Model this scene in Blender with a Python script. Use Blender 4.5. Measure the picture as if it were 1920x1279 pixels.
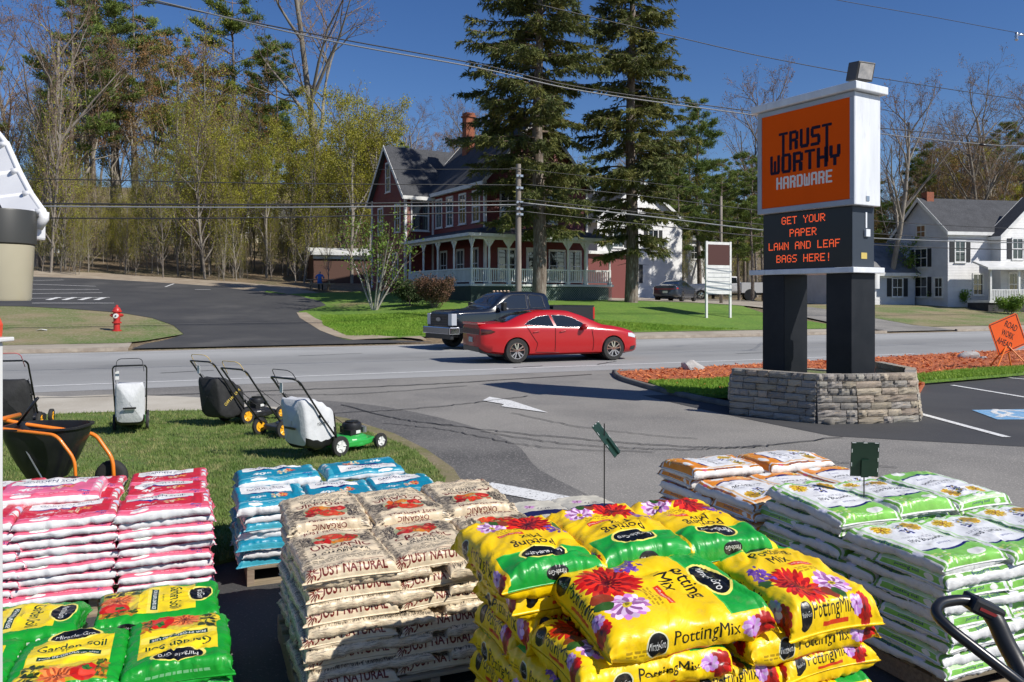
import bpy, bmesh, math, random
import numpy as np
from mathutils import Vector, Matrix
from mathutils.geometry import delaunay_2d_cdt
R = math.radians
for o in list(bpy.data.objects): bpy.data.objects.remove(o)
scene = bpy.context.scene
col = scene.collection
# ------------------------------------------------------------------ camera
CAM_H, FOC, HORIZON = 1.9, 1493.0, 555.0       # eye height, focal length and horizon in photo pixels
cam_d = bpy.data.cameras.new('camera'); cam = bpy.data.objects.new('camera', cam_d); col.objects.link(cam)
cam.location = (0, 0, CAM_H); cam.rotation_euler = (R(90), 0, 0)
cam_d.sensor_width = 36; cam_d.lens = FOC/1920*36; cam_d.shift_y = -(639.5-HORIZON)/1920
cam_d.clip_start = .05; cam_d.clip_end = 3000
scene.camera = cam
# ------------------------------------------------------------------ sky, sun, exposure
SUN_AZ, SUN_EL = 120.5, 42.5                   # degrees clockwise from +Y, degrees up
w = bpy.data.worlds.new('World'); scene.world = w; w.use_nodes = True
nt = w.node_tree; nt.nodes.clear()
sky = nt.nodes.new('ShaderNodeTexSky'); sky.sky_type = 'NISHITA'; sky.sun_disc = False
sky.sun_elevation = R(SUN_EL); sky.sun_rotation = R(SUN_AZ); sky.altitude = 300; sky.air_density = 1.0; sky.dust_density = 0.25; sky.ozone_density = 4.0
bg = nt.nodes.new('ShaderNodeBackground'); bg.inputs[1].default_value = .10
wo = nt.nodes.new('ShaderNodeOutputWorld')
hs0 = nt.nodes.new('ShaderNodeHueSaturation'); hs0.inputs['Saturation'].default_value = 1.22; hs0.inputs['Value'].default_value = .92; hs0.inputs['Hue'].default_value = .512
nt.links.new(sky.outputs[0], hs0.inputs['Color']); nt.links.new(hs0.outputs[0], bg.inputs[0]); nt.links.new(bg.outputs[0], wo.inputs[0])
sd = bpy.data.lights.new('sun', 'SUN'); sd.energy = 5.0; sd.angle = R(.5); sd.color = (1, .955, .88)
so = bpy.data.objects.new('sun', sd); col.objects.link(so)
sv = Vector((math.sin(R(SUN_AZ))*math.cos(R(SUN_EL)), math.cos(R(SUN_AZ))*math.cos(R(SUN_EL)), math.sin(R(SUN_EL))))
so.rotation_euler = sv.to_track_quat('Z', 'Y').to_euler(); so.location = (8, -8, 12)
vs = scene.view_settings; vs.view_transform = 'Standard'; vs.look = 'None'; vs.gamma = 1; vs.exposure = 0.08; vs.use_curve_mapping = False
scene.render.engine = 'CYCLES'
scene.cycles.transparent_max_bounces = 16
# ------------------------------------------------------------------ terrain and placing helpers
TH = R(22); CA, SA = math.cos(TH), math.sin(TH)
def xy(a, n): return (a*CA - n*SA, a*SA + n*CA)          # road frame (along, away) -> world
def an(x, y): return (x*CA + y*SA, -x*SA + y*CA)
PL = ([30.5,31.0,33,68,90,130,260,500,900], [0,.12,.16,3.4,6.4,12,34,60,60])
PC = ([30.5,31.0,33,40.5,44,52,75,110,260,500,900], [0,.12,.18,1.46,1.6,1.9,4,9.5,38,60,60])
PR = ([30.5,31.0,33,41,60,80,130,260,500,900], [0,.12,.16,1.1,1.65,2.5,9,28,50,50])
def sstep(x, a, b):
    t = np.clip((x-a)/(b-a), 0, 1); return t*t*(3-2*t)
def Tn(x, y):
    x = np.asarray(x, float); y = np.asarray(y, float)
    a, n = x*CA+y*SA, -x*SA+y*CA
    def pr(P):
        z = 0
        for d in (-.9, 0, .9): z = z + np.interp(n+d*sstep(n, 33, 36), P[0], P[1])
        return z/3
    l, c, r = pr(PL), pr(PC), pr(PR)
    s1 = sstep(a, 6, 14); s2 = sstep(a, 24, 38)
    z = l*(1-s1) + s1*(c*(1-s2) + r*s2)
    return z + sstep(n, 60, 90)*(np.sin(x*.11+y*.05)*.5+np.sin(x*.043-y*.09)*.8)*sstep(n, 60, 120)
def T(x, y): return float(Tn(x, y))
def at(u, v, Y): return Vector(((u-960)/FOC*Y, Y, CAM_H-(v-HORIZON)/FOC*Y))
def gnd(u, v, z0=None):
    """the ground point seen at a photo pixel"""
    if z0 is not None:
        Y = (CAM_H-z0)*FOC/(v-HORIZON); return Vector(((u-960)/FOC*Y, Y, z0))
    Y = 1.5; s = .25
    while Y < 400:
        p = at(u, v, Y)
        if p.z < T(p.x, p.y): break
        Y += s; s *= 1.01
    lo, hi = Y-s*1.02, Y
    for _ in range(20):
        m = (lo+hi)/2; p = at(u, v, m)
        if p.z < T(p.x, p.y): hi = m
        else: lo = m
    return at(u, v, hi)
def onroad(u, n):
    """distance along +Y of the vertical plane (road-parallel, offset n) seen in photo column u"""
    return n/(CA-(u-960)/FOC*SA)
# ------------------------------------------------------------------ object helpers
def tag(o, label=None, cat=None, group=None, kind=None):
    if label: o['label'] = label
    if cat: o['category'] = cat
    if group: o['group'] = group
    if kind: o['kind'] = kind
    return o
def link(name, data, parent=None, loc=(0,0,0), rz=0, rot=None):
    o = bpy.data.objects.new(name, data); col.objects.link(o); o.parent = parent
    o.location = loc; o.rotation_euler = rot if rot is not None else (0, 0, rz); return o
def thing(name, label, cat, loc=(0,0,0), rz=0, group=None):
    o = link(name, None, None, loc, rz); o.empty_display_size = .2
    return tag(o, label, cat, group)
def kids(o): return [c for c in bpy.data.objects if c.parent == o]
def dup(o, loc=None, rz=None, parent=None, _map=None):
    if _map is None:
        _map = {}
        for c in bpy.data.objects:
            if c.parent: _map.setdefault(c.parent.name, []).append(c)
    c = o.copy(); col.objects.link(c); c.parent = parent
    if loc is not None: c.location = loc
    if rz is not None: c.rotation_euler = (0, 0, rz)
    for ch in _map.get(o.name, []): dup(ch, parent=c, _map=_map)
    return c
class MB:
    def __init__(s): s.v=[]; s.f=[]; s.mi=[]; s.M=None; s.k=0; s.n=0; s.uv=[]
    def add(s, vs, fs, k=None):
        k = s.k if k is None else k
        vs = np.asarray(vs, float).reshape(-1, 3)
        if s.M is not None:
            m = np.array(s.M); vs = vs@m[:3,:3].T + m[:3,3]
        s.v.append(vs); s.f += [tuple(i+s.n for i in f) for f in fs]; s.mi += [k]*len(fs); s.n += len(vs); return s
    def box(s, x0,x1,y0,y1,z0,z1,k=None):
        return s.add([(x,y,z) for z in (z0,z1) for y in (y0,y1) for x in (x0,x1)], [(0,2,3,1),(4,5,7,6),(0,1,5,4),(2,6,7,3),(0,4,6,2),(1,3,7,5)], k)
    def tube(s, pts, r, n=8, k=None, closed=False, up=None):
        P = [Vector(p) for p in pts]; m = len(P); vs=[]; fs=[]
        rr = r if isinstance(r,(list,tuple)) else [r]*m
        u = None
        for i in range(m):
            if closed: d = P[(i+1)%m]-P[i-1]
            else: d = P[min(i+1,m-1)]-P[max(i-1,0)]
            d.normalize()
            if u is None:
                u = d.orthogonal().normalized() if up is None else (Vector(up)-d*d.dot(Vector(up))).normalized()
            else:
                u = u-d*u.dot(d); u = u.normalized() if u.length > 1e-6 else d.orthogonal().normalized()
            w_ = d.cross(u)
            for j in range(n):
                t = 2*math.pi*(j+.5)/n; q = P[i]+(u*math.cos(t)+w_*math.sin(t))*rr[i]; vs.append(q[:])
        for i in range(m if closed else m-1):
            for j in range(n):
                a=i*n+j; b=i*n+(j+1)%n; c=((i+1)%m)*n+(j+1)%n; d2=((i+1)%m)*n+j; fs.append((a,b,c,d2))
        if not closed: fs += [tuple(range(n-1,-1,-1)), tuple((m-1)*n+j for j in range(n))]
        return s.add(vs, fs, k)
    def cyl(s, p0, p1, r0, r1=None, n=16, k=None): return s.tube([p0,p1],[r0, r0 if r1 is None else r1],n,k)
    def lathe(s, prof, n=24, k=None, c=(0,0,0), axis='z', cap=True):
        vs=[]; m=len(prof)
        for r_, z in prof:
            for j in range(n):
                t=2*math.pi*j/n; a,b=r_*math.cos(t), r_*math.sin(t)
                p = (a,b,z) if axis=='z' else ((z,a,b) if axis=='x' else (b,z,a))
                vs.append((p[0]+c[0],p[1]+c[1],p[2]+c[2]))
        fs=[(i*n+j,i*n+(j+1)%n,(i+1)*n+(j+1)%n,(i+1)*n+j) for i in range(m-1) for j in range(n)]
        if cap: fs += [tuple(range(n-1,-1,-1)), tuple((m-1)*n+j for j in range(n))]
        return s.add(vs, fs, k)
    def prism(s, poly, z0, z1, k=None, map=None):
        """polygon in (a,b), extruded z0..z1; map turns (a,b,c) into a point"""
        n=len(poly); vs=[(p[0],p[1],z) for z in (z0,z1) for p in poly]
        if map: vs=[map(*p) for p in vs]
        fs=[tuple(range(n-1,-1,-1)), tuple(range(n,2*n))]+[(i,(i+1)%n,n+(i+1)%n,n+i) for i in range(n)]
        return s.add(vs, fs, k)
    def grid(s, fn, nu, nv, k=None, wrapv=False):
        vs=[fn(i/nu, j/nv) for i in range(nu+1) for j in range(nv+1)]
        fs=[(i*(nv+1)+j,(i+1)*(nv+1)+j,(i+1)*(nv+1)+j+1,i*(nv+1)+j+1) for i in range(nu) for j in range(nv)]
        return s.add(vs, fs, k)
    def data(s, name, mats, smooth=False):
        me = bpy.data.meshes.new(name)
        V = np.concatenate(s.v) if s.v else np.zeros((0,3))
        me.from_pydata(V.tolist(), [], s.f)
        for m in (mats if isinstance(mats,(list,tuple)) else [mats]): me.materials.append(m)
        if any(s.mi): me.polygons.foreach_set('material_index', s.mi)
        if smooth: me.polygons.foreach_set('use_smooth', [True]*len(s.f))
        me.update(); return me
    def build(s, name, mats, parent=None, loc=(0,0,0), rz=0, smooth=False, bevel=0, fixn=False, rot=None, angle=None):
        me = s.data(name, mats, smooth)
        if fixn:
            b=bmesh.new(); b.from_mesh(me); bmesh.ops.recalc_face_normals(b, faces=b.faces); b.to_mesh(me); b.free()
        if angle:
            try: me.set_sharp_from_angle(angle=R(angle))
            except Exception: pass
        o = link(name, me, parent, loc, rz, rot)
        if bevel:
            bm_ = o.modifiers.new('bevel','BEVEL'); bm_.width=bevel; bm_.segments=2; bm_.limit_method='ANGLE'; bm_.angle_limit=R(40)
        return o
def rawmesh(name, V, F3, mats, mi=None, smooth=False):
    """fast mesh from numpy vertices and equal-length faces"""
    me = bpy.data.meshes.new(name); nf, k = F3.shape
    me.vertices.add(len(V)); me.vertices.foreach_set('co', np.ascontiguousarray(V, np.float32).ravel())
    me.loops.add(nf*k); me.loops.foreach_set('vertex_index', F3.astype(np.int32).ravel())
    me.polygons.add(nf); me.polygons.foreach_set('loop_start', np.arange(0, nf*k, k, dtype=np.int32))
    for m in (mats if isinstance(mats,(list,tuple)) else [mats]): me.materials.append(m)
    if mi is not None: me.polygons.foreach_set('material_index', np.asarray(mi, np.int32))
    if smooth: me.polygons.foreach_set('use_smooth', np.ones(nf, bool))
    me.update(calc_edges=True); return me
def rz_m(x, y, z, a): return Matrix.Translation((x,y,z))@Matrix.Rotation(a,4,'Z')
def arc(c, r_, a0, a1, n): return [(c[0]+r_*math.cos(R(a0+(a1-a0)*i/n)), c[1]+r_*math.sin(R(a0+(a1-a0)*i/n))) for i in range(n+1)]
def fillet(pts, r_, n=5):
    """round the inner corners of a 3D polyline"""
    P=[Vector(p) for p in pts]; out=[P[0]]
    for i in range(1,len(P)-1):
        a,b,c=P[i-1],P[i],P[i+1]; d1=(a-b); d2=(c-b); k=min(r_, d1.length*.45, d2.length*.45)
        p0=b+d1.normalized()*k; p1=b+d2.normalized()*k
        for j in range(n+1):
            t=j/n; out.append(p0*(1-t)**2+b*2*t*(1-t)+p1*t*t)
    out.append(P[-1]); return out
# ------------------------------------------------------------------ materials
MC = {}
def lk(nt, a, b): nt.links.new(a, b)
def mat(name, c, rough=.6, c2=None, scale=3., detail=4, lo=.35, hi=.65, bump=0, bscale=None, bdist=.01, metal=0, spec=.5, coat=0,
        sp=None, spscale=60, splo=.6, sphi=.75, emis=0, obj_rand=0, stretch=None, trans=0, c3=None, scale3=.6, lo3=.45, hi3=.7, alpha=None):
    if name in MC: return MC[name]
    m = bpy.data.materials.new(name); MC[name]=m; m.use_nodes=True; nt=m.node_tree; N=nt.nodes
    b = N['Principled BSDF']
    b.inputs['Roughness'].default_value=rough; b.inputs['Metallic'].default_value=metal
    b.inputs['Specular IOR Level'].default_value=spec; b.inputs['Coat Weight'].default_value=coat
    b.inputs['Coat Roughness'].default_value=.05
    tc=N.new('ShaderNodeTexCoord'); co=tc.outputs['Object']
    if stretch:
        mp=N.new('ShaderNodeMapping'); mp.inputs['Scale'].default_value=stretch; lk(nt,co,mp.inputs[0]); co=mp.outputs[0]
    rgb=N.new('ShaderNodeRGB'); rgb.outputs[0].default_value=(*c,1); cur=rgb.outputs[0]
    def layer(cur, c2, scale, detail, lo, hi, off=0):
        n=N.new('ShaderNodeTexNoise'); n.inputs['Scale'].default_value=scale; n.inputs['Detail'].default_value=detail; n.inputs['Roughness'].default_value=.6
        if off:
            mp=N.new('ShaderNodeMapping'); mp.inputs['Location'].default_value=(off,off*.7,off*.3); lk(nt,co,mp.inputs[0]); lk(nt,mp.outputs[0],n.inputs[0])
        else: lk(nt,co,n.inputs[0])
        r_=N.new('ShaderNodeMapRange'); r_.inputs[1].default_value=lo; r_.inputs[2].default_value=hi; lk(nt,n.outputs[0],r_.inputs[0])
        x=N.new('ShaderNodeMix'); x.data_type='RGBA'; lk(nt,r_.outputs[0],x.inputs[0]); lk(nt,cur,x.inputs[6]); x.inputs[7].default_value=(*c2,1)
        return x.outputs[2]
    if c2 is not None: cur=layer(cur,c2,scale,detail,lo,hi)
    if c3 is not None: cur=layer(cur,c3,scale3,4,lo3,hi3,17.3)
    if sp is not None: cur=layer(cur,sp,spscale,2,splo,sphi,5.1)
    if obj_rand:
        oi=N.new('ShaderNodeObjectInfo'); hs=N.new('ShaderNodeHueSaturation')
        r_=N.new('ShaderNodeMapRange'); r_.inputs[3].default_value=1-obj_rand; r_.inputs[4].default_value=1+obj_rand
        lk(nt,oi.outputs['Random'],r_.inputs[0]); lk(nt,r_.outputs[0],hs.inputs['Value'])
        m2=N.new('ShaderNodeMath'); m2.operation='MULTIPLY'; m2.inputs[1].default_value=7.13; lk(nt,oi.outputs['Random'],m2.inputs[0])
        m3=N.new('ShaderNodeMath'); m3.operation='FRACT'; lk(nt,m2.outputs[0],m3.inputs[0])
        r3=N.new('ShaderNodeMapRange'); r3.inputs[3].default_value=.5-obj_rand*.06; r3.inputs[4].default_value=.5+obj_rand*.06
        lk(nt,m3.outputs[0],r3.inputs[0]); lk(nt,r3.outputs[0],hs.inputs['Hue']); lk(nt,cur,hs.inputs['Color']); cur=hs.outputs[0]
    lk(nt,cur,b.inputs['Base Color'])
    if bump:
        n=N.new('ShaderNodeTexNoise'); n.inputs['Scale'].default_value=bscale or scale*4; n.inputs['Detail'].default_value=5; n.inputs['Roughness'].default_value=.65; lk(nt,co,n.inputs[0])
        bp=N.new('ShaderNodeBump'); bp.inputs['Strength'].default_value=bump; bp.inputs['Distance'].default_value=bdist; lk(nt,n.outputs[0],bp.inputs['Height']); lk(nt,bp.outputs[0],b.inputs['Normal'])
    if emis:
        lk(nt,cur,b.inputs['Emission Color']); b.inputs['Emission Strength'].default_value=emis
    if trans:
        t=N.new('ShaderNodeBsdfTranslucent'); lk(nt,cur,t.inputs[0]); x=N.new('ShaderNodeMixShader'); x.inputs[0].default_value=trans
        out=N['Material Output']; lk(nt,b.outputs[0],x.inputs[1]); lk(nt,t.outputs[0],x.inputs[2]); lk(nt,x.outputs[0],out.inputs[0])
    if alpha is not None: b.inputs['Alpha'].default_value=alpha
    return m
def glass_mat(name='window_glass', c=(.02,.025,.03), rough=.03):
    return mat(name, c, rough, spec=1.0, coat=.6)
M_white = mat('white_paint',(.75,.75,.73),.45,c2=(.62,.62,.60),scale=2.5,bump=.1,bscale=30,bdist=.003)
M_black = mat('black_paint',(.018,.019,.021),.35,c2=(.028,.029,.03),scale=5)
M_blackm = mat('black_metal',(.012,.012,.013),.28,spec=.6)
M_rubber = mat('rubber',(.018,.018,.018),.8,c2=(.03,.029,.027),scale=20)
M_chrome = mat('chrome',(.75,.76,.78),.12,metal=1)
M_alu = mat('brushed_alloy',(.55,.56,.58),.3,metal=.9)
M_plastic = mat('black_plastic',(.015,.015,.016),.42,bump=.15,bscale=200,bdist=.001)
M_glass = glass_mat()
M_wood = mat('weathered_wood',(.33,.26,.18),.8,c2=(.2,.15,.1),scale=4,stretch=(1,12,12),bump=.4,bscale=10,bdist=.004,obj_rand=.25)
# ------------------------------------------------------------------ text as triangles
_TX={}
def text_tris(body, bold=0.0, space=1.0):
    """(verts Nx2, tris Mx3) of a string, height of capitals ~0.7, left aligned at 0"""
    key=(body,bold,space)
    if key in _TX: return _TX[key]
    cu=bpy.data.curves.new('t','FONT'); cu.body=body; cu.size=1;  cu.resolution_u=3; cu.space_character=space
    o=bpy.data.objects.new('t',cu); col.objects.link(o); bpy.context.view_layer.update()
    dg=bpy.context.evaluated_depsgraph_get(); me=o.evaluated_get(dg).to_mesh()
    V=np.array([v.co[:2] for v in me.vertices]) if len(me.vertices) else np.zeros((0,2)); me.calc_loop_triangles()
    F=np.array([t.vertices[:] for t in me.loop_triangles]) if len(me.vertices) else np.zeros((0,3),int)
    o.evaluated_get(dg).to_mesh_clear(); bpy.data.objects.remove(o); bpy.data.curves.remove(cu)
    if bold>0 and len(V):                                 # heavier print: overlaid shifted copies
        n=len(V); sh=((0,0),(bold*1.3,0),(-bold*1.3,0),(0,bold*1.3),(0,-bold*1.3)); V=np.concatenate([V+np.array(q) for q in sh]); F=np.concatenate([F+n*k for k in range(5)])
    _TX[key]=(V,F); return _TX[key]
def text_fit(body, w_, h_, bold=0, space=1.0):
    V,F=text_tris(body,bold,space); V=V-V.min(0); s=V.max(0); return V/s*np.array([w_,h_]), F
def add_text(mb, body, fn, w_, h_, bold=0, k=None):
    V,F=text_fit(body,w_,h_,bold); mb.add([fn(x,y) for x,y in V],[tuple(f) for f in F],k)
# ------------------------------------------------------------------ sheets that follow the ground
def smooth_loop(pts, n=4):
    P=[Vector(p) for p in pts]; m=len(P); out=[]
    for i in range(m):
        a,b,c,d=P[i-1],P[i],P[(i+1)%m],P[(i+2)%m]
        for j in range(n):
            t=j/n; out.append(.5*((2*b)+(c-a)*t+(2*a-5*b+4*c-d)*t*t+(3*b-a-3*c+d)*t**3))
    return out
def inside(px, py, poly):
    c=np.zeros(px.shape,bool); n=len(poly)
    for i in range(n):
        x0,y0=poly[i]; x1,y1=poly[i-1]
        if y0==y1: continue
        m=((y0>py)!=(y1>py))&(px<(x1-x0)*(py-y0)/(y1-y0)+x0); c^=m
    return c
def sheet(name, pts, off, m, step=1.0, thick=0, kind='structure', zf=None):
    P=[(p[0],p[1]) for p in pts]; out=[]
    for i in range(len(P)):                              # subdivide the outline
        a=Vector(P[i]); b=Vector(P[(i+1)%len(P)]); k=max(1,int((b-a).length/step))
        out += [tuple(a.lerp(b,j/k)) for j in range(k)]
    xs=[p[0] for p in out]; ys=[p[1] for p in out]
    gx,gy=np.meshgrid(np.arange(min(xs)+step*.37,max(xs),step),np.arange(min(ys)+step*.41,max(ys),step)); gx=gx.ravel(); gy=gy.ravel()
    ok=inside(gx,gy,out); gx=gx[ok]; gy=gy[ok]
    oa=np.array(out)
    if len(gx): 
        d=np.min((gx[:,None]-oa[None,:,0])**2+(gy[:,None]-oa[None,:,1])**2,axis=1); ok=d>(step*.35)**2; gx=gx[ok]; gy=gy[ok]
    vs=[Vector(p) for p in out]+[Vector((a,b)) for a,b in zip(gx,gy)]
    n=len(out); r_=delaunay_2d_cdt(vs,[(i,(i+1)%n) for i in range(n)],[list(range(n))],1,1e-5)
    V=np.array([v[:] for v in r_[0]]); Z=Tn(V[:,0],V[:,1]) if zf is None else np.array([zf(x,y) for x,y in V]); F=[tuple(f) for f in r_[2]]
    mb=MB(); mb.add(np.c_[V,Z+off],F)
    if thick:                                            # a skirt down from the outline
        lo=mb.n; O=np.array(out); Zo=Tn(O[:,0],O[:,1]) if zf is None else np.array([zf(x,y) for x,y in out])
        mb.add(np.r_[np.c_[O,Zo+off],np.c_[O,Zo+off-thick]],[(i,(i+1)%n,n+(i+1)%n,n+i) for i in range(n)])
    o=mb.build(name,m,smooth=False,fixn=True)
    if o.data.polygons and sum(p.normal.z for p in o.data.polygons)<0: o.data.flip_normals()
    return tag(o,kind=kind)
def rect_an(a0,a1,n0,n1): return [xy(a0,n0),xy(a1,n0),xy(a1,n1),xy(a0,n1)]
# ================================================================== GROUND
M_dirt = mat('leaf_litter',(.12,.085,.05),.95,c2=(.20,.145,.085),scale=.7,sp=(.30,.22,.13),spscale=9,splo=.52,sphi=.62,c3=(.075,.085,.03),scale3=.25,bump=.8,bscale=6,bdist=.05)
M_lawn = mat('lawn_grass',(.085,.145,.028),.9,c2=(.14,.21,.035),scale=.55,sp=(.19,.19,.07),spscale=7,splo=.5,sphi=.75,c3=(.21,.17,.09),scale3=.22,lo3=.58,hi3=.72,bump=.9,bscale=30,bdist=.03)
M_lawn_far = mat('lawn_grass_green',(.11,.22,.02),.9,c2=(.16,.26,.03),scale=.6,sp=(.07,.14,.02),spscale=9,splo=.45,sphi=.7,c3=(.24,.2,.09),scale3=.15,lo3=.60,hi3=.72,bump=.9,bscale=20,bdist=.04)
M_lawn_dry = mat('dry_lawn',(.17,.18,.06),.9,c2=(.27,.21,.12),scale=.5,sp=(.33,.28,.19),spscale=12,splo=.5,sphi=.7,c3=(.10,.16,.03),scale3=.3,lo3=.45,hi3=.6,bump=.9,bscale=22,bdist=.03)
M_verge = mat('sandy_verge',(.36,.30,.22),.95,c2=(.26,.2,.14),scale=.9,sp=(.5,.45,.36),spscale=40,bump=.5,bscale=30,bdist=.01)
M_lot = mat('lot_asphalt',(.235,.222,.20),.9,c2=(.15,.144,.135),scale=.45,lo=.42,hi=.72,sp=(.42,.39,.35),spscale=55,splo=.55,sphi=.68,c3=(.13,.125,.115),scale3=.22,lo3=.5,hi3=.72,bump=.5,bscale=120,bdist=.004)
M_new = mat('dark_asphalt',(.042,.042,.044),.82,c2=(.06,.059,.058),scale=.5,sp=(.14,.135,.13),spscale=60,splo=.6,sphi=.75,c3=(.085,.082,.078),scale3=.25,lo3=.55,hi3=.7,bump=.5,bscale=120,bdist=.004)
M_walk = mat('sidewalk',(.40,.35,.28),.9,c2=(.32,.28,.22),scale=.8,sp=(.5,.46,.4),spscale=30,c3=(.25,.21,.16),scale3=.3,lo3=.5,hi3=.7,bump=.3,bscale=60,bdist=.004)
M_kerb = mat('granite_kerb',(.38,.33,.27),.85,c2=(.25,.21,.17),scale=3,bump=.4,bscale=20,bdist=.01)
M_line = mat('road_paint',(.72,.72,.70),.7,c2=(.5,.5,.48),scale=9,lo=.55,hi=.75,sp=(.22,.21,.2),spscale=45,splo=.58,sphi=.66)
M_tar = mat('tar_seal',(.02,.02,.021),.6,c2=(.05,.05,.05),scale=12)
M_blue = mat('blue_paint',(.12,.33,.58),.7,c2=(.3,.45,.6),scale=9,sp=(.08,.1,.13),spscale=35,splo=.58,sphi=.7)
def road_mat():
    m=mat('road_asphalt',(.29,.29,.285),.85,sp=(.42,.42,.41),spscale=45,splo=.52,sphi=.7,c2=(.22,.22,.22),scale=.4,lo=.5,hi=.75,bump=.3,bscale=90,bdist=.004)
    nt=m.node_tree; N=nt.nodes; b=N['Principled BSDF']; src=b.inputs['Base Color'].links[0].from_socket
    tc=N.new('ShaderNodeTexCoord'); mp=N.new('ShaderNodeMapping'); mp.vector_type='TEXTURE'; mp.inputs['Rotation'].default_value=(0,0,TH); lk(nt,tc.outputs['Object'],mp.inputs[0])
    sx=N.new('ShaderNodeSeparateXYZ'); lk(nt,mp.outputs[0],sx.inputs[0])
    no=N.new('ShaderNodeTexNoise'); no.inputs['Scale'].default_value=1; mp2=N.new('ShaderNodeMapping'); mp2.inputs['Scale'].default_value=(.06,1.2,1); lk(nt,mp.outputs[0],mp2.inputs[0]); lk(nt,mp2.outputs[0],no.inputs[0])
    ad=N.new('ShaderNodeMath'); ad.operation='MULTIPLY_ADD'; ad.inputs[1].default_value=1.2; lk(nt,no.outputs[0],ad.inputs[0]); lk(nt,sx.outputs[1],ad.inputs[2])
    mr=N.new('ShaderNodeMapRange'); mr.inputs[1].default_value=17; mr.inputs[2].default_value=32; lk(nt,ad.outputs[0],mr.inputs[0])
    cr=N.new('ShaderNodeValToRGB'); e=cr.color_ramp.elements; e[0].position=0; e[0].color=(.9,.9,.9,1); e[1].position=1; e[1].color=(1.12,1.12,1.1,1)
    for p,v in ((.13,1.12),(.24,.95),(.33,.86),(.42,.92),(.5,.78),(.6,.9),(.68,1.1),(.8,1.22),(.9,1.05)):
        q=e.new(p); q.color=(v,v,v*.99,1)
    lk(nt,mr.outputs[0],cr.inputs[0]); mx=N.new('ShaderNodeMix'); mx.data_type='RGBA'; mx.blend_type='MULTIPLY'; mx.inputs[0].default_value=1; lk(nt,src,mx.inputs[6]); lk(nt,cr.outputs[0],mx.inputs[7]); lk(nt,mx.outputs[2],b.inputs['Base Color']); return m
M_road = road_mat()
# base ground: one grid in the road frame, fine where it rises, coarse far off
def axis(segs):
    out=[segs[0][0]]
    for a,b,s in segs:
        k=max(1,round((b-a)/s)); out += [a+(b-a)*(i+1)/k for i in range(k)]
    return np.array(out)
ga=axis([(-500,-120,40),(-120,-40,4),(-40,80,1.25),(80,200,5),(200,700,50)]); gn=axis([(-300,-60,40),(-60,26,6),(26,56,.8),(56,120,2),(120,300,6),(300,900,50)])
A_,N_=np.meshgrid(ga,gn,indexing='ij'); X_=A_*CA-N_*SA; Y_=A_*SA+N_*CA; Z_=Tn(X_,Y_)-.03
i=np.arange(len(ga)-1)[:,None]*len(gn)+np.arange(len(gn)-1)[None,:]; i=i.ravel()
me=rawmesh('ground',np.c_[X_.ravel(),Y_.ravel(),Z_.ravel()],np.c_[i,i+len(gn),i+len(gn)+1,i+1],M_dirt,smooth=True)
tag(link('ground',me),kind='structure')
# the near lot and the road
flat=lambda x,y:0.0
def quad_sheet(name,pts,z,m): 
    mb=MB(); mb.add([(p[0],p[1],z) for p in pts],[tuple(range(len(pts)))]); return tag(mb.build(name,m),kind='structure')
quad_sheet('parking_lot',rect_an(-45,75,-40,18.3),0,M_lot)
quad_sheet('road',rect_an(-160,260,18.0,30.55),.004,M_road)
def px(*pts): return [gnd(u,v,0)[:2] for u,v in pts]
# darker resurfaced asphalt: right bay, left wedge, and under the pallets
sheet('dark_asphalt',px((1205,742),(1290,762),(1420,790),(1560,818),(1700,826),(1920,838),(2300,860),(2300,690),(1920,706),(1730,716),(1600,725),(1400,735)),.004,M_new,2,zf=flat)
M_mid = mat('worn_dark_asphalt',(.12,.115,.108),.88,c2=(.075,.073,.07),scale=.5,sp=(.3,.28,.26),spscale=55,splo=.55,sphi=.68,c3=(.19,.18,.165),scale3=.25,lo3=.45,hi3=.65,bump=.5,bscale=120,bdist=.004)
sheet('dark_asphalt',smooth_loop(px((560,752),(640,800),(760,850),(850,910),(880,985),(1160,1000),(1120,940),(1010,880),(960,830),(850,790),(700,760))),.004,M_mid,1,zf=flat)
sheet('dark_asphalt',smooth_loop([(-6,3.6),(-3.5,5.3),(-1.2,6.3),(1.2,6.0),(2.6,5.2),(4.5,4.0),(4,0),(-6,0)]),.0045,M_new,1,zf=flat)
# lane edge lines
def strip(pts,w_,z,m,name,drape=False):
    P=[Vector((p[0],p[1])) for p in pts]; vs=[]
    for k,p in enumerate(P):
        d=(P[min(k+1,len(P)-1)]-P[max(k-1,0)]).normalized(); q=Vector((-d.y,d.x))*w_/2
        for s in (-1,1):
            c=p+q*s; vs.append((c.x,c.y,z+(T(c.x,c.y) if drape else 0)))
    mb=MB(); mb.add(vs,[(2*i_,2*i_+1,2*i_+3,2*i_+2) for i_ in range(len(P)-1)])
    o=mb.build(name,m,fixn=True)
    if sum(p.normal.z for p in o.data.polygons)<0: o.data.flip_normals()
    return tag(o,kind='structure')
strip([xy(a,19.25+.03*math.sin(a*.3)) for a in np.arange(-60,22.6,2)],.12,.009,M_line,'lane_edge_line')
strip([xy(a,19.25) for a in np.arange(24,120,4)],.12,.009,M_line,'lane_edge_line')
strip([xy(a,29.6) for a in np.arange(-90,140,4)],.13,.009,M_line,'lane_edge_line')
random.seed(4)
def crack(pts,w_,z=.0135,m=None):
    P=fillet([(*gnd(u,v,0)[:2],0) for u,v in pts],1.0,3); Q=[]
    for i_ in range(len(P)-1):
        for j in range(6):
            q=P[i_].lerp(P[i_+1],j/6); Q.append((q.x+random.uniform(-.03,.03),q.y+random.uniform(-.04,.04)))
    return strip(Q,w_,z,m or M_tar,'tar_crack')
crack([(-20,750),(300,742),(520,733),(800,722),(1150,700)],.07)
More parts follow.
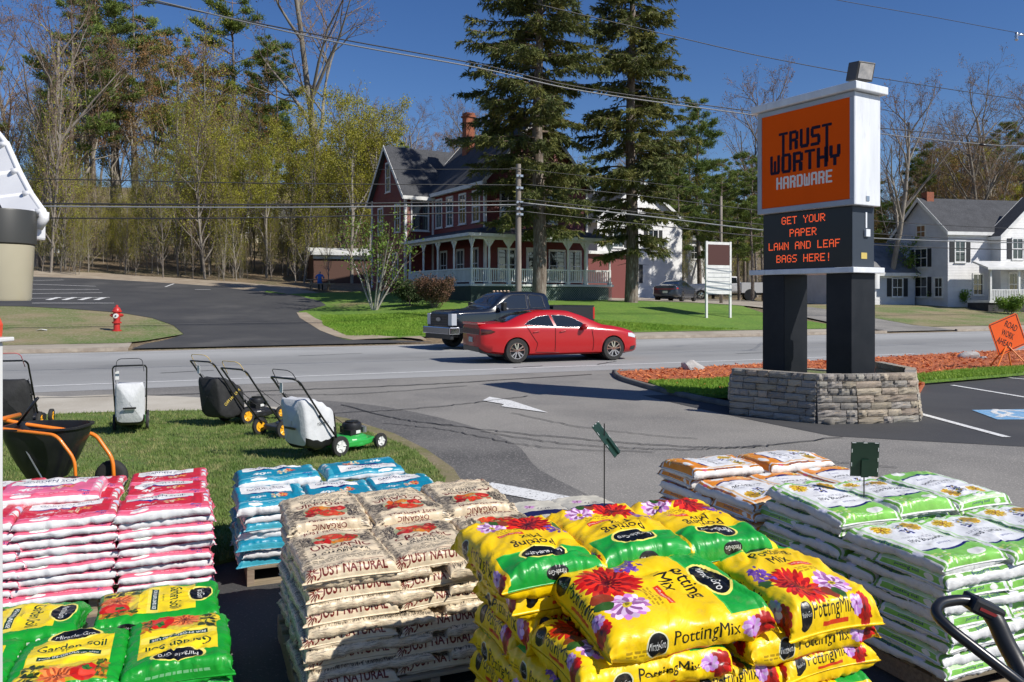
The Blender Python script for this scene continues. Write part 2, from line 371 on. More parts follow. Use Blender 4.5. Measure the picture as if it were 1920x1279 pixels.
crack([(480,741),(660,741),(900,722)],.04)
crack([(560,778),(760,770),(900,755),(1000,742)],.035)
crack([(800,795),(1000,817),(1250,838),(1400,842),(1600,818)],.03)
crack([(900,810),(1080,838),(1300,846),(1440,835)],.025)
crack([(720,795),(830,805),(1000,842),(1250,850)],.02)
crack([(960,775),(1100,806),(1330,826)],.02)
crack([(1300,872),(1500,862),(1700,880)],.02)
crack([(740,838),(800,870),(862,905),(850,940)],.03,m=M_line)
crack([(640,760),(760,790),(860,800)],.03)
for u0,v0,u1,v1 in ((960,690,1030,686),(1120,684,1160,677),(300,700,420,694),(560,668,700,662),(1380,664,1480,660)): crack([(u0,v0),(u1,v1)],.06)
strip([xy(a,30.25+.12*math.sin(a*.7)) for a in np.arange(-50,80,1.0)],.35,.0085,M_walk,'sand_drift')
strip([xy(a,18.35+.15*math.sin(a*.9)) for a in np.arange(23,60,1.0)],.30,.0085,M_walk,'sand_drift')
# painted arrow, stop bar, bay lines, blue bay mark
sheet('painted_arrow',px((918,745),(905,752),(945,759),(940,763),(1028,775),(958,752)),.012,M_line,.5,zf=flat)
def bar(p,q,w_,name='painted_line'):
    a,b=gnd(*p,0),gnd(*q,0); return strip([a[:2],a.lerp(b,.5)[:2],b[:2]],w_,.012,M_line,name)
bar((905,912),(1300,985),.30,'painted_stop_line')
bar((1722,776),(1888,821),.12); bar((1785,723),(1990,757),.11); bar((1880,708),(1990,718),.10)
sheet('blue_bay_marking',px((1822,770),(1960,768),(1990,788),(1870,788)),.012,M_blue,.6,zf=flat)
mb=MB(); c=gnd(1915,778,0); ring=[(c.x+.32*math.cos(t)*1.1,c.y+.45*math.sin(t),0) for t in np.linspace(.6,5.6,14)]
mb.tube(ring,.045,4); mb.tube([(c.x-.1,c.y+.55,0),(c.x-.1,c.y+.1,0),(c.x-.55,c.y-.3,0)],.05,4); o=mb.build('wheelchair_symbol',M_line); o.scale=(1,1,.02); o.location.z=.014; tag(o,kind='structure')
# far side: kerb, sidewalk, driveway, parking area, lawns
def drive_gap(a): return (-1.8<a<9.2) or (33.2<a<38)
mbk=None; runs=[]; cur=[]
for a in np.arange(-60,110,1.0):
    if drive_gap(a):
        if cur: runs.append(cur); cur=[]
    else: cur.append(a)
runs.append(cur)
for r_ in runs:
    mb=MB(); L0,L1=r_[0],r_[-1]
    vs=[]; 
    for a in r_:
        for n,z in ((30.52,0),(30.54,.125),(30.68,.13),(30.70,.02)): p=xy(a,n); vs.append((p[0],p[1],z+random.uniform(-.004,.004)))
    fs=[(4*i_+j,4*i_+j+1,4*i_+j+5,4*i_+j+4) for i_ in range(len(r_)-1) for j in range(3)]+[(0,1,2,3),tuple(4*(len(r_)-1)+j for j in (3,2,1,0))]
    mb.add(vs,fs); tag(mb.build('kerb',M_kerb,fixn=True),kind='structure')
    sheet('sidewalk',rect_an(L0,L1,30.69,32.5),.025,M_walk,1.0)
def gx(*pts): return [gnd(u,v)[:2] for u,v in pts]
# left verge with the hydrant
sheet('verge',[xy(-60,32.4),xy(-2.2,32.4)]+gx((345,628),(325,612),(285,598),(225,588),(120,580),(40,576),(-60,575))+[xy(-60,40)],.035,M_lawn_dry,1.0)
# driveway and lot
dl=gx((345,629),(325,612),(285,598),(225,588),(120,580),(40,576),(-60,575),(-60,540),(-60,523),(60,520),(180,524),(300,531),(390,537),(470,546),(560,556),(600,566),(612,574),(560,586),(565,598),(600,620),(655,640))
sheet('driveway',[xy(-1.9,30.6)]+dl+[xy(9.1,30.6)],.05,M_new,.9)
for p,q in (((60,571),(214,571)),((60,562),(206,560)),((60,553),(192,551)),((60,545),(186,545)),((60,535),(180,539)),((62,528),(120,527)),((310,540),(326,534)),((365,545),(395,545)),((120,565),(140,560)),((150,565),(170,560)),((180,565),(196,560)),((90,565),(110,560))):
    a,b=gnd(*p),gnd(*q); strip([a.lerp(b,t)[:2] for t in np.linspace(0,1,14)],.12 if q[1]!=560 or p[0]<80 else .3,.075,M_line,'parking_line',drape=True)
sheet('verge',gx((-60,523),(60,520),(180,524),(300,531),(390,537),(470,546),(560,556),(600,566),(640,560),(560,540),(450,530),(300,520),(180,512),(60,508),(-60,508)),.03,M_verge,1.2)
# green lawns in front of the red house and to the right
lawn_l=gx((655,640),(600,620),(565,598),(560,586),(612,574),(600,566),(560,556),(500,546))
sheet('lawn',[xy(33.0,32.4),xy(9.3,32.4)]+lawn_l+[xy(4,52),xy(14,56),xy(26,56)]+gx((1330,566),(1400,578),(1430,588)),.045,M_lawn_far,1.0)
sheet('verge',gx((662,640),(600,622),(562,598),(556,588),(575,588),(590,598),(640,620),(800,640))+[xy(9.0,32.6)],.06,M_verge,.8)
sheet('side_road',[xy(33.1,30.6),xy(37.9,30.6)]+[xy(38,40),xy(39,62),xy(31,62),xy(33,46)],.06,M_lot,1.2)
sheet('side_road',gx((1140,556),(1300,560),(1420,566),(1500,575),(1440,580),(1300,569),(1140,566)),.07,M_walk,1.2)
sheet('lawn',[xy(38.1,32.4),xy(110,32.4),xy(110,50),xy(75,46),xy(60,44)]+[xy(38.3,46)],.045,M_lawn_dry,1.2)
# near side: pale shoulder, lawn with the mowers, brown edge
M_chip = mat('red_mulch_chip',(.56,.15,.055),.85,c2=(.40,.09,.03),scale=3,obj_rand=.2,sp=(.6,.2,.08),spscale=25)
sheet('shoulder',px((-600,748),(0,740),(120,745),(200,741),(330,744),(400,748),(440,758),(560,768),(600,790),(300,800),(-600,800)),.012,mat('sandy_shoulder',(.50,.46,.38),.95,c2=(.38,.34,.27),scale=.7,sp=(.6,.56,.5),spscale=40,bump=.5,bscale=40,bdist=.006),1,zf=flat)
LAWN=px((-700,800),(0,783),(200,776),(330,773),(420,772),(500,774),(580,785),(650,800),(720,822),(780,850),(815,880),(835,905),(820,960),(600,1010),(300,1090),(0,1180),(-700,1180))
sheet('verge',px((560,772),(650,786),(740,815),(800,845),(850,880),(872,915),(860,960),(780,1000),(700,900),(560,830)),.016,mat('bare_soil_edge',(.24,.19,.12),.95,c2=(.15,.15,.05),scale=2,sp=(.38,.32,.22),spscale=30,bump=.8,bscale=25,bdist=.02),.6,zf=flat)
sheet('lawn',LAWN,.03,M_lawn,.6,thick=.03,zf=flat)
# mulch bed and its grass edging
def an_px(u,n): Y=onroad(u,n); return ((u-960)/FOC*Y,Y)
MUL=px((1157,702),(1165,712),(1240,730),(1375,741),(1725,738),(1740,712),(1920,697),(2200,684))+[xy(60,18.6),xy(40,18.5),xy(24,18.45)]
sheet('mulch_bed',MUL,.075,mat('red_mulch',(.52,.14,.05),.95,c2=(.36,.08,.03),scale=2.2,sp=(.55,.18,.08),spscale=35,splo=.45,sphi=.65,bump=1,bscale=40,bdist=.03),.5,thick=.08,zf=flat)
sheet('grass_strip',px((1215,724),(1300,722),(1375,717),(1380,752),(1320,750),(1255,741)),.095,M_lawn_far,.5,thick=.05,zf=flat)
sheet('grass_strip',px((1715,712),(1800,702),(1920,694),(2200,682),(2200,692),(1920,707),(1720,724)),.095,M_lawn_far,.5,thick=.05,zf=flat)
mb=MB(); P=[(*p,.03) for p in px((1152,700),(1160,712),(1238,735),(1330,756),(1450,777),(1560,797))]; mb.tube(fillet(P,1,4),.07,6); tag(mb.build('bed_edging',mat('asphalt_berm',(.10,.095,.09),.9,c2=(.2,.18,.15),scale=3,bump=.6),smooth=True),kind='structure')
mb=MB(); P=[(*p,.03) for p in px((1724,722),(1800,712),(1920,706),(2200,690))]; mb.tube(P,.08,6); tag(mb.build('bed_edging',MC['asphalt_berm'],smooth=True),kind='structure')
# mulch chips (nobody could count them)
def scatter_quads(name,poly,n,z,L,W,H,m,seed,tilt=.5):
    g=np.random.default_rng(seed); P=np.array([(p[0],p[1]) for p in poly]); lo,hi=P.min(0),P.max(0); pts=np.zeros((0,2))
    while len(pts)<n:
        q=g.uniform(lo,hi,(n*2,2)); q=q[inside(q[:,0],q[:,1],[tuple(p) for p in P])]; q=q[(q[:,1]<40)]; pts=np.r_[pts,q]
    pts=pts[:n]; return g,pts
g,pts=scatter_quads('c',MUL,15000,0,0,0,0,None,3)
n=len(pts); a=g.uniform(0,6.28,n); l=g.uniform(.018,.05,n); w2=l*.35; t=g.normal(0,.35,n)
d=np.c_[np.cos(a),np.sin(a),t]; e=np.c_[-np.sin(a),np.cos(a),g.normal(0,.4,n)]; c=np.c_[pts,np.full(n,.09)+g.uniform(-.005,.03,n)]
V=np.stack([c-d*l[:,None]-e*w2[:,None],c+d*l[:,None]-e*w2[:,None],c+d*l[:,None]+e*w2[:,None],c-d*l[:,None]+e*w2[:,None]],1).reshape(-1,3)
tag(link('mulch_chips',rawmesh('mulch_chips',V,np.arange(4*n).reshape(-1,4),M_chip)),'loose red wood chips on the roadside bed','mulch',kind='stuff')
# grass blades on the near lawn
M_blade = mat('grass_blade',(.12,.205,.035),.7,c2=(.19,.26,.06),scale=1.5,sp=(.42,.38,.17),spscale=5,splo=.45,sphi=.75,trans=.3)
def blades(name,poly,n,z,h,wd,m,seed,zf=None,label='short spring grass blades',bias=None):
    g,pts=scatter_quads('c',poly,n,0,0,0,0,None,seed)
    if bias: pts=pts[g.uniform(0,1,len(pts))<bias(pts)]
    n=len(pts); a=g.uniform(0,6.28,n); hh=h*g.uniform(.5,1.3,n); zz=(Tn(pts[:,0],pts[:,1]) if zf is None else 0)+z
    c=np.c_[pts,np.zeros(n)+zz]; d=np.c_[np.cos(a),np.sin(a),0*a]*wd*g.uniform(.6,1.3,(n,1)); up=np.c_[g.normal(0,.4,n)*hh,g.normal(0,.4,n)*hh,hh]
    V=np.stack([c-d,c+d,c+up],1).reshape(-1,3)
    return tag(link(name,rawmesh(name,V,np.arange(3*n).reshape(-1,3),m)),label,'grass',kind='stuff')
blades('grass',LAWN,170000,.03,.038,.005,M_blade,5,zf=flat,bias=lambda p:(p[:,1]<15)*np.clip(1.6-p[:,1]/11,.25,1)*(p[:,0]>-.72*p[:,1])*(.45+.55*(np.sin(p[:,0]*2.1+1.7*np.sin(p[:,1]*1.3))*np.sin(p[:,1]*1.7+p[:,0])>-.55)),label='short spring grass blades on the display lawn')
FL=[xy(33.0,32.8),xy(9.8,32.8)]+gx((650,632),(606,612),(600,590),(640,575),(640,560),(560,556))+[xy(12,48),xy(26,44),xy(34,40)]
blades('grass',FL,75000,.045,.10,.016,mat('grass_blade_far',(.19,.36,.03),.7,c2=(.28,.42,.05),scale=.7,trans=.3),6,label='bright green grass blades on the bank before the red house')
for poly,s_ in ((px((1215,724),(1300,722),(1375,717),(1380,752),(1320,750),(1255,741)),7),(px((1715,712),(1800,702),(1920,694),(1920,707),(1720,724)),8)):
    blades('grass',poly,7000,.1,.06,.01,MC['grass_blade_far'],s_,zf=flat,label='green grass blades edging the mulch bed')
# ================================================================== SHOP SIGN ON ITS STONE PLANTER
SX,SY=5.42,12.7                                        # near corner of the right column
SD=(-.5245,.8514); SE=(.8514,.5245)                    # along the face, along the depth
# local frame: x runs along the face from the far (left) end, y = depth behind the face, z up
ang=math.atan2(-SD[1],-SD[0])                          # +x local = towards the near corner
FW=1.8
org=(SX+SD[0]*FW, SY+SD[1]*FW, 0)
sign=thing('shop_sign','tall roadside hardware shop sign with orange panel, message display and two black columns','sign',org,ang)
M_cab=mat('sign_cabinet_white',(.78,.80,.82),.4,c2=(.66,.68,.70),scale=1.6,stretch=(3,3,.5),sp=(.55,.56,.56),spscale=7,splo=.62,sphi=.8); M_face=mat('sign_face_orange',(.98,.115,.002),.75,spec=.12,c2=(.92,.105,.003),scale=.6)
M_col=mat('column_black',(.010,.012,.016),.5,spec=.25,c2=(.02,.022,.026),scale=1.5,bump=.05,bscale=4,bdist=.01)
M_navy=mat('sign_lettering_navy',(.018,.012,.03),.7,spec=.15); M_sgrey=mat('sign_trim_grey',(.42,.45,.50),.45,c2=(.36,.39,.43),scale=2)
M_led=mat('display_black',(.008,.006,.006),.3); M_dot=mat('led_dot',(1,.12,.03),.5,emis=.85)
for x0 in (0,1.32):
    mb=MB(); mb.box(x0,x0+.475,0,.62,.15,2.27); mb.build('column',M_col,sign,bevel=.012)
    mb=MB(); mb.box(x0-.01,x0+.485,-.01,.63,.45,.53); mb.build('column_foot',M_col,sign,bevel=.008)
mb=MB(); mb.box(-.22,1.90,-.10,.72,2.27,2.36); mb.build('ledge',M_sgrey if False else M_cab,sign,bevel=.01)
mb=MB(); mb.box(0.0,1.78,.02,.60,2.36,3.345); o=mb.build('message_display',M_led,sign,bevel=.01)
mb=MB(); mb.box(1.781,1.79,.03,.59,2.37,3.34); mb.build('display_side_panel',mat('side_panel_navy',(.03,.04,.055),.5),sign)
mb=MB(); mb.box(1.792,1.80,.36,.40,3.0,3.26,0); mb.box(1.792,1.83,.33,.44,2.86,2.98,0); mb.build('conduit_box',M_cab,sign,bevel=.005)
mb=MB(); mb.box(1.792,1.796,.25,.40,2.5,2.6,0); mb.build('warning_sticker',mat('yellow_sticker',(.6,.45,.12),.5),sign)
mb=MB(); mb.cyl((1.66,.76,2.02),(1.66,.76,2.26),.10,n=14); mb.cyl((1.66,.76,1.86),(1.66,.76,2.02),.05,n=12); mb.build('white_sensor',M_white,sign,smooth=True,angle=40)
# cabinet
mb=MB(); mb.box(-.04,1.90,-.06,.60,3.35,5.14); mb.build('cabinet',M_cab,sign,bevel=.012)
mb=MB()
for b in ((-.04,1.90,-.085,-.06,3.35,3.44),(-.04,1.90,-.085,-.06,5.06,5.14),(-.04,.05,-.085,-.06,3.44,5.06),(1.82,1.90,-.085,-.06,3.44,5.06)): mb.box(*b)
mb.build('face_frame',M_sgrey,sign,bevel=.006)
mb=MB(); mb.box(.05,1.82,-.068,-.062,3.44,5.06); mb.build('orange_face',M_face,sign)
mb=MB(); mb.box(-.13,1.99,-.16,.68,5.15,5.28); mb.build('cap',M_cab,sign,bevel=.015)
mb=MB(); mb.box(1.905,1.91,.22,.30,3.42,3.5); mb.build('maker_plate',M_alu,sign)
# flat letters of the wordmark: strokes on a 1 x 1 cell
st=.30
GL={'T':[(0,.86,1,1),(.36,0,.64,.86)],'R':[(0,0,.3,1),(.3,.84,.8,1),(.7,.5,1,.92),(.3,.42,.8,.58),(.6,.0,.95,.45)],'U':[(0,.1,.3,1),(.7,.1,1,1),(.1,0,.9,.18)],
'S':[(.1,.84,1,1),(0,.52,.3,.92),(.1,.42,.9,.58),(.7,.1,1,.5),(0,0,.9,.16)],'W':[(0,.08,.26,1),(.74,.08,1,1),(.38,.08,.62,.72),(.06,0,.94,.15)],'O':[(0,.1,.3,.9),(.7,.1,1,.9),(.1,.85,.9,1),(.1,0,.9,.15)],
'H':[(0,0,.3,1),(.7,0,1,1),(.3,.42,.7,.58)],'Y':[(0,.5,.3,1),(.7,.5,1,1),(.08,.38,.92,.54),(.36,0,.64,.4)],'A':[(0,0,.3,.92),(.7,0,1,.92),(.1,.84,.9,1),(.3,.36,.7,.5)],
'D':[(0,0,.3,1),(.7,.1,1,.9),(.3,.85,.88,1),(.3,0,.88,.15)],'E':[(0,0,.3,1),(.3,.84,1,1),(.3,.42,.9,.57),(.3,0,1,.16)]}
def word(mb,s,x0,x1,z0,z1,gap=.16,y=-.0725,stems={}):
    n=len(s); cw=(x1-x0)/(n+gap*(n-1))
    for i_,ch in enumerate(s):
        ox=x0+i_*cw*(1+gap)
        for q,(a,b,c_,d_) in enumerate(GL[ch]):
            zb=z0+(z1-z0)*b
            if i_ in stems and ch=='T' and q==1: zb=stems[i_]
            mb.prism([(ox+a*cw+.006,zb),(ox+c_*cw-.006,zb),(ox+c_*cw,zb+.012),(ox+c_*cw,z0+(z1-z0)*d_-.01),(ox+c_*cw-.01,z0+(z1-z0)*d_),(ox+a*cw+.01,z0+(z1-z0)*d_),(ox+a*cw,z0+(z1-z0)*d_-.01),(ox+a*cw,zb+.012)],y-.0006*q,y+.006,map=lambda a_,b_,c2_:(a_,c2_,b_))
Z=lambda f:3.44+1.62*f
fx=lambda f:.05+1.77*f
mb=MB(); word(mb,'TRUST',fx(.21),fx(.81),Z(.59),Z(.79),stems={0:Z(.40),4:Z(.40)})
word(mb,'WORTHY',fx(.105),fx(.90),Z(.355),Z(.56)); mb.build('trust_worthy_lettering',M_navy,sign)
mb=MB(); word(mb,'HARDWARE',fx(.18),fx(.815),Z(.19),Z(.32)); mb.build('hardware_lettering',mat('sign_lettering_white',(.86,.80,.72),.7,spec=.2),sign)
# dot-matrix message
FT={'G':'01110 10001 10000 10111 10001 10001 01110','E':'11111 10000 10000 11110 10000 10000 11111','T':'11111 00100 00100 00100 00100 00100 00100','Y':'10001 10001 01010 00100 00100 00100 00100','O':'01110 10001 10001 10001 10001 10001 01110',
'U':'10001 10001 10001 10001 10001 10001 01110','R':'11110 10001 10001 11110 10100 10010 10001','P':'11110 10001 10001 11110 10000 10000 10000','A':'01110 10001 10001 11111 10001 10001 10001','L':'10000 10000 10000 10000 10000 10000 11111',
'W':'10001 10001 10001 10101 10101 11011 10001','N':'10001 11001 10101 10101 10011 10001 10001','D':'11110 10001 10001 10001 10001 10001 11110','F':'11111 10000 10000 11110 10000 10000 10000','B':'11110 10001 10001 11110 10001 10001 11110',
'S':'01111 10000 10000 01110 00001 00001 11110','H':'10001 10001 10001 11111 10001 10001 10001','!':'00100 00100 00100 00100 00100 00000 00100',' ':'00000 '*7}
mb=MB(); pit=.0188
for line,zc in (('GET YOUR',3.205),('PAPER',2.985),('LAWN AND LEAF',2.765),('BAGS HERE!',2.545)):
    Wd=len(line)*6*pit-pit; x0=.86-Wd/2
    for i_,ch in enumerate(line):
        for r_,row in enumerate(FT[ch].split()):
            for c_,b in enumerate(row):
                if b=='1':
                    x=x0+(i_*6+c_)*pit; z=zc+(3-r_)*pit; h_=pit*.41; y=.016
                    mb.add([(x-h_,y,z-h_),(x+h_,y,z-h_),(x+h_,y,z+h_),(x-h_,y,z+h_)],[(0,1,2,3)])
mb.build('display_message',M_dot,sign)
# flood light on the cap
fl=thing('flood_light','small boxy flood light standing on top of the sign cap','light',(org[0],org[1],0),ang)
mb=MB(); mb.box(1.60,1.78,.30,.42,5.28,5.33); mb.tube([(1.69,.36,5.31),(1.69,.36,5.42)],.03,8); mb.build('bracket',M_blackm,fl)
mb=MB(); mb.M=Matrix.Translation((1.69,.36,5.55))@Matrix.Rotation(R(12),4,'Y')@Matrix.Rotation(R(-20),4,'Z')
mb.prism([(-.17,-.12),(.16,-.155),(.16,.155),(-.17,.12)],-.15,.15); mb.build('housing',mat('lamp_housing',(.07,.065,.06),.5),fl,bevel=.012)
mb=MB(); mb.M=Matrix.Translation((1.69,.36,5.55))@Matrix.Rotation(R(12),4,'Y')@Matrix.Rotation(R(-20),4,'Z'); mb.box(.162,.17,-.125,.125,-.12,.12); mb.build('lens',mat('lamp_lens',(.55,.52,.48),.15,c2=(.3,.3,.3),scale=6),fl)
# ---- stone planter: each stone is a part
PLN=[(3.54,12.87),(4.54,11.87),(5.12,11.84),(6.12,12.05),(6.58,12.95),(6.62,14.2),(5.6,15.3),(4.35,15.2),(3.92,14.2)]
pl=thing('stone_planter','low many-sided planter wall of split grey tan stone blocks around the sign columns','planter')
M_st=[mat('split_stone_%s'%k,c,.9,c2=c2,scale=9,sp=(.5,.46,.4),spscale=60,splo=.6,sphi=.72,c3=(.5,.38,.22),scale3=4,lo3=.6,hi3=.75,bump=.7,bscale=30,bdist=.01,obj_rand=.22) for k,c,c2 in (('grey',(.34,.31,.27),(.24,.22,.19)),('tan',(.43,.36,.27),(.3,.25,.19)))]
random.seed(11); ST=[]
for k in range(6):
    mb=MB(); g=np.random.default_rng(k); nx,nz=4,3; vs=[]
    for j in range(nz+1):
        for i_ in range(nx+1):
            e=(i_ in(0,nx)) or (j in (0,nz)); vs.append((i_/nx-.5+(0 if i_ in (0,nx) else g.normal(0,.02)),-.5+(.07 if e else -.02)+g.normal(0,.045),j/nz-.5+(g.normal(0,.012))))
    n0=len(vs); vs+=[(-.5,.5,-.5),(.5,.5,-.5),(.5,.5,.5),(-.5,.5,.5)]
    fs=[(j*(nx+1)+i_,j*(nx+1)+i_+1,(j+1)*(nx+1)+i_+1,(j+1)*(nx+1)+i_) for j in range(nz) for i_ in range(nx)]
    c0,c1,c2_,c3_=0,nx,(nz+1)*(nx+1)-1,nz*(nx+1)
    fs+=[tuple(range(nx,-1,-1))+(n0,n0+1),tuple(c3_+q for q in range(nx+1))+(n0+2,n0+3),(n0,n0+3)+tuple(j*(nx+1) for j in range(nz,-1,-1)),(n0+1,)+tuple(j*(nx+1)+nx for j in range(nz+1))+(n0+2,),(n0+3,n0+2,n0+1,n0)]
    mb.add(vs,fs); ST.append([mb.data('stone',M_st[0]),mb.data('stone',M_st[1])])
H1=.105
for e in range(len(PLN)):
    p,q=Vector(PLN[e]),Vector(PLN[(e+1)%len(PLN)]); Lg=(q-p).length; d=(q-p).normalized(); an_=math.atan2(d.y,d.x)
    back=e>4
    for cse in range(7):
        x=0; batter=(6-cse)*.012; first=True; low=back and (cse<2 or cse>4)
        while x<Lg-.02 and not low:
            ln=random.choice((.16,.22,.28,.34,.42)) if cse<6 else random.choice((.11,.14,.2))*(1.8 if e==0 else 1)
            if Lg-x-ln<.09: ln=Lg-x
            c=p+d*(x+ln/2); nrm=Vector((d.y,-d.x))
            dep=.16; c=c+nrm*(batter-dep*.5+random.uniform(-.006,.006))
            o=link('stone',ST[random.randrange(6)][0 if random.random()<(.75 if e in(0,1) else .35) else 1],pl,(c.x,c.y,.0+H1*(cse+.5)),an_)
            o.scale=(ln-.008,dep,H1-.009); x+=ln
mb=MB(); cc=Vector((5.1,13.5)); mb.prism([tuple(cc+(Vector(p)-cc)*.88) for p in PLN],.0,.50); mb.build('planter_soil',mat('planter_soil',(.16,.13,.08),.95,c2=(.12,.17,.04),scale=5,sp=(.4,.36,.28),spscale=25,bump=.8,bscale=20,bdist=.03),pl)
# small gravel pile and boulders on the mulch
def boulder(name,label,p,r_,m,seed,sc=(1,1,.7)):
    bm=bmesh.new(); bmesh.ops.create_icosphere(bm,subdivisions=4,radius=1); g=np.random.default_rng(seed); K=g.normal(0,1.6,(7,3)); ph=g.uniform(0,6,7)
    NP=g.normal(0,1,(16,3)); NP/=np.linalg.norm(NP,axis=1,keepdims=True); DP=g.uniform(.72,1.0,16)
    for v in bm.verts:
        c=np.array(v.co); dt=NP@c; f=min(1.15,min(DP[q]/dt[q] for q in range(16) if dt[q]>.25) if (dt>.25).any() else 1.1)*(1+.03*math.sin(K[0]@c*4))
        v.co=Vector((c[0]*f*sc[0],c[1]*f*sc[1],max(-.3,c[2])*f*sc[2]))*r_
    me=bpy.data.meshes.new(name); bm.to_mesh(me); bm.free(); me.materials.append(m)
    o=link(name,me,None,p); return tag(o,label,'rock')
M_rock=mat('pale_granite',(.48,.46,.43),.85,c2=(.3,.29,.28),scale=2.5,sp=(.65,.63,.6),spscale=25,bump=.6,bscale=12,bdist=.02)
p=gnd(1298,692,.08); boulder('boulder','pale angular boulder on the red mulch left of the sign planter',p,.30,M_rock,1,(1,.7,.75))
p=gnd(1821,671,.08); boulder('boulder','grey flat boulder on the red mulch beside the road work sign',p,.30,M_rock,5,(1.15,.7,.55))
p=gnd(1843,673,.08); boulder('boulder','small round pale stone at the foot of the road work sign',p,.13,M_rock,8,(1,.8,.6))
# road work sign
c=gnd(1889,690,.08); RW=thing('road_work_sign','tilted orange diamond road work sign on folding legs in the mulch','sign',(c.x,c.y,.05),R(8))
M_or=mat('fluorescent_orange',(.95,.13,.01),.45,c2=(.9,.11,.01),scale=3)
M_orl=mat('orange_leg',(.8,.2,.03),.4)
mb=MB(); s_=.60; ca,sa=math.cos(R(8)),math.sin(R(8))
def dm(a,b,c_): 
    x=a*math.cos(R(-24))-b*math.sin(R(-24)); z=a*math.sin(R(-24))+b*math.cos(R(-24)); return (x,c_,z+.88)
dia=[(0,-s_),(s_,0),(0,s_),(-s_,0)]; rd=[]
for i_ in range(4):
    a=Vector((*dia[i_],0)); b=Vector((*dia[(i_+1)%4],0)); rd+= [tuple(a.lerp(b,.05))[:2],tuple(a.lerp(b,.95))[:2]]
mb.prism(rd,-.012,.0,0,map=dm); o=mb.build('sign_panel',M_or,RW)
mb=MB(); k=.94
for i_ in range(4):
    a=Vector(dia[i_])*k; b=Vector(dia[(i_+1)%4])*k; n_=(a+b).normalized()*.018
    mb.prism([tuple(a),tuple(b),tuple(b-n_),tuple(a-n_)],-.016,-.0125,map=dm)
for tx,zc,wd in (('ROAD',.2,.36),('WORK',-.03,.36),('AHEAD',-.26,.44)):
    V,F=text_fit(tx,wd,.16); mb.add([dm(x-wd/2,z+zc-.05,-.017) for x,z in V],[tuple(f) for f in F])
mb.build('lettering',M_black,RW,fixn=False)
for q in ((-.55,-.28,0),(.5,-.22,0),(-.15,.45,0),(.2,.1,0)):
    mb=MB(); mb.tube([(0,.02,.62),(q[0],q[1],-.0)],.018,6); mb.build('leg',M_orl,RW)
# ================================================================== HOUSES, POLES, WIRES, BOARDS
def siding(name,c,c2,step=.115):
    m=mat(name,c,.6,c2=c2,scale=1.2,sp=tuple(x*.8 for x in c),spscale=30,splo=.6,sphi=.8); nt=m.node_tree; N=nt.nodes; b=N['Principled BSDF']
    tc=N.new('ShaderNodeTexCoord'); sx=N.new('ShaderNodeSeparateXYZ'); lk(nt,tc.outputs['Object'],sx.inputs[0])
    f=N.new('ShaderNodeMath'); f.operation='MULTIPLY'; f.inputs[1].default_value=1/step; lk(nt,sx.outputs[2],f.inputs[0])
    g=N.new('ShaderNodeMath'); g.operation='FRACT'; lk(nt,f.outputs[0],g.inputs[0])
    bp=N.new('ShaderNodeBump'); bp.inputs['Strength'].default_value=1; bp.inputs['Distance'].default_value=.03; bp.invert=True; lk(nt,g.outputs[0],bp.inputs['Height']); lk(nt,bp.outputs[0],b.inputs['Normal']); return m
M_redw=siding('red_clapboard',(.21,.042,.035),(.17,.038,.032)); M_whw=siding('white_clapboard',(.72,.72,.71),(.62,.62,.61)); M_gryw=siding('grey_clapboard',(.66,.66,.66),(.56,.56,.56))
M_shing=mat('roof_shingle',(.055,.058,.065),.9,c2=(.035,.037,.042),scale=1.5,sp=(.11,.11,.115),spscale=22,splo=.5,sphi=.7,bump=.6,bscale=16,bdist=.02)
M_shg=mat('grey_shingle',(.20,.20,.20),.9,c2=(.13,.13,.13),scale=1.5,sp=(.28,.27,.26),spscale=22,bump=.6,bscale=16,bdist=.02)
M_brick=mat('chimney_brick',(.36,.12,.06),.9,c2=(.22,.08,.05),scale=8,bump=.5); M_trim=M_white
M_green=mat('dark_green_paint',(.015,.035,.025),.6,c2=(.025,.05,.035),scale=3)
M_shut=mat('black_shutter',(.015,.017,.02),.6); M_curt=mat('curtain',(.45,.44,.42),.9,c2=(.3,.3,.3),scale=3,stretch=(6,6,.2))
def wallmap(face,c):
    """face 'f': wall facing -q at q=c, u along p;  'l': wall facing -p at p=c, u along q (mirrored so outside is towards the viewer)"""
    if face=='f': return lambda u,z,d: (u,c-d,z)
    if face=='l': return lambda u,z,d: (c-d,u,z)
    if face=='b': return lambda u,z,d: (u,c+d,z)
    return lambda u,z,d: (c+d,u,z)
def wbox(mb,mp,u0,u1,z0,z1,d0,d1,k=None): mb.prism([(u0,z0),(u1,z0),(u1,z1),(u0,z1)],d0,d1,k,map=lambda a,b,c: mp(a,b,c))
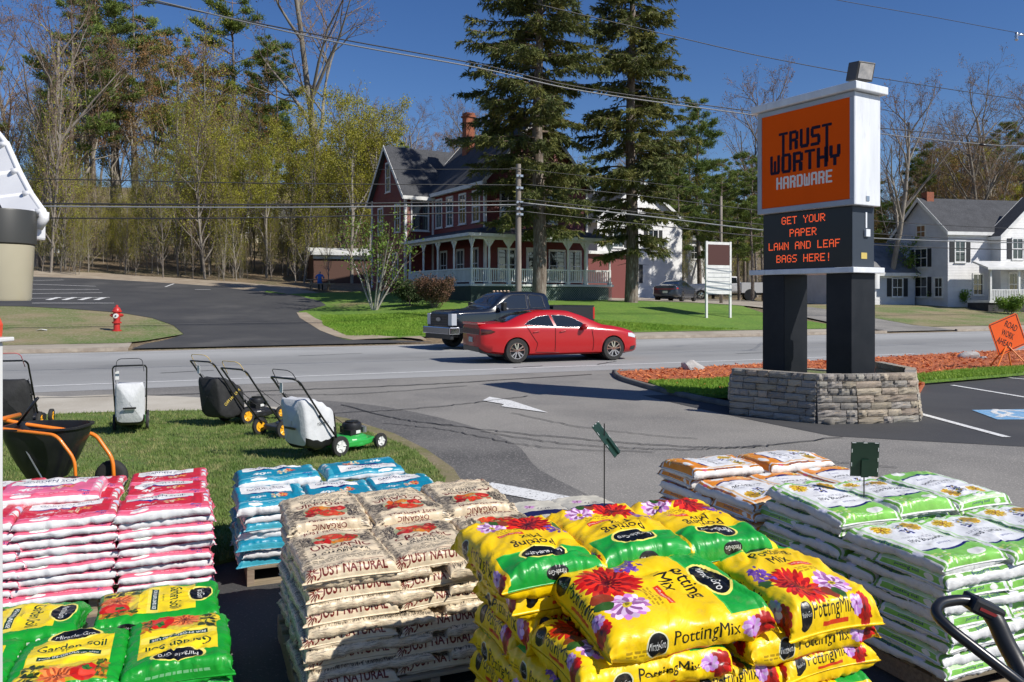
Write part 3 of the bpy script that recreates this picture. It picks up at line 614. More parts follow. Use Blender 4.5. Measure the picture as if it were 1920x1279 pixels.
def window(par,face,c,u,z,w_,h_,shut=False,mul=True,trim=None,boarded=None):
    mp=wallmap(face,c); mb=MB(); t=.09
    for q in ((u-w_/2-t,u+w_/2+t,z+h_,z+h_+t*1.4),(u-w_/2-t,u+w_/2+t,z-t,z),(u-w_/2-t,u-w_/2,z,z+h_),(u+w_/2,u+w_/2+t,z,z+h_)): wbox(mb,mp,*q,-.02,.05)
    wbox(mb,mp,u-w_/2,u+w_/2,z+h_*.5-.03,z+h_*.5+.03,-.01,.03)
    if mul: wbox(mb,mp,u-.02,u+.02,z,z+h_,-.01,.022)
    f=mb.build('window',trim or M_trim,par,fixn=True)
    mb=MB(); wbox(mb,mp,u-w_/2,u+w_/2,z,z+h_,-.03,.006); mb.build('pane',boarded or M_glass,f,fixn=True)
    mb=MB(); wbox(mb,mp,u-w_/2-t-.04,u+w_/2+t+.04,z-t-.05,z-t,-.01,.10); mb.build('sill',trim or M_trim,f,fixn=True)
    if shut:
        for s in (-1,1):
            mb=MB(); wbox(mb,mp,u+s*(w_/2+t+.20)-.19,u+s*(w_/2+t+.20)+.19,z-.03,z+h_+.03,.003,.04); mb.build('shutter',M_shut,f,fixn=True)
def gable_body(par,p0,p1,q0,q1,ze,za,axis,mw,mr,over=.35,trim=True,zb=0,endtrim=(1,1)):
    """walls + gabled roof; axis 'p' or 'q' is the ridge direction"""
    mb=MB()
    if axis=='p':
        qm=(q0+q1)/2; prof=[(q0,zb),(q1,zb),(q1,ze),(qm,za),(q0,ze)]; mb.prism(prof,p0,p1,map=lambda a,b,c:(c,a,b))
    else:
        pm=(p0+p1)/2; prof=[(p0,zb),(p1,zb),(p1,ze),(pm,za),(p0,ze)]; mb.prism(prof,q0,q1,map=lambda a,b,c:(a,c,b))
    mb.build('wall',mw,par,fixn=True)
    lo,hi=(q0,q1) if axis=='p' else (p0,p1); mid=(lo+hi)/2; sl=(za-ze)/(mid-lo); L0,L1=(p0,p1) if axis=='p' else (q0,q1)
    mp=(lambda a,b,c:(c,a,b)) if axis=='p' else (lambda a,b,c:(a,c,b)); t=.12
    e0=lo-over; e1=hi+over; z0=ze-over*sl+.04
    mb=MB(); mb.prism([(e0,z0),(mid,za+.04),(mid,za+.04+t),(e0,z0+t)],L0-over,L1+over,map=mp)
    mb.prism([(mid,za+.04),(e1,z0),(e1,z0+t),(mid,za+.04+t)],L0-over,L1+over,map=mp); rf=mb.build('roof',mr,par,fixn=True)
    if trim:
        mb=MB()
        for e,(c0,c1) in enumerate(((L0-over-.03,L0-over),(L1+over,L1+over+.03))):
            mb.prism([(e0,z0-.16),(mid,za-.12),(mid,za+.19),(e0,z0+.15)],c0,c1,map=mp); mb.prism([(mid,za-.12),(e1,z0-.16),(e1,z0+.15),(mid,za+.19)],c0,c1,map=mp)
        mb.prism([(e0-.03,z0-.14),(e0,z0-.14),(e0,z0+.1),(e0-.03,z0+.1)],L0-over,L1+over,map=mp); mb.prism([(e1,z0-.14),(e1+.03,z0-.14),(e1+.03,z0+.1),(e1,z0+.1)],L0-over,L1+over,map=mp)
        mb.prism([(lo-.05,ze-.45),(lo-.004,ze-.45),(lo-.004,ze-.02),(lo-.05,ze-.02)],L0-.05,L1+.05,map=mp)
        mb.build('roof_trim',M_trim,par,fixn=True)
    return rf
def cornerboards(par,pts,z0,z1,w_=.16,m=None):
    mb=MB()
    for p,q in pts: mb.box(p-w_/2,p+w_/2,q-w_/2,q+w_/2,z0,z1)
    mb.build('corner_board',m or M_trim,par)
# ---- the red house
HB=1.6; RH=thing('red_house','dark red Victorian clapboard house with white wraparound porch, grey roofs and brick chimney','house',(-2.3,45,HB),R(31))
gable_body(RH,2,9.5,2,11,7.4,11.5,'q',M_redw,M_shing); gable_body(RH,0,5.7,9.3,15.3,7.2,10.6,'p',M_redw,M_shing)
cornerboards(RH,[(2,2),(9.5,2),(2,9.2),(0,9.3),(0,15.3)],.9,7.2)
mb=MB(); mb.box(4.2,4.85,8.6,9.2,9,12.9); mb.box(4.13,4.92,8.53,9.27,12.6,12.72); mb.build('chimney',M_brick,RH)
mb=MB(); mb.box(6.6,7.1,5.5,6.0,9.5,12.3); mb.build('chimney',M_brick,RH)
for q in (3.1,4.9,6.7,8.3): window(RH,'l',2,q,4.9,.8,1.75)
window(RH,'f',9.3,1.05,4.75,1.15,1.9,mul=False); window(RH,'l',0,10.6,4.7,.8,1.75); window(RH,'l',0,13.7,4.7,.8,1.75); window(RH,'l',0,12.3,7.6,.7,1.9); window(RH,'l',0,11,1.4,.8,1.75); window(RH,'l',0,13.7,1.4,.8,1.75)
for p in (3.6,6.6): window(RH,'f',2,p,4.9,1.0,1.7,shut=False)
window(RH,'f',2,5.7,8.2,.8,1.3)
for q in (3.3,5.2,7.6): window(RH,'l',2,q,1.45,.85,1.7)
for p in (3.5,7.2): window(RH,'f',2,p,1.3,1.1,1.8)
mb=MB(); mp=wallmap('f',2); wbox(mb,mp,4.9,5.9,1.05,3.3,-.02,.03); d_=mb.build('door',mat('door_white',(.6,.6,.58),.5),RH,fixn=True); mb=MB(); wbox(mb,mp,5.1,5.7,2.0,3.0,.031,.036); mb.build('pane',M_glass,d_,fixn=True)
window(RH,'f',2,8.6,1.3,.8,1.8)
# porch
mb=MB(); mb.box(-.1,2,-.1,8.9,.86,1.0); mb.box(2,10.1,-.1,2,.86,1.0); mb.build('porch_floor',mat('porch_floor_paint',(.55,.57,.56),.6),RH,bevel=.01)
mb=MB(); mb.box(-.05,1.99,-.05,8.85,0-.3,.84,0); mb.box(2.0,2.6,-.05,1.9,-.3,.84,0); mb.box(2.6,10.05,.35,1.9,-.3,.84,0); mb.build('foundation_skirt',M_green,RH)
mb=MB()                                                  # lattice, too fine to pick apart
for k in range(-4,50):
    x=2.6+k*.16
    for s in (-1,1):
        x0,x1=(x,x+.9) if s>0 else (x+.9,x); a,b=(0,0),(0,0); pts=[]
        lo,hi=2.62,10.0
        P0=Vector((x0,-.06)); P1=Vector((x1,.84)); 
        d=P1-P0
        t0,t1=0,1
        if d.x>0: t0=max(0,(lo-P0.x)/d.x); t1=min(1,(hi-P0.x)/d.x)
        else: t0=max(0,(hi-P0.x)/d.x); t1=min(1,(lo-P0.x)/d.x)
        if t1<=t0: continue
        A=P0+d*t0; B=P0+d*t1; n_=Vector((-d.y,d.x)).normalized()*.017
        mb.prism([tuple(A-n_),tuple(B-n_),tuple(B+n_),tuple(A+n_)],.0+(.012 if s>0 else 0),.01+(.012 if s>0 else 0),map=lambda a_,b_,c_:(a_,c_-.02,b_))
tag(mb.build('lattice',mat('lattice_green',(.10,.16,.13),.6,c2=(.2,.25,.22),scale=5),RH,fixn=True),kind='stuff')
posts=[(0.08,q) for q in (.08,2.3,4.5,6.6,8.7)]+[(p,.08) for p in (1.2,2.5,4.6,6.7,8.0,9.9)]
for p,q in posts:
    mb=MB(); mb.lathe([(.09,1.0),(.09,1.9),(.06,1.95),(.075,2.5),(.06,3.1),(.09,3.15),(.09,3.6)],8); mb.box(-.11,.11,-.11,.11,1.0,1.16); mb.box(-.12,.12,-.12,.12,3.4,3.62)
    for s in (-1,1): mb.prism([(0,3.55),(s*.38,3.55),(s*.05,3.1)],-.02,.02,map=(lambda a,b,c:(a,c,b)) if q<.1 and p>.1 else (lambda a,b,c:(c,a,b)))
    mb.build('porch_post',M_trim,RH,(p,q,0),fixn=True)
mb=MB(); mb.box(0,.12,.05,8.8,1.82,1.9); mb.box(.12,9.95,.04,.14,1.82,1.9); mb.box(0,.10,.05,8.8,1.1,1.16); mb.box(.12,9.95,.05,.13,1.1,1.16); mb.build('porch_rail',M_trim,RH)
mb=MB()
for k in range(62): mb.box(.02,.09,.25+k*.14,.25+k*.14+.085,1.16,1.82)
for k in range(70): mb.box(.22+k*.139,.22+k*.139+.055,.06,.11,1.16,1.82)
tag(mb.build('balusters',M_trim,RH),kind='stuff')
mb=MB(); mb.box(-.05,.20,-.05,8.95,3.55,3.80); mb.box(.2,10.05,-.05,.2,3.55,3.80); mb.build('porch_beam',M_trim,RH)
mb=MB(); z0,z1=3.84,4.45; e=-.35
V=[(e,e,z0),(10.4,e,z0),(10.4,2,z1),(2,2,z1),(2,9.3,z1),(e,9.3,z0)]; n=len(V); V2=V+[(x,y,z-.12) for x,y,z in V]
mb.add(V2,[(0,1,2,3),(0,3,4,5),(9,8,7,6),(11,10,9,6),(0,6,7,1),(1,7,8,2),(2,8,9,3),(3,9,10,4),(4,10,11,5),(5,11,6,0)]); mb.build('porch_roof',M_shing,RH,fixn=True)
mb=MB(); mb.box(e-.03,e-.005,e-.02,9.3,3.68,3.86); mb.box(e,10.4,e-.03,e-.005,3.68,3.86); mb.build('porch_fascia',M_trim,RH)
mb=MB(); mb.box(10.4,13.8,3,9,-.2,3.1); mb.build('annex_wall',mat('annex_red',(.17,.045,.038),.6),RH); mb=MB(); mb.box(10.2,14.1,2.7,9.3,3.1,3.3); mb.build('annex_roof',M_trim,RH)
# white building right behind the red house, seen between the spruces
def simple_house(name,label,loc,rz,w_,d_,ze,za,mw,mr,axis='p',wins=(),chim=False,shut=False,z=0):
    t=thing(name,label,'house',loc,R(rz)); gable_body(t,0,w_,0,d_,ze,za,axis,mw,mr,zb=-2)
    for f,c,u,zz,a,b in wins: window(t,f,c,u,zz,a,b,shut=shut)
    if chim: mb=MB(); mb.box(w_*.4,w_*.4+.7,d_*.5-.3,d_*.5+.4,ze,za+1.2); mb.build('chimney',M_brick,t)
    return t
def gz(u,Y): x=(u-960)/FOC*Y; return (x,Y,T(x,Y))
simple_house('white_house','tall white house showing behind the red porch between the two spruces',gz(1120,66),24,8.5,9,6.3,9.5,M_whw,M_shing,'q',[('f',0,2,4,.9,1.5),('f',0,5.5,4,.9,1.5),('f',0,3.5,1,.9,1.5),('l',0,3,4,.9,1.5)],shut=True)
simple_house('white_house','plain white house up the slope behind the blossom bush',gz(1195,92),24,11,9,6.5,9.5,M_whw,M_shg,'p',[('f',0,2,4,.9,1.5),('f',0,5,4,.9,1.5),('f',0,8,4,.9,1.5),('f',0,3,1,.9,1.5),('l',0,4,4,.9,1.5)])
simple_house('white_house','white cottage glimpsed through the trunks of the left wood',gz(292,90),16,4.6,6,3.0,4.6,M_whw,M_shg,'q',[('f',0,1.3,1.2,.9,1.1),('f',0,3.3,1.2,.9,1.1)])
simple_house('cream_house','long cream house glimpsed through slim trunks left of the red house',gz(395,93),18,9.5,7,3.2,5.0,mat('cream_wall',(.62,.58,.44),.7,c2=(.55,.5,.4),scale=2),M_shg,'p',[('f',0,1.5,1.2,1.0,1.2),('f',0,4.2,1.2,1.0,1.2),('f',0,7.4,1.2,1.0,1.2)])
simple_house('shed','small white shed behind the left end of the parking lot',gz(98,80),10,1.7,2.5,1.9,2.5,M_whw,M_shg,'q',[])
simple_house('garage','low flat white fronted garage left of the magnolia bush',gz(588,62),20,4.6,5,2.3,2.7,mat('garage_dark',(.10,.05,.035),.8),M_trim,'p',[])
# ---- grey and white house at the right
GX,GY=31.2,57.0; GH=thing('grey_house','large weathered white and grey house with steep dark roofs at the right edge','house',(GX,GY,T(GX,GY)),R(12))
gable_body(GH,0,13,0,5.6,5.5,8.0,'p',M_gryw,M_shing,over=.25)
gable_body(GH,1.0,3.4,5.6,9,3.3,5.4,'q',M_gryw,M_shg,over=.2)
for z,hh in ((.8,1.4),(3.0,1.3)): window(GH,'l',0,2.7,z,1.2,hh,shut=True)
window(GH,'l',0,2.7,5.2,.85,.85,boarded=mat('brown_board',(.25,.13,.06),.8)); window(GH,'l',0,.9,.8,.7,1.3)
mb=MB(); mb.box(.35,.95,2.5,3.1,7.2,8.6); mb.build('chimney',M_brick,GH)
gable_body(GH,3.6,9.6,-.9,0,5.2,7.9,'q',M_whw,M_shing,over=.3)
window(GH,'f',0,1.0,3.3,.75,1.4,shut=True); window(GH,'f',-.9,5.0,3.5,.8,1.4,shut=True); window(GH,'f',-.9,7.6,3.5,.8,1.4,shut=True); window(GH,'f',0,2.5,.95,.75,1.4); window(GH,'f',-.9,4.7,.9,.8,1.5); window(GH,'f',-.9,7.2,.9,.7,1.4)
mb=MB(); mb.box(.8,11,-2.9,-.91,.35,.5); mb.build('porch_floor',M_trim,GH)
mb=MB(); V=[(.4,-3.2,2.75),(11.3,-3.2,2.75),(10.6,-.95,3.3),(1.2,-.95,3.3)]; mb.add(V+[(x,y,z-.14) for x,y,z in V],[(0,1,2,3),(7,6,5,4),(0,4,5,1),(1,5,6,2),(2,6,7,3),(3,7,4,0)]); mb.build('porch_roof',M_trim,GH,fixn=True)
for p in (.9,3.2,5.6,8.0): mb=MB(); mb.box(p,p+.14,-2.85,-2.71,.5,2.62); mb.build('porch_post',M_trim,GH)
mb=MB(); mb.box(.9,10.9,-2.82,-2.74,1.2,1.27); mb.build('porch_rail',M_trim,GH)
mb=MB(); 
for k in range(76): mb.box(1.0+k*.13,1.06+k*.13,-2.81,-2.76,.5,1.2)
tag(mb.build('balusters',M_trim,GH),kind='stuff')
mb=MB(); mb.box(.8,11,-2.8,-.95,-.9,.34); mb.build('foundation_skirt',mat('stone_dark',(.06,.06,.065),.9,c2=(.03,.03,.03),scale=2),GH)
gable_body(GH,-6.5,-.3,3.0,8.5,2.6,4.8,'p',M_gryw,M_shg,over=.25); window(GH,'f',3.0,-4.6,.8,.8,1.3,shut=True); window(GH,'f',3.0,-1.8,.8,.8,1.3,shut=True)
# ---- letter board on the lawn
p=gnd(1369,597); LB_=thing('letter_board','white two legged letter board with a brown header panel on the grass bank','sign',(p.x,p.y,p.z-.05),R(205))
mb=MB(); sc=p.y/FOC
for x in (0,1.62): mb=MB(); mb.box(x-.06,x+.06,-.05,.05,-.3,145*sc); mb.build('leg',M_white,LB_)
mb=MB(); mb.box(-.0,1.62,-.04,.04,47*sc,144*sc,0); mb.build('panel',M_white,LB_)
for y in (-.048,.041): mb=MB(); mb.box(.07,1.55,y,y+.007,101*sc,139*sc); mb.build('header_panel',mat('brown_panel',(.07,.022,.016),.5),LB_)
mb=MB()
for k in range(6): mb.box(.07,1.55,-.05,.05,(54+k*8)*sc,(55.2+k*8)*sc)
mb.build('letter_track',mat('track_grey',(.35,.36,.38),.5),LB_)
# ---- poles and wires
M_pole=mat('pole_wood',(.30,.27,.23),.9,c2=(.18,.15,.12),scale=3,stretch=(3,3,.2),bump=.5,bscale=10,bdist=.01); M_wire=mat('cable_black',(.012,.012,.014),.5); M_wire2=mat('cable_grey',(.16,.17,.18),.45)
Y0=onroad(972,33.6); x0=(972-960)/FOC*Y0; UP=thing('utility_pole','weathered wooden utility pole with many cables on the bank before the red porch','pole',(x0,Y0,T(x0,Y0)),TH)
top=CAM_H+(555-308)/FOC*Y0-T(x0,Y0)
mb=MB(); mb.tube([(0,0,-.3),(0,0,top)],[.15,.115],12); mb.build('shaft',M_pole,UP,smooth=True,angle=50)
for z,k in ((top-.55,1),(top-1.1,1),(top-1.75,1),(top-2.05,1),(top-2.3,0)):
    mb=MB(); mb.box(-.16,.16,-.19,-.13,z-.05,z+.05); mb.tube([(0,-.2,z),(0,-.3,z)],.04,8); mb.build('bracket',M_alu,UP)
mb=MB(); mb.tube([(.1,-.16,top-1.9),(.75,-.2,top-1.85)],.055,8); mb.build('splice_case',M_blackm,UP)
Y1=onroad(1352,47); x1=(1352-960)/FOC*Y1; U2=thing('utility_pole','thin distant utility pole standing behind the white letter board','pole',(x1,Y1,T(x1,Y1)),TH)
mb=MB(); mb.tube([(0,0,-.3),(0,0,CAM_H+(555-368)/FOC*Y1-T(x1,Y1))],[.12,.09],10); mb.build('shaft',M_pole,U2,smooth=True)
def wire(pts,r,label,n=None,m=None,name='overhead_cable'):
    P=[]
    for q in pts:
        Y=onroad(q[0],n) if len(q)==2 else q[2]; P.append(at(q[0],q[1],Y))
    Q=[]
    for i_ in range(len(P)-1):
        a,b,c,d=P[max(i_-1,0)],P[i_],P[i_+1],P[min(i_+2,len(P)-1)]
        for j in range(8):
            t=j/8; Q.append(.5*((2*b)+(c-a)*t+(2*a-5*b+4*c-d)*t*t+(3*b-a-3*c+d)*t**3))
    Q.append(P[-1]); mb=MB(); mb.tube(Q,r,5); return tag(mb.build(name,m or M_wire,smooth=True),label,'cable','cables strung along the road')
N1=33.4
wire([(-260,331),(100,336),(520,344),(968,347)],.02,'uppermost thin cable left of the utility pole',N1)
wire([(-260,379),(100,382),(520,383.5),(968,377)],.035,'thick black cable left of the utility pole, upper of the close pair',N1)
wire([(-260,384),(100,387),(520,389),(968,384)],.03,'grey cable just under the thick black cable left of the pole',N1,M_wire2)
wire([(-260,405),(100,409),(520,408),(968,396)],.026,'lowest cable left of the utility pole',N1)
wire([(976,345),(1200,367),(1500,403),(1800,424),(2100,436)],.02,'uppermost thin cable right of the utility pole',N1)
wire([(976,372),(1200,398),(1500,427),(1800,448),(2100,458)],.022,'second cable down right of the utility pole',N1)
wire([(976,380),(1200,404),(1500,438),(1800,453),(2100,458)],.035,'thick cable right of the utility pole',N1,M_wire2)
wire([(976,396),(1200,420),(1500,450),(1800,466),(2100,470)],.026,'lowest cable right of the utility pole',N1)
wire([(700,318),(968,317),(976,317),(1300,352)],.012,'thin service wire crossing the top of the utility pole',N1)
N2=17.0
wire([(-200,-110),(262,-2),(620,70),(900,121),(1100,166),(1435,212),(1660,241),(1920,262),(2200,275)],.014,'upper of the paired cables sagging across the sky from top left',N2)
wire([(-200,-125),(240,-12),(610,75),(900,128),(1100,172),(1435,219),(1660,252),(1850,271),(1920,274),(2200,284)],.016,'lower of the paired cables sagging across the sky from top left',N2,M_wire2)
wire([(1000,6),(1250,65),(1430,106),(1640,145),(1920,188),(2200,225)],.012,'thin wire passing behind the flood light on the sign',N2+1)
wire([(1400,-35),(1570,0),(1750,32),(1900,60),(2000,75)],.009,'thin wire crossing the top right corner of the sky',N2)
wire([(1848,272),(1890,238),(1925,212),(2100,60)],.012,'wire rising steeply to the right edge from the cable splice',N2)
c=at(1848,272,onroad(1848,N2)); mb=MB(); mb.M=rz_m(*c,TH); mb.tube([(-.25,0,0),(.25,0,-.02)],.035,8); tag(mb.build('cable_splice',M_blackm,smooth=True),'black splice case clipped on the lower sky cable at the right','splice')
c=at(1906,68,onroad(1906,N2)); mb=MB(); mb.M=rz_m(*c,TH); mb.lathe([(.03,-.14),(.06,-.1),(.03,-.05),(.06,0),(.03,.05),(.05,.1)],10); mb.tube([(0,0,.05),(.5,0,.1)],.03,6); tag(mb.build('insulator',M_alu,smooth=True),'grey insulator bracket at the top right edge of the sky','insulator')
# ================================================================== TREES
def tubes(segs, name, m):
    """segs: rows of x0 y0 z0 x1 y1 z1 r0 r1 -> one mesh of tapered prisms"""
    S=np.asarray(segs,float); out_v=[]; out_f=[]; base=0
    rmax=S[:,6]
    for lo,hi,k in ((.09,9,9),(.03,.09,5),(0,.03,3)):
        s=S[(rmax>=lo)&(rmax<hi)]
        if not len(s): continue
        p,q,r0,r1=s[:,:3],s[:,3:6],s[:,6],s[:,7]; d=q-p; L=np.linalg.norm(d,axis=1,keepdims=True)+1e-9; d=d/L; q=q+d*np.minimum(r0[:,None]*.35,L*.2)
        ref=np.where(np.abs(d[:,2:3])>.8,[[1.,0,0]],[[0,0,1.]]); u=np.cross(d,ref); u/=np.linalg.norm(u,axis=1,keepdims=True); w_=np.cross(d,u)
        t=np.arange(k)*2*math.pi/k; ring=u[:,None,:]*np.cos(t)[None,:,None]+w_[:,None,:]*np.sin(t)[None,:,None]
        V=np.concatenate([p[:,None]+ring*r0[:,None,None],q[:,None]+ring*r1[:,None,None]],1)
        n=len(s); off=base+np.arange(n)[:,None]*2*k; j=np.arange(k); jn=(j+1)%k
        F=np.stack([off+j,off+jn,off+k+jn,off+k+j],-1).reshape(-1,4); out_v.append(V.reshape(-1,3)); out_f.append(F); base+=n*2*k
    return rawmesh(name,np.concatenate(out_v),np.concatenate(out_f),m,smooth=True)
def blade_mesh(name,P,D,L,W,m,g,quads=False):
    """flat leaf-like faces at P along D"""
    n=len(P); D=D/ (np.linalg.norm(D,axis=1,keepdims=True)+1e-9); s=np.cross(D,g.normal(0,1,(n,3))); s/=np.linalg.norm(s,axis=1,keepdims=True)+1e-9
    L=np.broadcast_to(L,(n,))[:,None]; W=np.broadcast_to(W,(n,))[:,None]
    if quads:
        V=np.stack([P,P+D*L*.5+s*W,P+D*L,P+D*L*.5-s*W],1); F=np.arange(4*n).reshape(-1,4)
    else:
        V=np.stack([P-s*W,P+s*W,P+D*L],1); F=np.arange(3*n).reshape(-1,3)
    return rawmesh(name,V.reshape(-1,3),F,m)
def join_meshes(name,a,b):
    """append mesh b (material slot 1) to mesh a (slot 0)"""
    bm=bmesh.new(); bm.from_mesh(a); n=len(bm.faces); bm.from_mesh(b); bm.faces.ensure_lookup_table()
    for f in bm.faces[n:]: f.material_index=1
    me=bpy.data.meshes.new(name); bm.to_mesh(me); bm.free()
    for m in list(a.materials)+list(b.materials): me.materials.append(m)
    bpy.data.meshes.remove(a); bpy.data.meshes.remove(b); return me
def branch_tree(seed,H,r0,fork=.3,spread=.6,levels=4,kids_=(7,5,5,4),lenf=.62,wob=.12,up=.12,limb=.5,minr=.008,lean=0):
    """recursive bare tree; returns segments and twig tips"""
    g=np.random.default_rng(seed); S=[]; tips=[]
    def grow(p,d,L,r,lv):
        n=5 if lv<=1 else (4 if lv==2 else 3); pts=[p]; dd=d.copy(); rr=[r]
        for i_ in range(n):
            dd=dd+g.normal(0,wob*(1 if lv else .35),3); dd[2]+=up*(.5 if lv else .2)*(1 if lv<3 else .4); dd/=np.linalg.norm(dd)
            pts.append(pts[-1]+dd*L/n); rr.append(max(minr,r*(1-(i_+1)/n*(.72 if lv else .6))))
            S.append((*pts[-2],*pts[-1],rr[-2],rr[-1]))
        if lv>=levels: tips.append((pts[-1],dd)); tips.append((pts[1],dd)); return
        k=kids_[lv]
        for q in range(k):
            f=(fork+(1-fork)*(q+g.uniform(0,1))/k) if lv==0 else (.25+.75*(q+g.uniform(.2,1))/k)
            f=min(f,1); x=f*n; i_=min(int(x),n-1); t=x-i_; p1=pts[i_]*(1-t)+pts[i_+1]*t; r1=rr[i_]*(1-t)+rr[i_+1]*t
            base=pts[i_+1]-pts[i_]; base/=np.linalg.norm(base); s=np.cross(base,g.normal(0,1,3)); s/=np.linalg.norm(s)
            if lv==0:
                az=q*2.4+g.uniform(-.5,.5); s=np.array([math.cos(az),math.sin(az),.15]); 
            sp=spread*g.uniform(.7,1.3); d1=base*(1-sp*.5)+s*sp; d1/=np.linalg.norm(d1)
            Lk=L*lenf*g.uniform(.7,1.15)*(1-.45*f if lv==0 else 1-.3*f)*(limb*2 if lv==0 else 1)
            grow(p1,d1,Lk,max(minr,min(r1*.75,r1*.62+.002)),lv+1)
    d0=np.array([lean,0,1.0]); grow(np.zeros(3),d0/np.linalg.norm(d0),H,r0,0); return S,tips,g
M_bark_g=mat('bark_grey',(.17,.145,.12),.9,c2=(.28,.25,.21),scale=3,stretch=(1,1,.25),bump=.6,bscale=12,bdist=.03,obj_rand=.2)
M_bark_p=mat('bark_pale',(.22,.195,.16),.9,c2=(.14,.12,.10),scale=4,stretch=(1,1,.3),bump=.4,bscale=12,bdist=.02,obj_rand=.2)
M_bark_b=mat('bark_brown',(.10,.075,.055),.9,c2=(.2,.16,.13),scale=5,stretch=(1,1,.2),sp=(.32,.29,.25),spscale=14,splo=.5,sphi=.7,bump=1,bscale=14,bdist=.04)
M_twig=mat('twig',(.23,.165,.115),.9,c2=(.14,.105,.075),scale=1.5,obj_rand=.2)
M_bud=mat('budding_leaf',(.42,.40,.04),.7,c2=(.24,.25,.025),scale=.7,trans=.35,obj_rand=.18)
M_budg=mat('young_leaf',(.14,.26,.03),.7,c2=(.20,.30,.05),scale=.9,trans=.35,obj_rand=.15)
M_red=mat('red_bud',(.28,.13,.05),.8,c2=(.24,.17,.05),scale=.7,trans=.25,obj_rand=.15)
M_pine=mat('pine_needles',(.19,.25,.04),.75,c2=(.08,.13,.025),scale=.7,trans=.2,obj_rand=.15,c3=(.15,.19,.03),scale3=.5,lo3=.5,hi3=.7)
M_spr=mat('spruce_needles',(.14,.16,.036),.8,c2=(.07,.095,.024),scale=1.1,trans=.25,c3=(.24,.23,.05),scale3=.8,lo3=.48,hi3=.68)
def split_tree(S,rcut):
    S=np.array(S); return S[S[:,6]>=rcut],S[S[:,6]<rcut]
def make_tree(name,label,cat,S,rcut,bark,leafmesh,group,leafname='crown'):
    a,b=split_tree(S,rcut); t=thing(name,label,cat,(0,0,0),0,group)
    link('trunk',tubes(a,'trunk',bark),t)
    tw=tubes(b,'crown',M_twig if bark is not M_bark_p else M_bark_p) if len(b) else None
    if leafmesh is not None: tw=join_meshes('crown',tw,leafmesh) if tw else leafmesh
    link(leafname,tw,t); return t
def tip_leaves(tips,g,k,L,W,sp,m,frac=1.0):
    P=np.array([t[0] for t in tips]); D=np.array([t[1] for t in tips])
    sel=g.uniform(0,1,len(P))<frac; P=P[sel]; D=D[sel]
    P=np.repeat(P,k,0)+g.normal(0,sp,(len(P)*k,3)); D=np.repeat(D,k,0)+g.normal(0,.8,(len(D)*k,3))
    return blade_mesh('lf',P,D,L*g.uniform(.6,1.3,len(P)),W*g.uniform(.6,1.3,len(P)),m,g,quads=True)
PROTO={}
# big bare hardwoods
for i_,(sd_,H,fk,spd) in enumerate(((3,24,.28,.62),(8,22,.35,.5))):
    S,tips,g=branch_tree(sd_,H,.36,fk,spd,4,(9,6,5,4),.56,.13,.16,.5,.011)
    PROTO['bare%d'%i_]=make_tree('bare_tree','x','tree',S,.05,M_bark_g,tip_leaves(tips,g,2,.16,.05,.15,M_red,.45),'bare hardwood trees on the hillside')
# budding, yellow-green young trees: slim stems
for i_,(sd_,H) in enumerate(((21,12),(22,10),(23,14),(24,11))):
    S,tips,g=branch_tree(sd_,H,.085,.08,.5,3,(24,6,5),.34,.14,.25,.5,.011)
    PROTO['bud%d'%i_]=make_tree('budding_tree','x','tree',S,.022,M_bark_g,tip_leaves(tips,g,4,.11,.038,.30,M_bud,(.75,.30,.5,.14)[i_]),'slim budding trees of the wood')
S,tips,g=branch_tree(31,17,.2,.3,.5,4,(9,5,4,3),.5,.12,.2,.5,.01)
PROTO['red']=make_tree('budding_tree','x','tree',S,.04,M_bark_g,tip_leaves(tips,g,4,.17,.055,.25,M_red,.9),'red budding maples of the wood')
S,tips,g=branch_tree(35,16,.2,.25,.55,4,(9,5,4,3),.5,.12,.2,.5,.01)
PROTO['green']=make_tree('leafing_tree','x','tree',S,.04,M_bark_g,tip_leaves(tips,g,6,.2,.07,.3,M_bud,.95),'fresh yellow green trees of the wood')
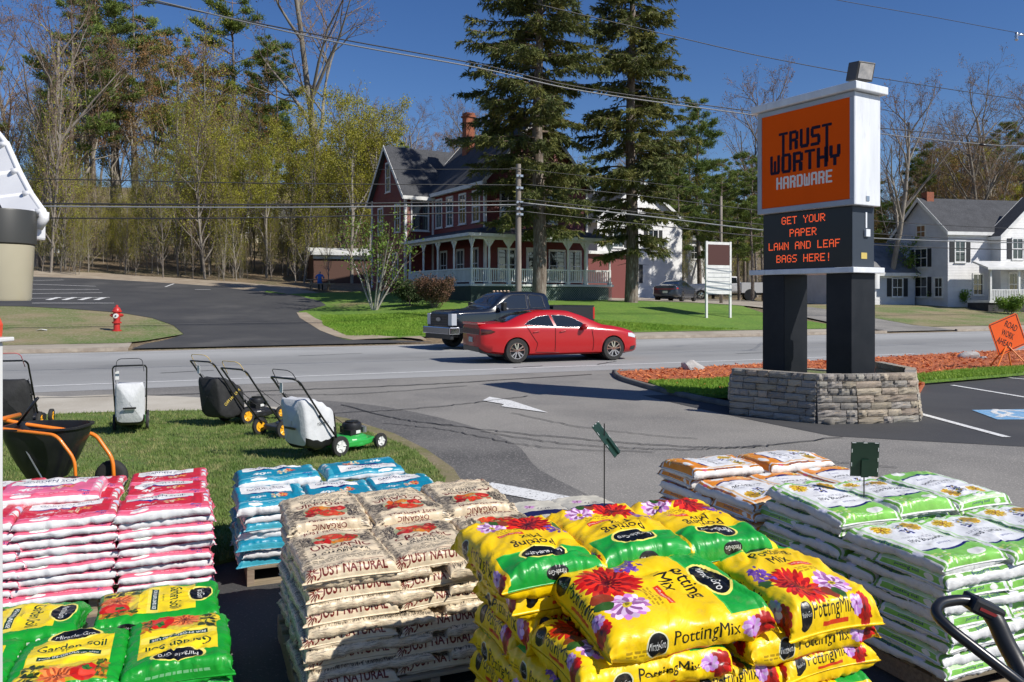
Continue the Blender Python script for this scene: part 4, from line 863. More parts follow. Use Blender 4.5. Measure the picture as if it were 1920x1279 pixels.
# white pines: whorls of long limbs carrying flat plumes
def pine(seed,H,crown0=.35,rmax=4.2,dens=1.5):
    g=np.random.default_rng(seed); S=[]; P=[];D=[]
    lean=g.normal(0,.01,2); prev=np.zeros(3); r=.28*H/22
    tr=[]
    for k in range(13):
        z=H*k/12; tr.append(np.array([lean[0]*z+.1*math.sin(z*.4),lean[1]*z+.1*math.cos(z*.3),z]))
    for k in range(12): S.append((*tr[k],*tr[k+1],r*(1-k/12.5),r*(1-(k+1)/12.5)))
    z=H*crown0
    while z<H*.99:
        f=(z-H*crown0)/(H*(1-crown0)); R_=rmax*(math.sin(min(1,f*1.2+.25)*math.pi*.62))*(1-f)**.45*g.uniform(.55,1.15)+.4
        for q in range(g.integers(2,5)):
            az=g.uniform(0,6.28); k=min(11,int(z/H*12)); t=z/H*12-k; p=tr[k]*(1-t)+tr[k+1]*t
            d=np.array([math.cos(az),math.sin(az),g.uniform(-.05,.35)]); L=R_*g.uniform(.6,1.15); pts=[p]
            for s_ in range(4):
                d[2]+=.06; pts.append(pts[-1]+d*L/4); S.append((*pts[-2],*pts[-1],.05*(1-s_/5),.05*(1-(s_+1)/5)))
            for s_ in range(int(16*L/3*dens)+3):
                t=g.uniform(.3,1)**.7; x=t*4; i0=min(3,int(x)); c=pts[i0]*(1-(x-i0))+pts[i0+1]*(x-i0)
                side=np.array([-d[1],d[0],0])*g.choice((-1,1))*g.uniform(.1,1)*(1.15-t)*L*.42; e=c+side+np.array([d[0],d[1],0])*.3+np.array([0,0,g.uniform(.0,.25)])
                S.append((*c,*e,.014,.008)); m_=15; P.append(e+g.normal(0,.17,(m_,3))*np.array([1.1,1.1,.5])); D.append(g.normal(0,.6,(m_,3))+(e-c)/np.linalg.norm(e-c)*.5+np.array([0,0,.55]))
        z+=g.uniform(.6,1.15)*H/22
    P=np.concatenate(P); D=np.concatenate(D)
    return S,blade_mesh('nd',P,D,.38*g.uniform(.6,1.2,len(P)),.042,M_pine,g)
for i_,(sd_,H,c0,rm) in enumerate(((41,25,.38,4.6),(42,22,.3,3.8))):
    S,lm=pine(sd_,H,c0,rm); PROTO['pine%d'%i_]=make_tree('pine_tree','x','tree',S,.06,M_bark_b,lm,'white pines above the wood')
# the two big spruces: drooping boughs with hanging twigs
def spruce(seed,H,R0,c0=.16,sparse=0):
    g=np.random.default_rng(seed); S=[];P=[];D=[]; r=.42
    tr=[np.array([.08*math.sin(k*.9),.06*math.cos(k*.7),H*k/14]) for k in range(15)]
    for k in range(14): S.append((*tr[k],*tr[k+1],max(.03,r*(1-k/14)**.85),max(.02,r*(1-(k+1)/14)**.85)))
    S.append((0,0,-.5,*tr[0],r*1.35,r)); z=H*c0
    while z<H*.99:
        f=(z/H-c0)/(1-c0); prof=(1-f)**.75*min(1,.42+f*2.4)
        for q in range(4 if f>.8 else 5):
            if g.uniform()<(.20 if sparse else .10): continue
            az=g.uniform(0,6.28); L=R0*prof*g.uniform(.55,1.2)+.25; k=min(13,int(z/H*14)); t=z/H*14-k; p=tr[k]*(1-t)+tr[k+1]*t
            d=np.array([math.cos(az),math.sin(az),g.uniform(-.15,.15)+.35*f]); pts=[p]; n=5
            for s_ in range(n):
                pts.append(pts[-1]+d*L/n); d=d+np.array([0,0,-.16 if s_<2 else .13]); S.append((*pts[-2],*pts[-1],.045*(1-s_/6)*(L/4+.4),.045*(1-(s_+1)/6)*(L/4+.4)))
            bare=g.uniform(.08,.3)
            for s_ in range(int(13*L)+6):
                t=bare+(1-bare)*g.uniform(0,1); x=t*n; i0=min(n-1,int(x)); c=pts[i0]*(1-(x-i0))+pts[i0+1]*(x-i0)
                sd_=g.choice((-1,1)); tw=np.array([-d[1]*sd_*g.uniform(.2,1)+d[0]*.55,d[0]*sd_*g.uniform(.2,1)+d[1]*.55,g.uniform(-.75,-.05)]); tl=g.uniform(.3,.85)*(.5+.5*(1.15-t))*min(1.2,L/2.2+.3)
                e=c+tw*tl; S.append((*c,*e,.012,.006)); m_=max(5,int(20*tl)); tt=g.uniform(.1,1,(m_,1)); P.append(c+(e-c)*tt+g.normal(0,.03,(m_,3))); D.append((tw/np.linalg.norm(tw))*.8+g.normal(0,.42,(m_,3))+np.array([0,0,-.12]))
        z+=g.uniform(.25,.42)*H/22
    for q in range(14):                                  # dead snags on the lower trunk
        z=g.uniform(.08,.2)*H; az=g.uniform(0,6.28); L=g.uniform(.3,1.1); S.append((0,0,z,math.cos(az)*L,math.sin(az)*L,z-g.uniform(0,.3),.025,.01))
    P=np.concatenate(P);D=np.concatenate(D)
    return S,blade_mesh('nd',P,D,.27*g.uniform(.6,1.3,len(P)),.040,M_spr,g)
p=gnd(1010,572); S,lm=spruce(51,26,5.9,.17); t=make_tree('spruce_tree','tall wide spruce with bare lower trunk just right of the utility pole, before the porch','tree',S,.08,M_bark_b,lm,'large spruces on the lawn'); t.location=(p.x,p.y,p.z-.05); 
p=gnd(1184,568); S,lm=spruce(57,27,4.0,.12,1); t=make_tree('spruce_tree','narrower tall spruce on the lawn right of the porch, beside the parked dark car','tree',S,.08,M_bark_b,lm,'large spruces on the lawn'); t.location=(p.x,p.y,p.z-.05)
# ---- plant the wood with copies
LB={'bare0':'bare hardwood with spreading limbs','bare1':'bare hardwood with upright limbs',
'bud0':'slim tree hazed yellow green','bud1':'slim tree with few buds','bud2':'tall slim yellow budded tree','bud3':'nearly bare slim tree',
'red':'maple with rusty red buds','green':'bushy tree in bright new leaf','pine0':'open crowned white pine','pine1':'dense crowned white pine'}
used=set(); _map={}
for c in bpy.data.objects:
    if c.parent: _map.setdefault(c.parent.name,[]).append(c)
trng=random.Random(77)
def zone(x,y):
    u=960+x/y*FOC; r_='front rank' if y<70 else ('middle rank' if y<86 else ('back rank' if y<130 else 'far ridge'))
    w_=('left end' if u<110 else 'behind parking lines' if u<260 else 'above driveway' if u<420 else 'left of garage' if u<570 else 'left of red house' if u<730 else 'behind red house' if u<1000 else 'behind spruces' if u<1270 else 'behind letter board' if u<1440 else 'behind shop sign' if u<1680 else 'behind grey house'); return r_+' '+w_
def plant(kind,x,y,s=1,rz=None,label=None,zs=1,group=None,sink=.1):
    rz=trng.uniform(0,6.28) if rz is None else rz; t=PROTO[kind]
    if kind in used: t=dup(t,_map=_map)
    used.add(kind); t.location=(x,y,T(x,y)-sink); t.rotation_euler=(0,0,rz); t.scale=(s,s,s*zs); t['label']=label or (LB[kind]+', '+zone(x,y))
    if group: t['group']=group
    return t
def plant_px(kind,u,Y,s=1,**k): return plant(kind,(u-960)/FOC*Y,Y,s,**k)
# individual trees that show
for a in (('bare0',618,84,1.3,'largest bare tree, forked trunk against the sky left of the red house'),('bare1',70,66,.85,'bare grey tree at the far left edge behind the parking lot'),('bare0',120,74,.8,'leaning bare tree behind the left end of the parking lot'),
 ('pine0',175,80,1.15,'tall white pine above the wood at the left'),('pine0',255,86,1.2,'tallest white pine with pale trunk over the middle of the left wood'),('pine0',215,90,1.3,None),('pine1',520,94,1.1,None),('pine1',440,88,1.35,'dense white pine left of the largest bare tree'),('pine1',330,100,1.15,None),('pine0',500,100,1.0,None),
 ('red',330,78,1.05,None),('red',380,82,1.0,None),('red',420,90,1.05,None),('red',210,84,.9,None),('red',300,88,1.1,None),('red',470,84,.85,None),
 ('bare1',850,120,.9,None),('bare0',790,130,.8,None),('bare1',900,128,.9,None),('bare0',740,135,.8,None),('bare1',700,120,.7,None),
 ('pine1',1310,82,.92,'bushy green pine right of the spruces'),('pine0',1290,100,.9,None),('bare1',1400,92,.95,'tall bare tree against the sky left of the shop sign'),('bare0',1440,110,.85,None),('pine1',1492,120,1.0,'small pine top showing just left of the shop sign cap'),
 ('bare1',1668,60,.62,'bare tree beside the right column of the shop sign'),('bare0',1700,84,.55,None),('pine0',1780,100,.72,None),('pine1',1840,96,.85,'dense pine above the roofs of the white house'),('pine0',1890,104,.9,None),('pine1',1930,90,.85,None),('pine0',1750,112,.8,None),('bare0',1820,92,.55,None),('bare1',1870,88,.55,None),('bare1',1760,86,.55,None),
 ('pine0',140,74,1.05,'broad white pine at the left end of the wood'),('red',160,80,1.0,None),('red',255,82,1.05,None),('bare1',230,86,1.0,None),('green',450,64,.55,None),('green',395,66,.5,None),('green',500,65,.6,None),('green',690,66,.75,None),('green',640,72,.8,None),('green',570,74,.8,None),('green',660,63,.72,'bright yellow green tree at the left corner of the red house'),('green',600,66,.66,None),('green',540,68,.62,None),('green',700,70,.75,None),('bare0',40,100,.9,None),('bare1',-30,80,.9,None),('pine1',-60,90,1.1,None),('bare1',160,95,.8,None)):
    plant_px(a[0],a[1],a[2],a[3],label=a[4])
# the mass of slim trees
for k in range(185):
    u=trng.uniform(40,735); Y=trng.uniform(61,86)
    if u>640: Y=trng.uniform(66,90)
    wsel=(u-40)/695; kd=trng.choices((0,1,2,3),(.15+wsel*1.3,1.0-wsel*.6,.2+wsel*.8,1.1-wsel*.8))[0]; hgt=(.86+.28*math.sin(u*.021)+.15*math.sin(u*.067+1))
    plant_px('bud%d'%kd,u,Y,trng.uniform(.55,1.05)*hgt,zs=trng.uniform(.85,1.3))
for k in range(60):                                      # underbrush and saplings along the edge of the wood
    u=trng.uniform(60,740); Y=trng.uniform(60,76); plant_px('bud%d'%trng.randrange(4),u,Y,trng.uniform(.22,.5),label='low twiggy sapling, '+zone((u-960)/FOC*Y,Y))
for k in range(20):
    u=trng.uniform(-80,700); Y=trng.uniform(88,120); plant_px(trng.choice(('red','bud3','bud2','green','bud1','bud0')),u,Y,trng.uniform(.6,.85))
for k in range(36):                                      # hillside behind the houses
    u=trng.uniform(720,1600); Y=trng.uniform(95,160); plant_px(trng.choice(('bare1','bare0','red','bud2','bud0','pine1','green')),u,Y,trng.uniform(.55,.85))
for k in range(84):
    u=trng.uniform(1560,2050); Y=trng.uniform(80,120); plant_px(trng.choice(('bare1','pine0','red','green','bare0','pine1','bud0','red')),u,Y,trng.uniform(.55,.88)*(.8 if u<1720 else 1))
for k in range(30):
    u=trng.uniform(1225,1560); Y=trng.uniform(74,96); plant_px(trng.choice(('red','green','bud0','pine1','bud2')),u,Y,trng.uniform(.45,.7))
for k in range(46):                                      # far ridge
    u=trng.uniform(-100,2050); Y=trng.uniform(170,260); plant_px(trng.choice(('bare1','bare0','red','pine1','bud2')),u,Y,trng.uniform(.75,1.1))
for u,Y,s in ((1352,64,.52),(1385,66,.5),(1410,64,.55),(1430,68,.56),(1336,70,.5),(1395,72,.6)): plant_px('pine1',u,Y,s,label={1352:'evergreen directly behind the right edge of the letter board',1385:'evergreen between letter board and left sign column',1410:'short evergreen just left of the left sign column',1430:'evergreen touching the left sign column outline',1336:'evergreen rising behind the middle of the letter board',1395:'tallest evergreen of the row behind the letter board'}[u])
for u,Y,s in ((1235,78,.7),(1270,74,.6),(1255,86,.8)): plant_px('pine1',u,Y,s)
for k,t in PROTO.items():
    if k not in used: bpy.data.objects.remove(t)
# shrubs by the house, hand-built with the same branching
def shrub(name,label,p,H,seed,m,k=5,L=.1,stems=7,bark=None,spread=.5,lf=.9,cat='shrub',r=.03,lsp=.12):
    S=[];tips=[]; g=np.random.default_rng(seed)
    for q in range(stems):
        s,t_,_=branch_tree(seed*10+q,H*g.uniform(.7,1),r,.25,.6,2,(6,5),.45,.15,.15,.5,.006,lean=0)
        a=g.uniform(0,6.28); ln=g.uniform(.1,spread); s=np.array(s)
        for c in (0,3): 
            s[:,c]+=math.cos(a)*(ln*s[:,c+2]+.08); s[:,c+1]+=math.sin(a)*(ln*s[:,c+2]+.08)
        S+= [tuple(x) for x in s]
        for pp,d in t_: tips.append((np.array([pp[0]+math.cos(a)*ln*pp[2],pp[1]+math.sin(a)*ln*pp[2],pp[2]]),d))
    t=make_tree(name,label,cat,S,r*.55,bark or M_bark_g,tip_leaves(tips,g,k,L,L*.35,lsp,m,lf),None,'foliage'); t.location=p; return t
p=gnd(702,583); shrub('magnolia_bush','multi stemmed bush in new green leaf on the lawn left of the red house',(p.x,p.y,p.z-.05),4.6,61,M_budg,3,.15,9,mat('bark_silver',(.42,.40,.36),.8,c2=(.3,.28,.25),scale=4),.55,.8,r=.055,lsp=.18)
p=gnd(815,578); shrub('bush','low reddish brown bush at the corner of the porch',(p.x,p.y,p.z-.05),1.5,62,mat('rusty_leaf',(.13,.055,.03),.8,c2=(.09,.06,.03),scale=3),10,.1,14,None,.9,r=.02)
p=gnd(770,577); shrub('bush','dark green bush beside the porch steps',(p.x,p.y+.5,p.z-.05),1.3,63,mat('dark_leaf',(.03,.055,.015),.8,c2=(.05,.08,.02),scale=3),10,.1,12,None,.9,r=.02)
p=gnd(1702,572); shrub('young_tree','fresh green upright young tree before the grey house wall',(p.x,p.y,p.z-.05),4.2,64,M_budg,8,.16,4,None,.22,.95,cat='tree',r=.03)
p=gnd(1262,546); shrub('blossom_bush','white blossoming bush behind the parked cars',(p.x-1,p.y,p.z),3.2,65,mat('white_blossom',(.6,.57,.55),.8),5,.13,10,None,.8,.7)
for u,v,Hh,sd_ in ((1800,576,1.0,66),(1860,576,.8,67),(1760,574,1.1,68),(1895,590,1.0,69)):
    p=gnd(u,v); shrub('bush',{1800:'low green bush below the left end of the white porch',1860:'small green bush under the middle of the white porch',1760:'rounded green bush between the grey house and its porch',1895:'green bush behind the road work sign'}[u],(p.x,p.y,p.z-.05),Hh,sd_,M_budg,8,.12,7,None,.8,r=.02)
# ================================================================== VEHICLES
def curve(tab):
    X=np.array([a for a,_ in tab]); Yv=np.array([b for _,b in tab])
    def f(x):
        x=np.clip(x,X[0],X[-1]); i_=int(np.clip(np.searchsorted(X,x)-1,0,len(X)-2)); h=X[i_+1]-X[i_]; t=(x-X[i_])/h
        def sl(k):
            if k==0: return (Yv[1]-Yv[0])/(X[1]-X[0])
            if k==len(X)-1: return (Yv[-1]-Yv[-2])/(X[-1]-X[-2])
            a=(Yv[k]-Yv[k-1])/(X[k]-X[k-1]); b=(Yv[k+1]-Yv[k])/(X[k+1]-X[k]); return 0 if a*b<=0 else 2*a*b/(a+b)
        m0,m1=sl(i_),sl(i_+1); return float((2*t**3-3*t*t+1)*Yv[i_]+(t**3-2*t*t+t)*h*m0+(-2*t**3+3*t*t)*Yv[i_+1]+(t**3-t*t)*h*m1)
    return f
class Body:
    def __init__(s,L,hw,zb,belt,top,hwt,zmid=(.45,.66),tuck=.80):
        s.L=L; s.hw,s.zb,s.belt,s.top,s.hwt=[curve(c) for c in (hw,zb,belt,top,hwt)]; s.zm=zmid; s.tuck=tuck
    def sec(s,x):
        w_,zb,be,tp,wt=s.hw(x),s.zb(x),s.belt(x),s.top(x),s.hwt(x); be=min(be,tp-.012); m0=zb+(be-zb)*.32; m1=zb+(be-zb)*.62
        return [(0,zb),(w_*s.tuck,zb),(w_*.97,zb+.06),(w_,m0),(w_*.985,m1),(w_*.982,be-.10),(w_*.975,be-.04),(w_*.955+(wt-w_*.955)*.03,be+(tp-be)*.08),(w_*.93+(wt-w_*.93)*.5,be+(tp-be)*.5),(w_*.93+(wt-w_*.93)*.88,be+(tp-be)*.86),(wt*.93,tp-(tp-be)*.03),(wt*.6,tp+.012*(tp-be>.1)),(0,tp+.02*(tp-be>.1))]
    def side(s,x,z,off=.006,y=1):
        P=s.sec(x); 
        for a,b in zip(P[2:],P[3:]):
            if a[1]<=z<=b[1]: t=(z-a[1])/(b[1]-a[1]+1e-9); return (x,y*-(a[0]+(b[0]-a[0])*t+off),z)
        return (x,y*-(P[9][0]+off),z)
    def topp(s,x,f,off=.006):
        """f in -1..1 across the roof/deck/screens"""
        P=s.sec(x); yy=f*P[9][0]; Q=P[8:][::-1]; Z=np.interp(abs(yy),[q[0] for q in Q],[q[1] for q in Q]); return (x,yy,Z+off)
    def build(s,par,m,xs,cut=None,name='body'):
        mb=MB(); V=[];K=13
        for x in xs:
            S=s.sec(x); V+= [(x,-y,z) for y,z in S]+[(x,y,z) for y,z in S[-2:0:-1]]
        n=24; F=[(i_*n+j,(i_+1)*n+j,(i_+1)*n+(j+1)%n,i_*n+(j+1)%n) for i_ in range(len(xs)-1) for j in range(n)]
        F+=[tuple(range(n)),tuple((len(xs)-1)*n+j for j in range(n-1,-1,-1))]; mb.add(V,F); o=mb.build(name,m,par,fixn=True,smooth=True)
        if cut:
            cb=MB()
            for x,z,r_ in cut:
                for sgn in (-1,1): cb.cyl((x,sgn*.62,z),(x,sgn*1.3,z),r_,r_*1.02,32)
            c=cb.build('cut',m,None,fixn=True); c.matrix_world=Matrix.Identity(4)
            tmp=link('tmp',o.data,None); md=tmp.modifiers.new('b','BOOLEAN'); md.object=c; md.operation='DIFFERENCE'; md.solver='EXACT'
            bpy.context.view_layer.update(); me=bpy.data.meshes.new_from_object(tmp.evaluated_get(bpy.context.evaluated_depsgraph_get())); old=o.data; o.data=me
            bpy.data.objects.remove(tmp); bpy.data.objects.remove(c); bpy.data.meshes.remove(old)
            me.polygons.foreach_set('use_smooth',[True]*len(me.polygons))
        try: o.data.set_sharp_from_angle(angle=R(58))
        except Exception: pass
        return o
def patch(fn,poly,m,name,par,step=.08,edge=None):
    """panel: polygon in (a,b) filled and mapped onto a surface"""
    out=[]
    for i_ in range(len(poly)):
        a=Vector(poly[i_]);b=Vector(poly[(i_+1)%len(poly)]); k=max(1,int((b-a).length/step)); out+=[tuple(a.lerp(b,j/k)) for j in range(k)]
    xs=[p[0] for p in out]; ys=[p[1] for p in out]; gx_,gy_=np.meshgrid(np.arange(min(xs)+step*.3,max(xs),step),np.arange(min(ys)+step*.3,max(ys),step)); gx_=gx_.ravel();gy_=gy_.ravel(); ok=inside(gx_,gy_,out)
    vs=[Vector(p) for p in out]+[Vector((a,b)) for a,b in zip(gx_[ok],gy_[ok])]; n=len(out); r_=delaunay_2d_cdt(vs,[(i_,(i_+1)%n) for i_ in range(n)],[list(range(n))],1,1e-5)
    mb=MB(); mb.add([fn(v[0],v[1]) for v in r_[0]],[tuple(f) for f in r_[2]]); o=mb.build(name,m,par,smooth=True,fixn=True)
    if edge:
        e=MB(); e.tube([fn(*p) for p in out],edge[1],5,closed=True); e.build(edge[2],edge[0],o,smooth=True)
    return o
M_rimd=mat('rim_dark',(.03,.03,.032),.5)
def wheel(par,x,y,r_,w_,side,spokes=10,mrim=None,rim=.66,name='wheel'):
    mrim=mrim or M_chrome; t=link(name,None,par,(x,y,r_))
    mb=MB(); mb.lathe([(r_*rim*.98,-w_/2),(r_*.95,-w_/2),(r_,-w_*.36),(r_*1.0,w_*.36),(r_*.95,w_/2),(r_*rim*.98,w_/2)],32,axis='y',cap=False); mb.build('tyre',M_rubber,t,smooth=True,angle=40)
    mb=MB(); R2=r_*rim; yo=side*w_/2
    mb.lathe([(R2,yo*1.02),(R2*.93,yo*1.02),(R2*.9,yo*.7)],28,0,axis='y',cap=False); mb.lathe([(0.001,yo*.55),(R2*.92,yo*.5)],28,1,axis='y',cap=False)
    mb.lathe([(.001,yo*1.0),(R2*.2,yo*1.0),(R2*.24,yo*.8)],16,0,axis='y',cap=False)
    for k in range(spokes):
        a=2*math.pi*k/spokes+(0 if k%2 else .12*(2*math.pi/spokes)*2); c,s_=math.cos(a),math.sin(a); hw=R2*.055
        P=[]
        for rr,h_,yy in ((R2*.18,hw*1.3,yo*.98),(R2*.95,hw*1.5,yo*.93)):
            for sg in (-1,1): P.append((rr*c-sg*h_*s_,yy,rr*s_+sg*h_*c)); P.append((rr*c-sg*h_*s_,yy-side*.02,rr*s_+sg*h_*c))
        mb.add(P,[(0,2,6,4),(0,4,5,1),(2,3,7,6),(0,1,3,2)],0)
    mb.build('rim',[mrim,M_rimd],t,smooth=False); return t
M_cglass=mat('car_glass',(.012,.016,.018),.04,spec=.9,coat=.5); M_lampred=mat('tail_light',(.45,.01,.01),.15,coat=.6); M_lampc=mat('head_light',(.6,.62,.65),.1,coat=.8); M_plate=mat('licence_plate',(.55,.6,.58),.5,c2=(.3,.45,.35),scale=14)
def paint(name,c,rough=.28,flake=.0): return mat(name,c,rough,coat=.6,spec=.6,metal=flake)
def sedan(label,paintm,loc,rz,detail=True,spokes=10,group=None):
    t=thing('parked_car' if not detail else 'sports_sedan',label,'car',loc,rz,group)
    B=Body(5.04,[(0,.78),(.12,.86),(.5,.925),(1.05,.955),(1.8,.935),(3.2,.935),(4.1,.955),(4.6,.90),(4.9,.78),(5.04,.62)],
      [(0,.40),(.25,.30),(.7,.24),(1.5,.20),(3.5,.20),(4.5,.20),(4.9,.22),(5.04,.30)],
      [(0,1.0),(.3,1.02),(1.0,1.02),(1.8,1.0),(2.6,.97),(3.4,.95),(4.1,.91),(4.7,.80),(4.95,.72),(5.04,.66)],
      [(0,1.06),(.1,1.10),(.45,1.115),(.75,1.14),(1.35,1.36),(1.8,1.445),(2.3,1.47),(2.75,1.45),(3.15,1.34),(3.55,1.17),(3.85,1.05),(4.3,.985),(4.75,.88),(4.95,.80),(5.04,.70)],
      [(0,.66),(.3,.74),(.7,.70),(1.3,.60),(2.2,.58),(2.9,.60),(3.4,.68),(3.9,.76),(4.4,.76),(4.8,.66),(5.04,.5)])
    xs=list(np.concatenate([[0,.03,.07,.12],np.arange(.2,4.85,.08),[4.88,.0+4.93,4.97,5.01,5.04]]))
    body=B.build(t,paintm,xs,[(1.05,.345,.385),(4.10,.345,.385)])
    if detail:
        mb=MB()
        for x in (1.05,4.1): mb.cyl((x,-.70,.36),(x,.70,.36),.37,n=24)
        mb.box(.5,4.6,-.72,.72,.19,.5); mb.build('underbody',M_black,t)
    S=lambda a,b: B.side(a,b,.008)
    SR=lambda a,b: (lambda p:(p[0],-p[1],p[2]))(B.side(a,b,.008))
    for f in ((S,SR) if not detail else (S,SR)):
        patch(f,[(1.30,1.075),(1.50,1.20),(1.75,1.29),(2.07,1.335),(2.13,1.335),(2.20,1.02),(1.60,1.055)],M_cglass,'rear_side_window',t,.1,(M_alu,.004,'window_trim') if detail else None)
        patch(f,[(2.29,1.02),(2.21,1.34),(2.55,1.33),(2.85,1.26),(3.12,1.12),(3.22,1.03),(3.15,.995),(2.7,.99)],M_cglass,'front_side_window',t,.1,(M_alu,.004,'window_trim') if detail else None)
    Tp=lambda a,b: B.topp(a,b,.006)
    patch(Tp,[(.72,-.88),(.72,.88),(1.45,.80),(1.70,.72),(1.70,-.72),(1.45,-.80)],M_cglass,'rear_window',t,.12)
    patch(Tp,[(2.98,-.80),(2.98,.80),(3.80,.93),(3.86,0),(3.80,-.93)],M_cglass,'windshield',t,.12)
    wy=.955-.115
    for x in (1.05,4.10):
        for s in (-1,1): wheel(t,x,s*wy,.345,.23,s,spokes)
    # rear light bar, plate, bumper valance
    def rear(a,b,off=.012):
        P=B.sec(0); lim=np.interp(b,[P[k][1] for k in range(1,7)],[P[k][0] for k in range(1,7)]); return (-off+.9*max(0,abs(a)-lim*.999),a,b)
    mb=MB(); mb.prism([(-.72,.80),(.72,.80),(.76,.97),(-.76,.97)] if detail else [(-.70,.84),(.70,.84),(.70,.86),(-.70,.86)],-.02,.01,map=lambda a,b,c:(c,a,b)); mb.build('light_bar',mat('smoked_lamp',(.06,.004,.005),.12,coat=.8) if detail else M_lampred,t,bevel=.01,fixn=True)
    for f in (S,SR): patch(f,[(.03,.80),(.30,.84),(.42,.89),(.28,.95),(.03,.97)] if detail else [(.03,.84),(.2,.86),(.2,.93),(.03,.94)],mat('smoked_lamp',(.06,.004,.005),.12,coat=.8) if detail else M_lampred,'tail_light',t,.06)
    mb=MB(); mb.box(-.025,-.005,-.16,.16,.58,.72); mb.build('licence_plate',M_plate,t)
    if detail:
        mb=MB(); mb.prism([(-.03,1.07),(.20,1.10),(.20,1.125),(-.05,1.135)],-.70,.70,map=lambda a,b,c:(a,c,b)); mb.build('spoiler_lip',paintm,t,bevel=.008,fixn=True)
        mb=MB(); mb.prism([(-.012,.32),(.5,.26),(.5,.30),(-.012,.46)],-.70,.70,map=lambda a,b,c:(a,c,b)); mb.build('rear_valance',M_black,t,fixn=True)
        for f in (S,SR): patch(f,[(4.62,.70),(4.92,.64),(4.97,.70),(4.80,.79),(4.62,.80)],M_lampc,'head_light',t,.06)
        for f in (S,SR): patch(f,[(4.66,.30),(4.9,.28),(4.9,.42),(4.70,.40)],M_black,'side_vent',t,.06)
        sm=mat('shut_line',(.05,.004,.004),.5)
        for nm,pts in (('rear_door_seam',[(1.62,.33),(1.68,.55),(1.50,.80),(1.34,1.05)]),('door_seam',[(2.22,.26),(2.23,.6),(2.24,1.0)]),('front_door_seam',[(3.42,.26),(3.45,.6),(3.40,.93)]),('sill_seam',[(1.62,.30),(2.5,.26),(3.42,.26)])):
            Q=[S(*Vector(pts[k]).lerp(Vector(pts[k+1]),j/6)) for k in range(len(pts)-1) for j in range(7)]; mb=MB(); mb.tube(Q,.006,4); mb.build(nm,sm,t)
        for x in (1.55,2.38): Q=[S(x+.02*k,.865+.003*k) for k in range(10)]; mb=MB(); mb.tube([(p[0],p[1]-.018,p[2]) for p in Q],.014,6); mb.build('door_handle',paintm,t,smooth=True)
        for s in (-1,1):
            mb=MB(); mb.M=Matrix.Translation((3.12,s*.99,1.0)); mb.lathe([(.001,-.12),(.06,-.1),(.085,-.02),(.08,.06),(.001,.085)],12,axis='y'); o=mb.build('side_mirror',paintm,t,smooth=True)
        mb=MB(); mb.lathe([(.001,0),(.03,.005),(.03,.012)],12,axis='y'); 
        mb=MB(); mb.box(2.1,2.7,-.3,.3,1.478,1.492); mb.build('sunroof',M_cglass,t,bevel=.01)
    return t
M_rp=paint('red_car_paint',(.42,.006,.008),.34); M_rp.node_tree.nodes['Principled BSDF'].inputs['Coat Roughness'].default_value=.12; M_rp.node_tree.nodes['Principled BSDF'].inputs['Coat Weight'].default_value=.35
c=gnd(970,682,0); hd=R(21); d=Vector((math.cos(hd),math.sin(hd))); nrm=Vector((-d.y,d.x)); q=Vector((c.x,c.y))-d*1.05+nrm*.95
CH=sedan('glossy red four door sedan with chrome wheels driving right on the road',M_rp,(q.x,q.y,.01),hd)
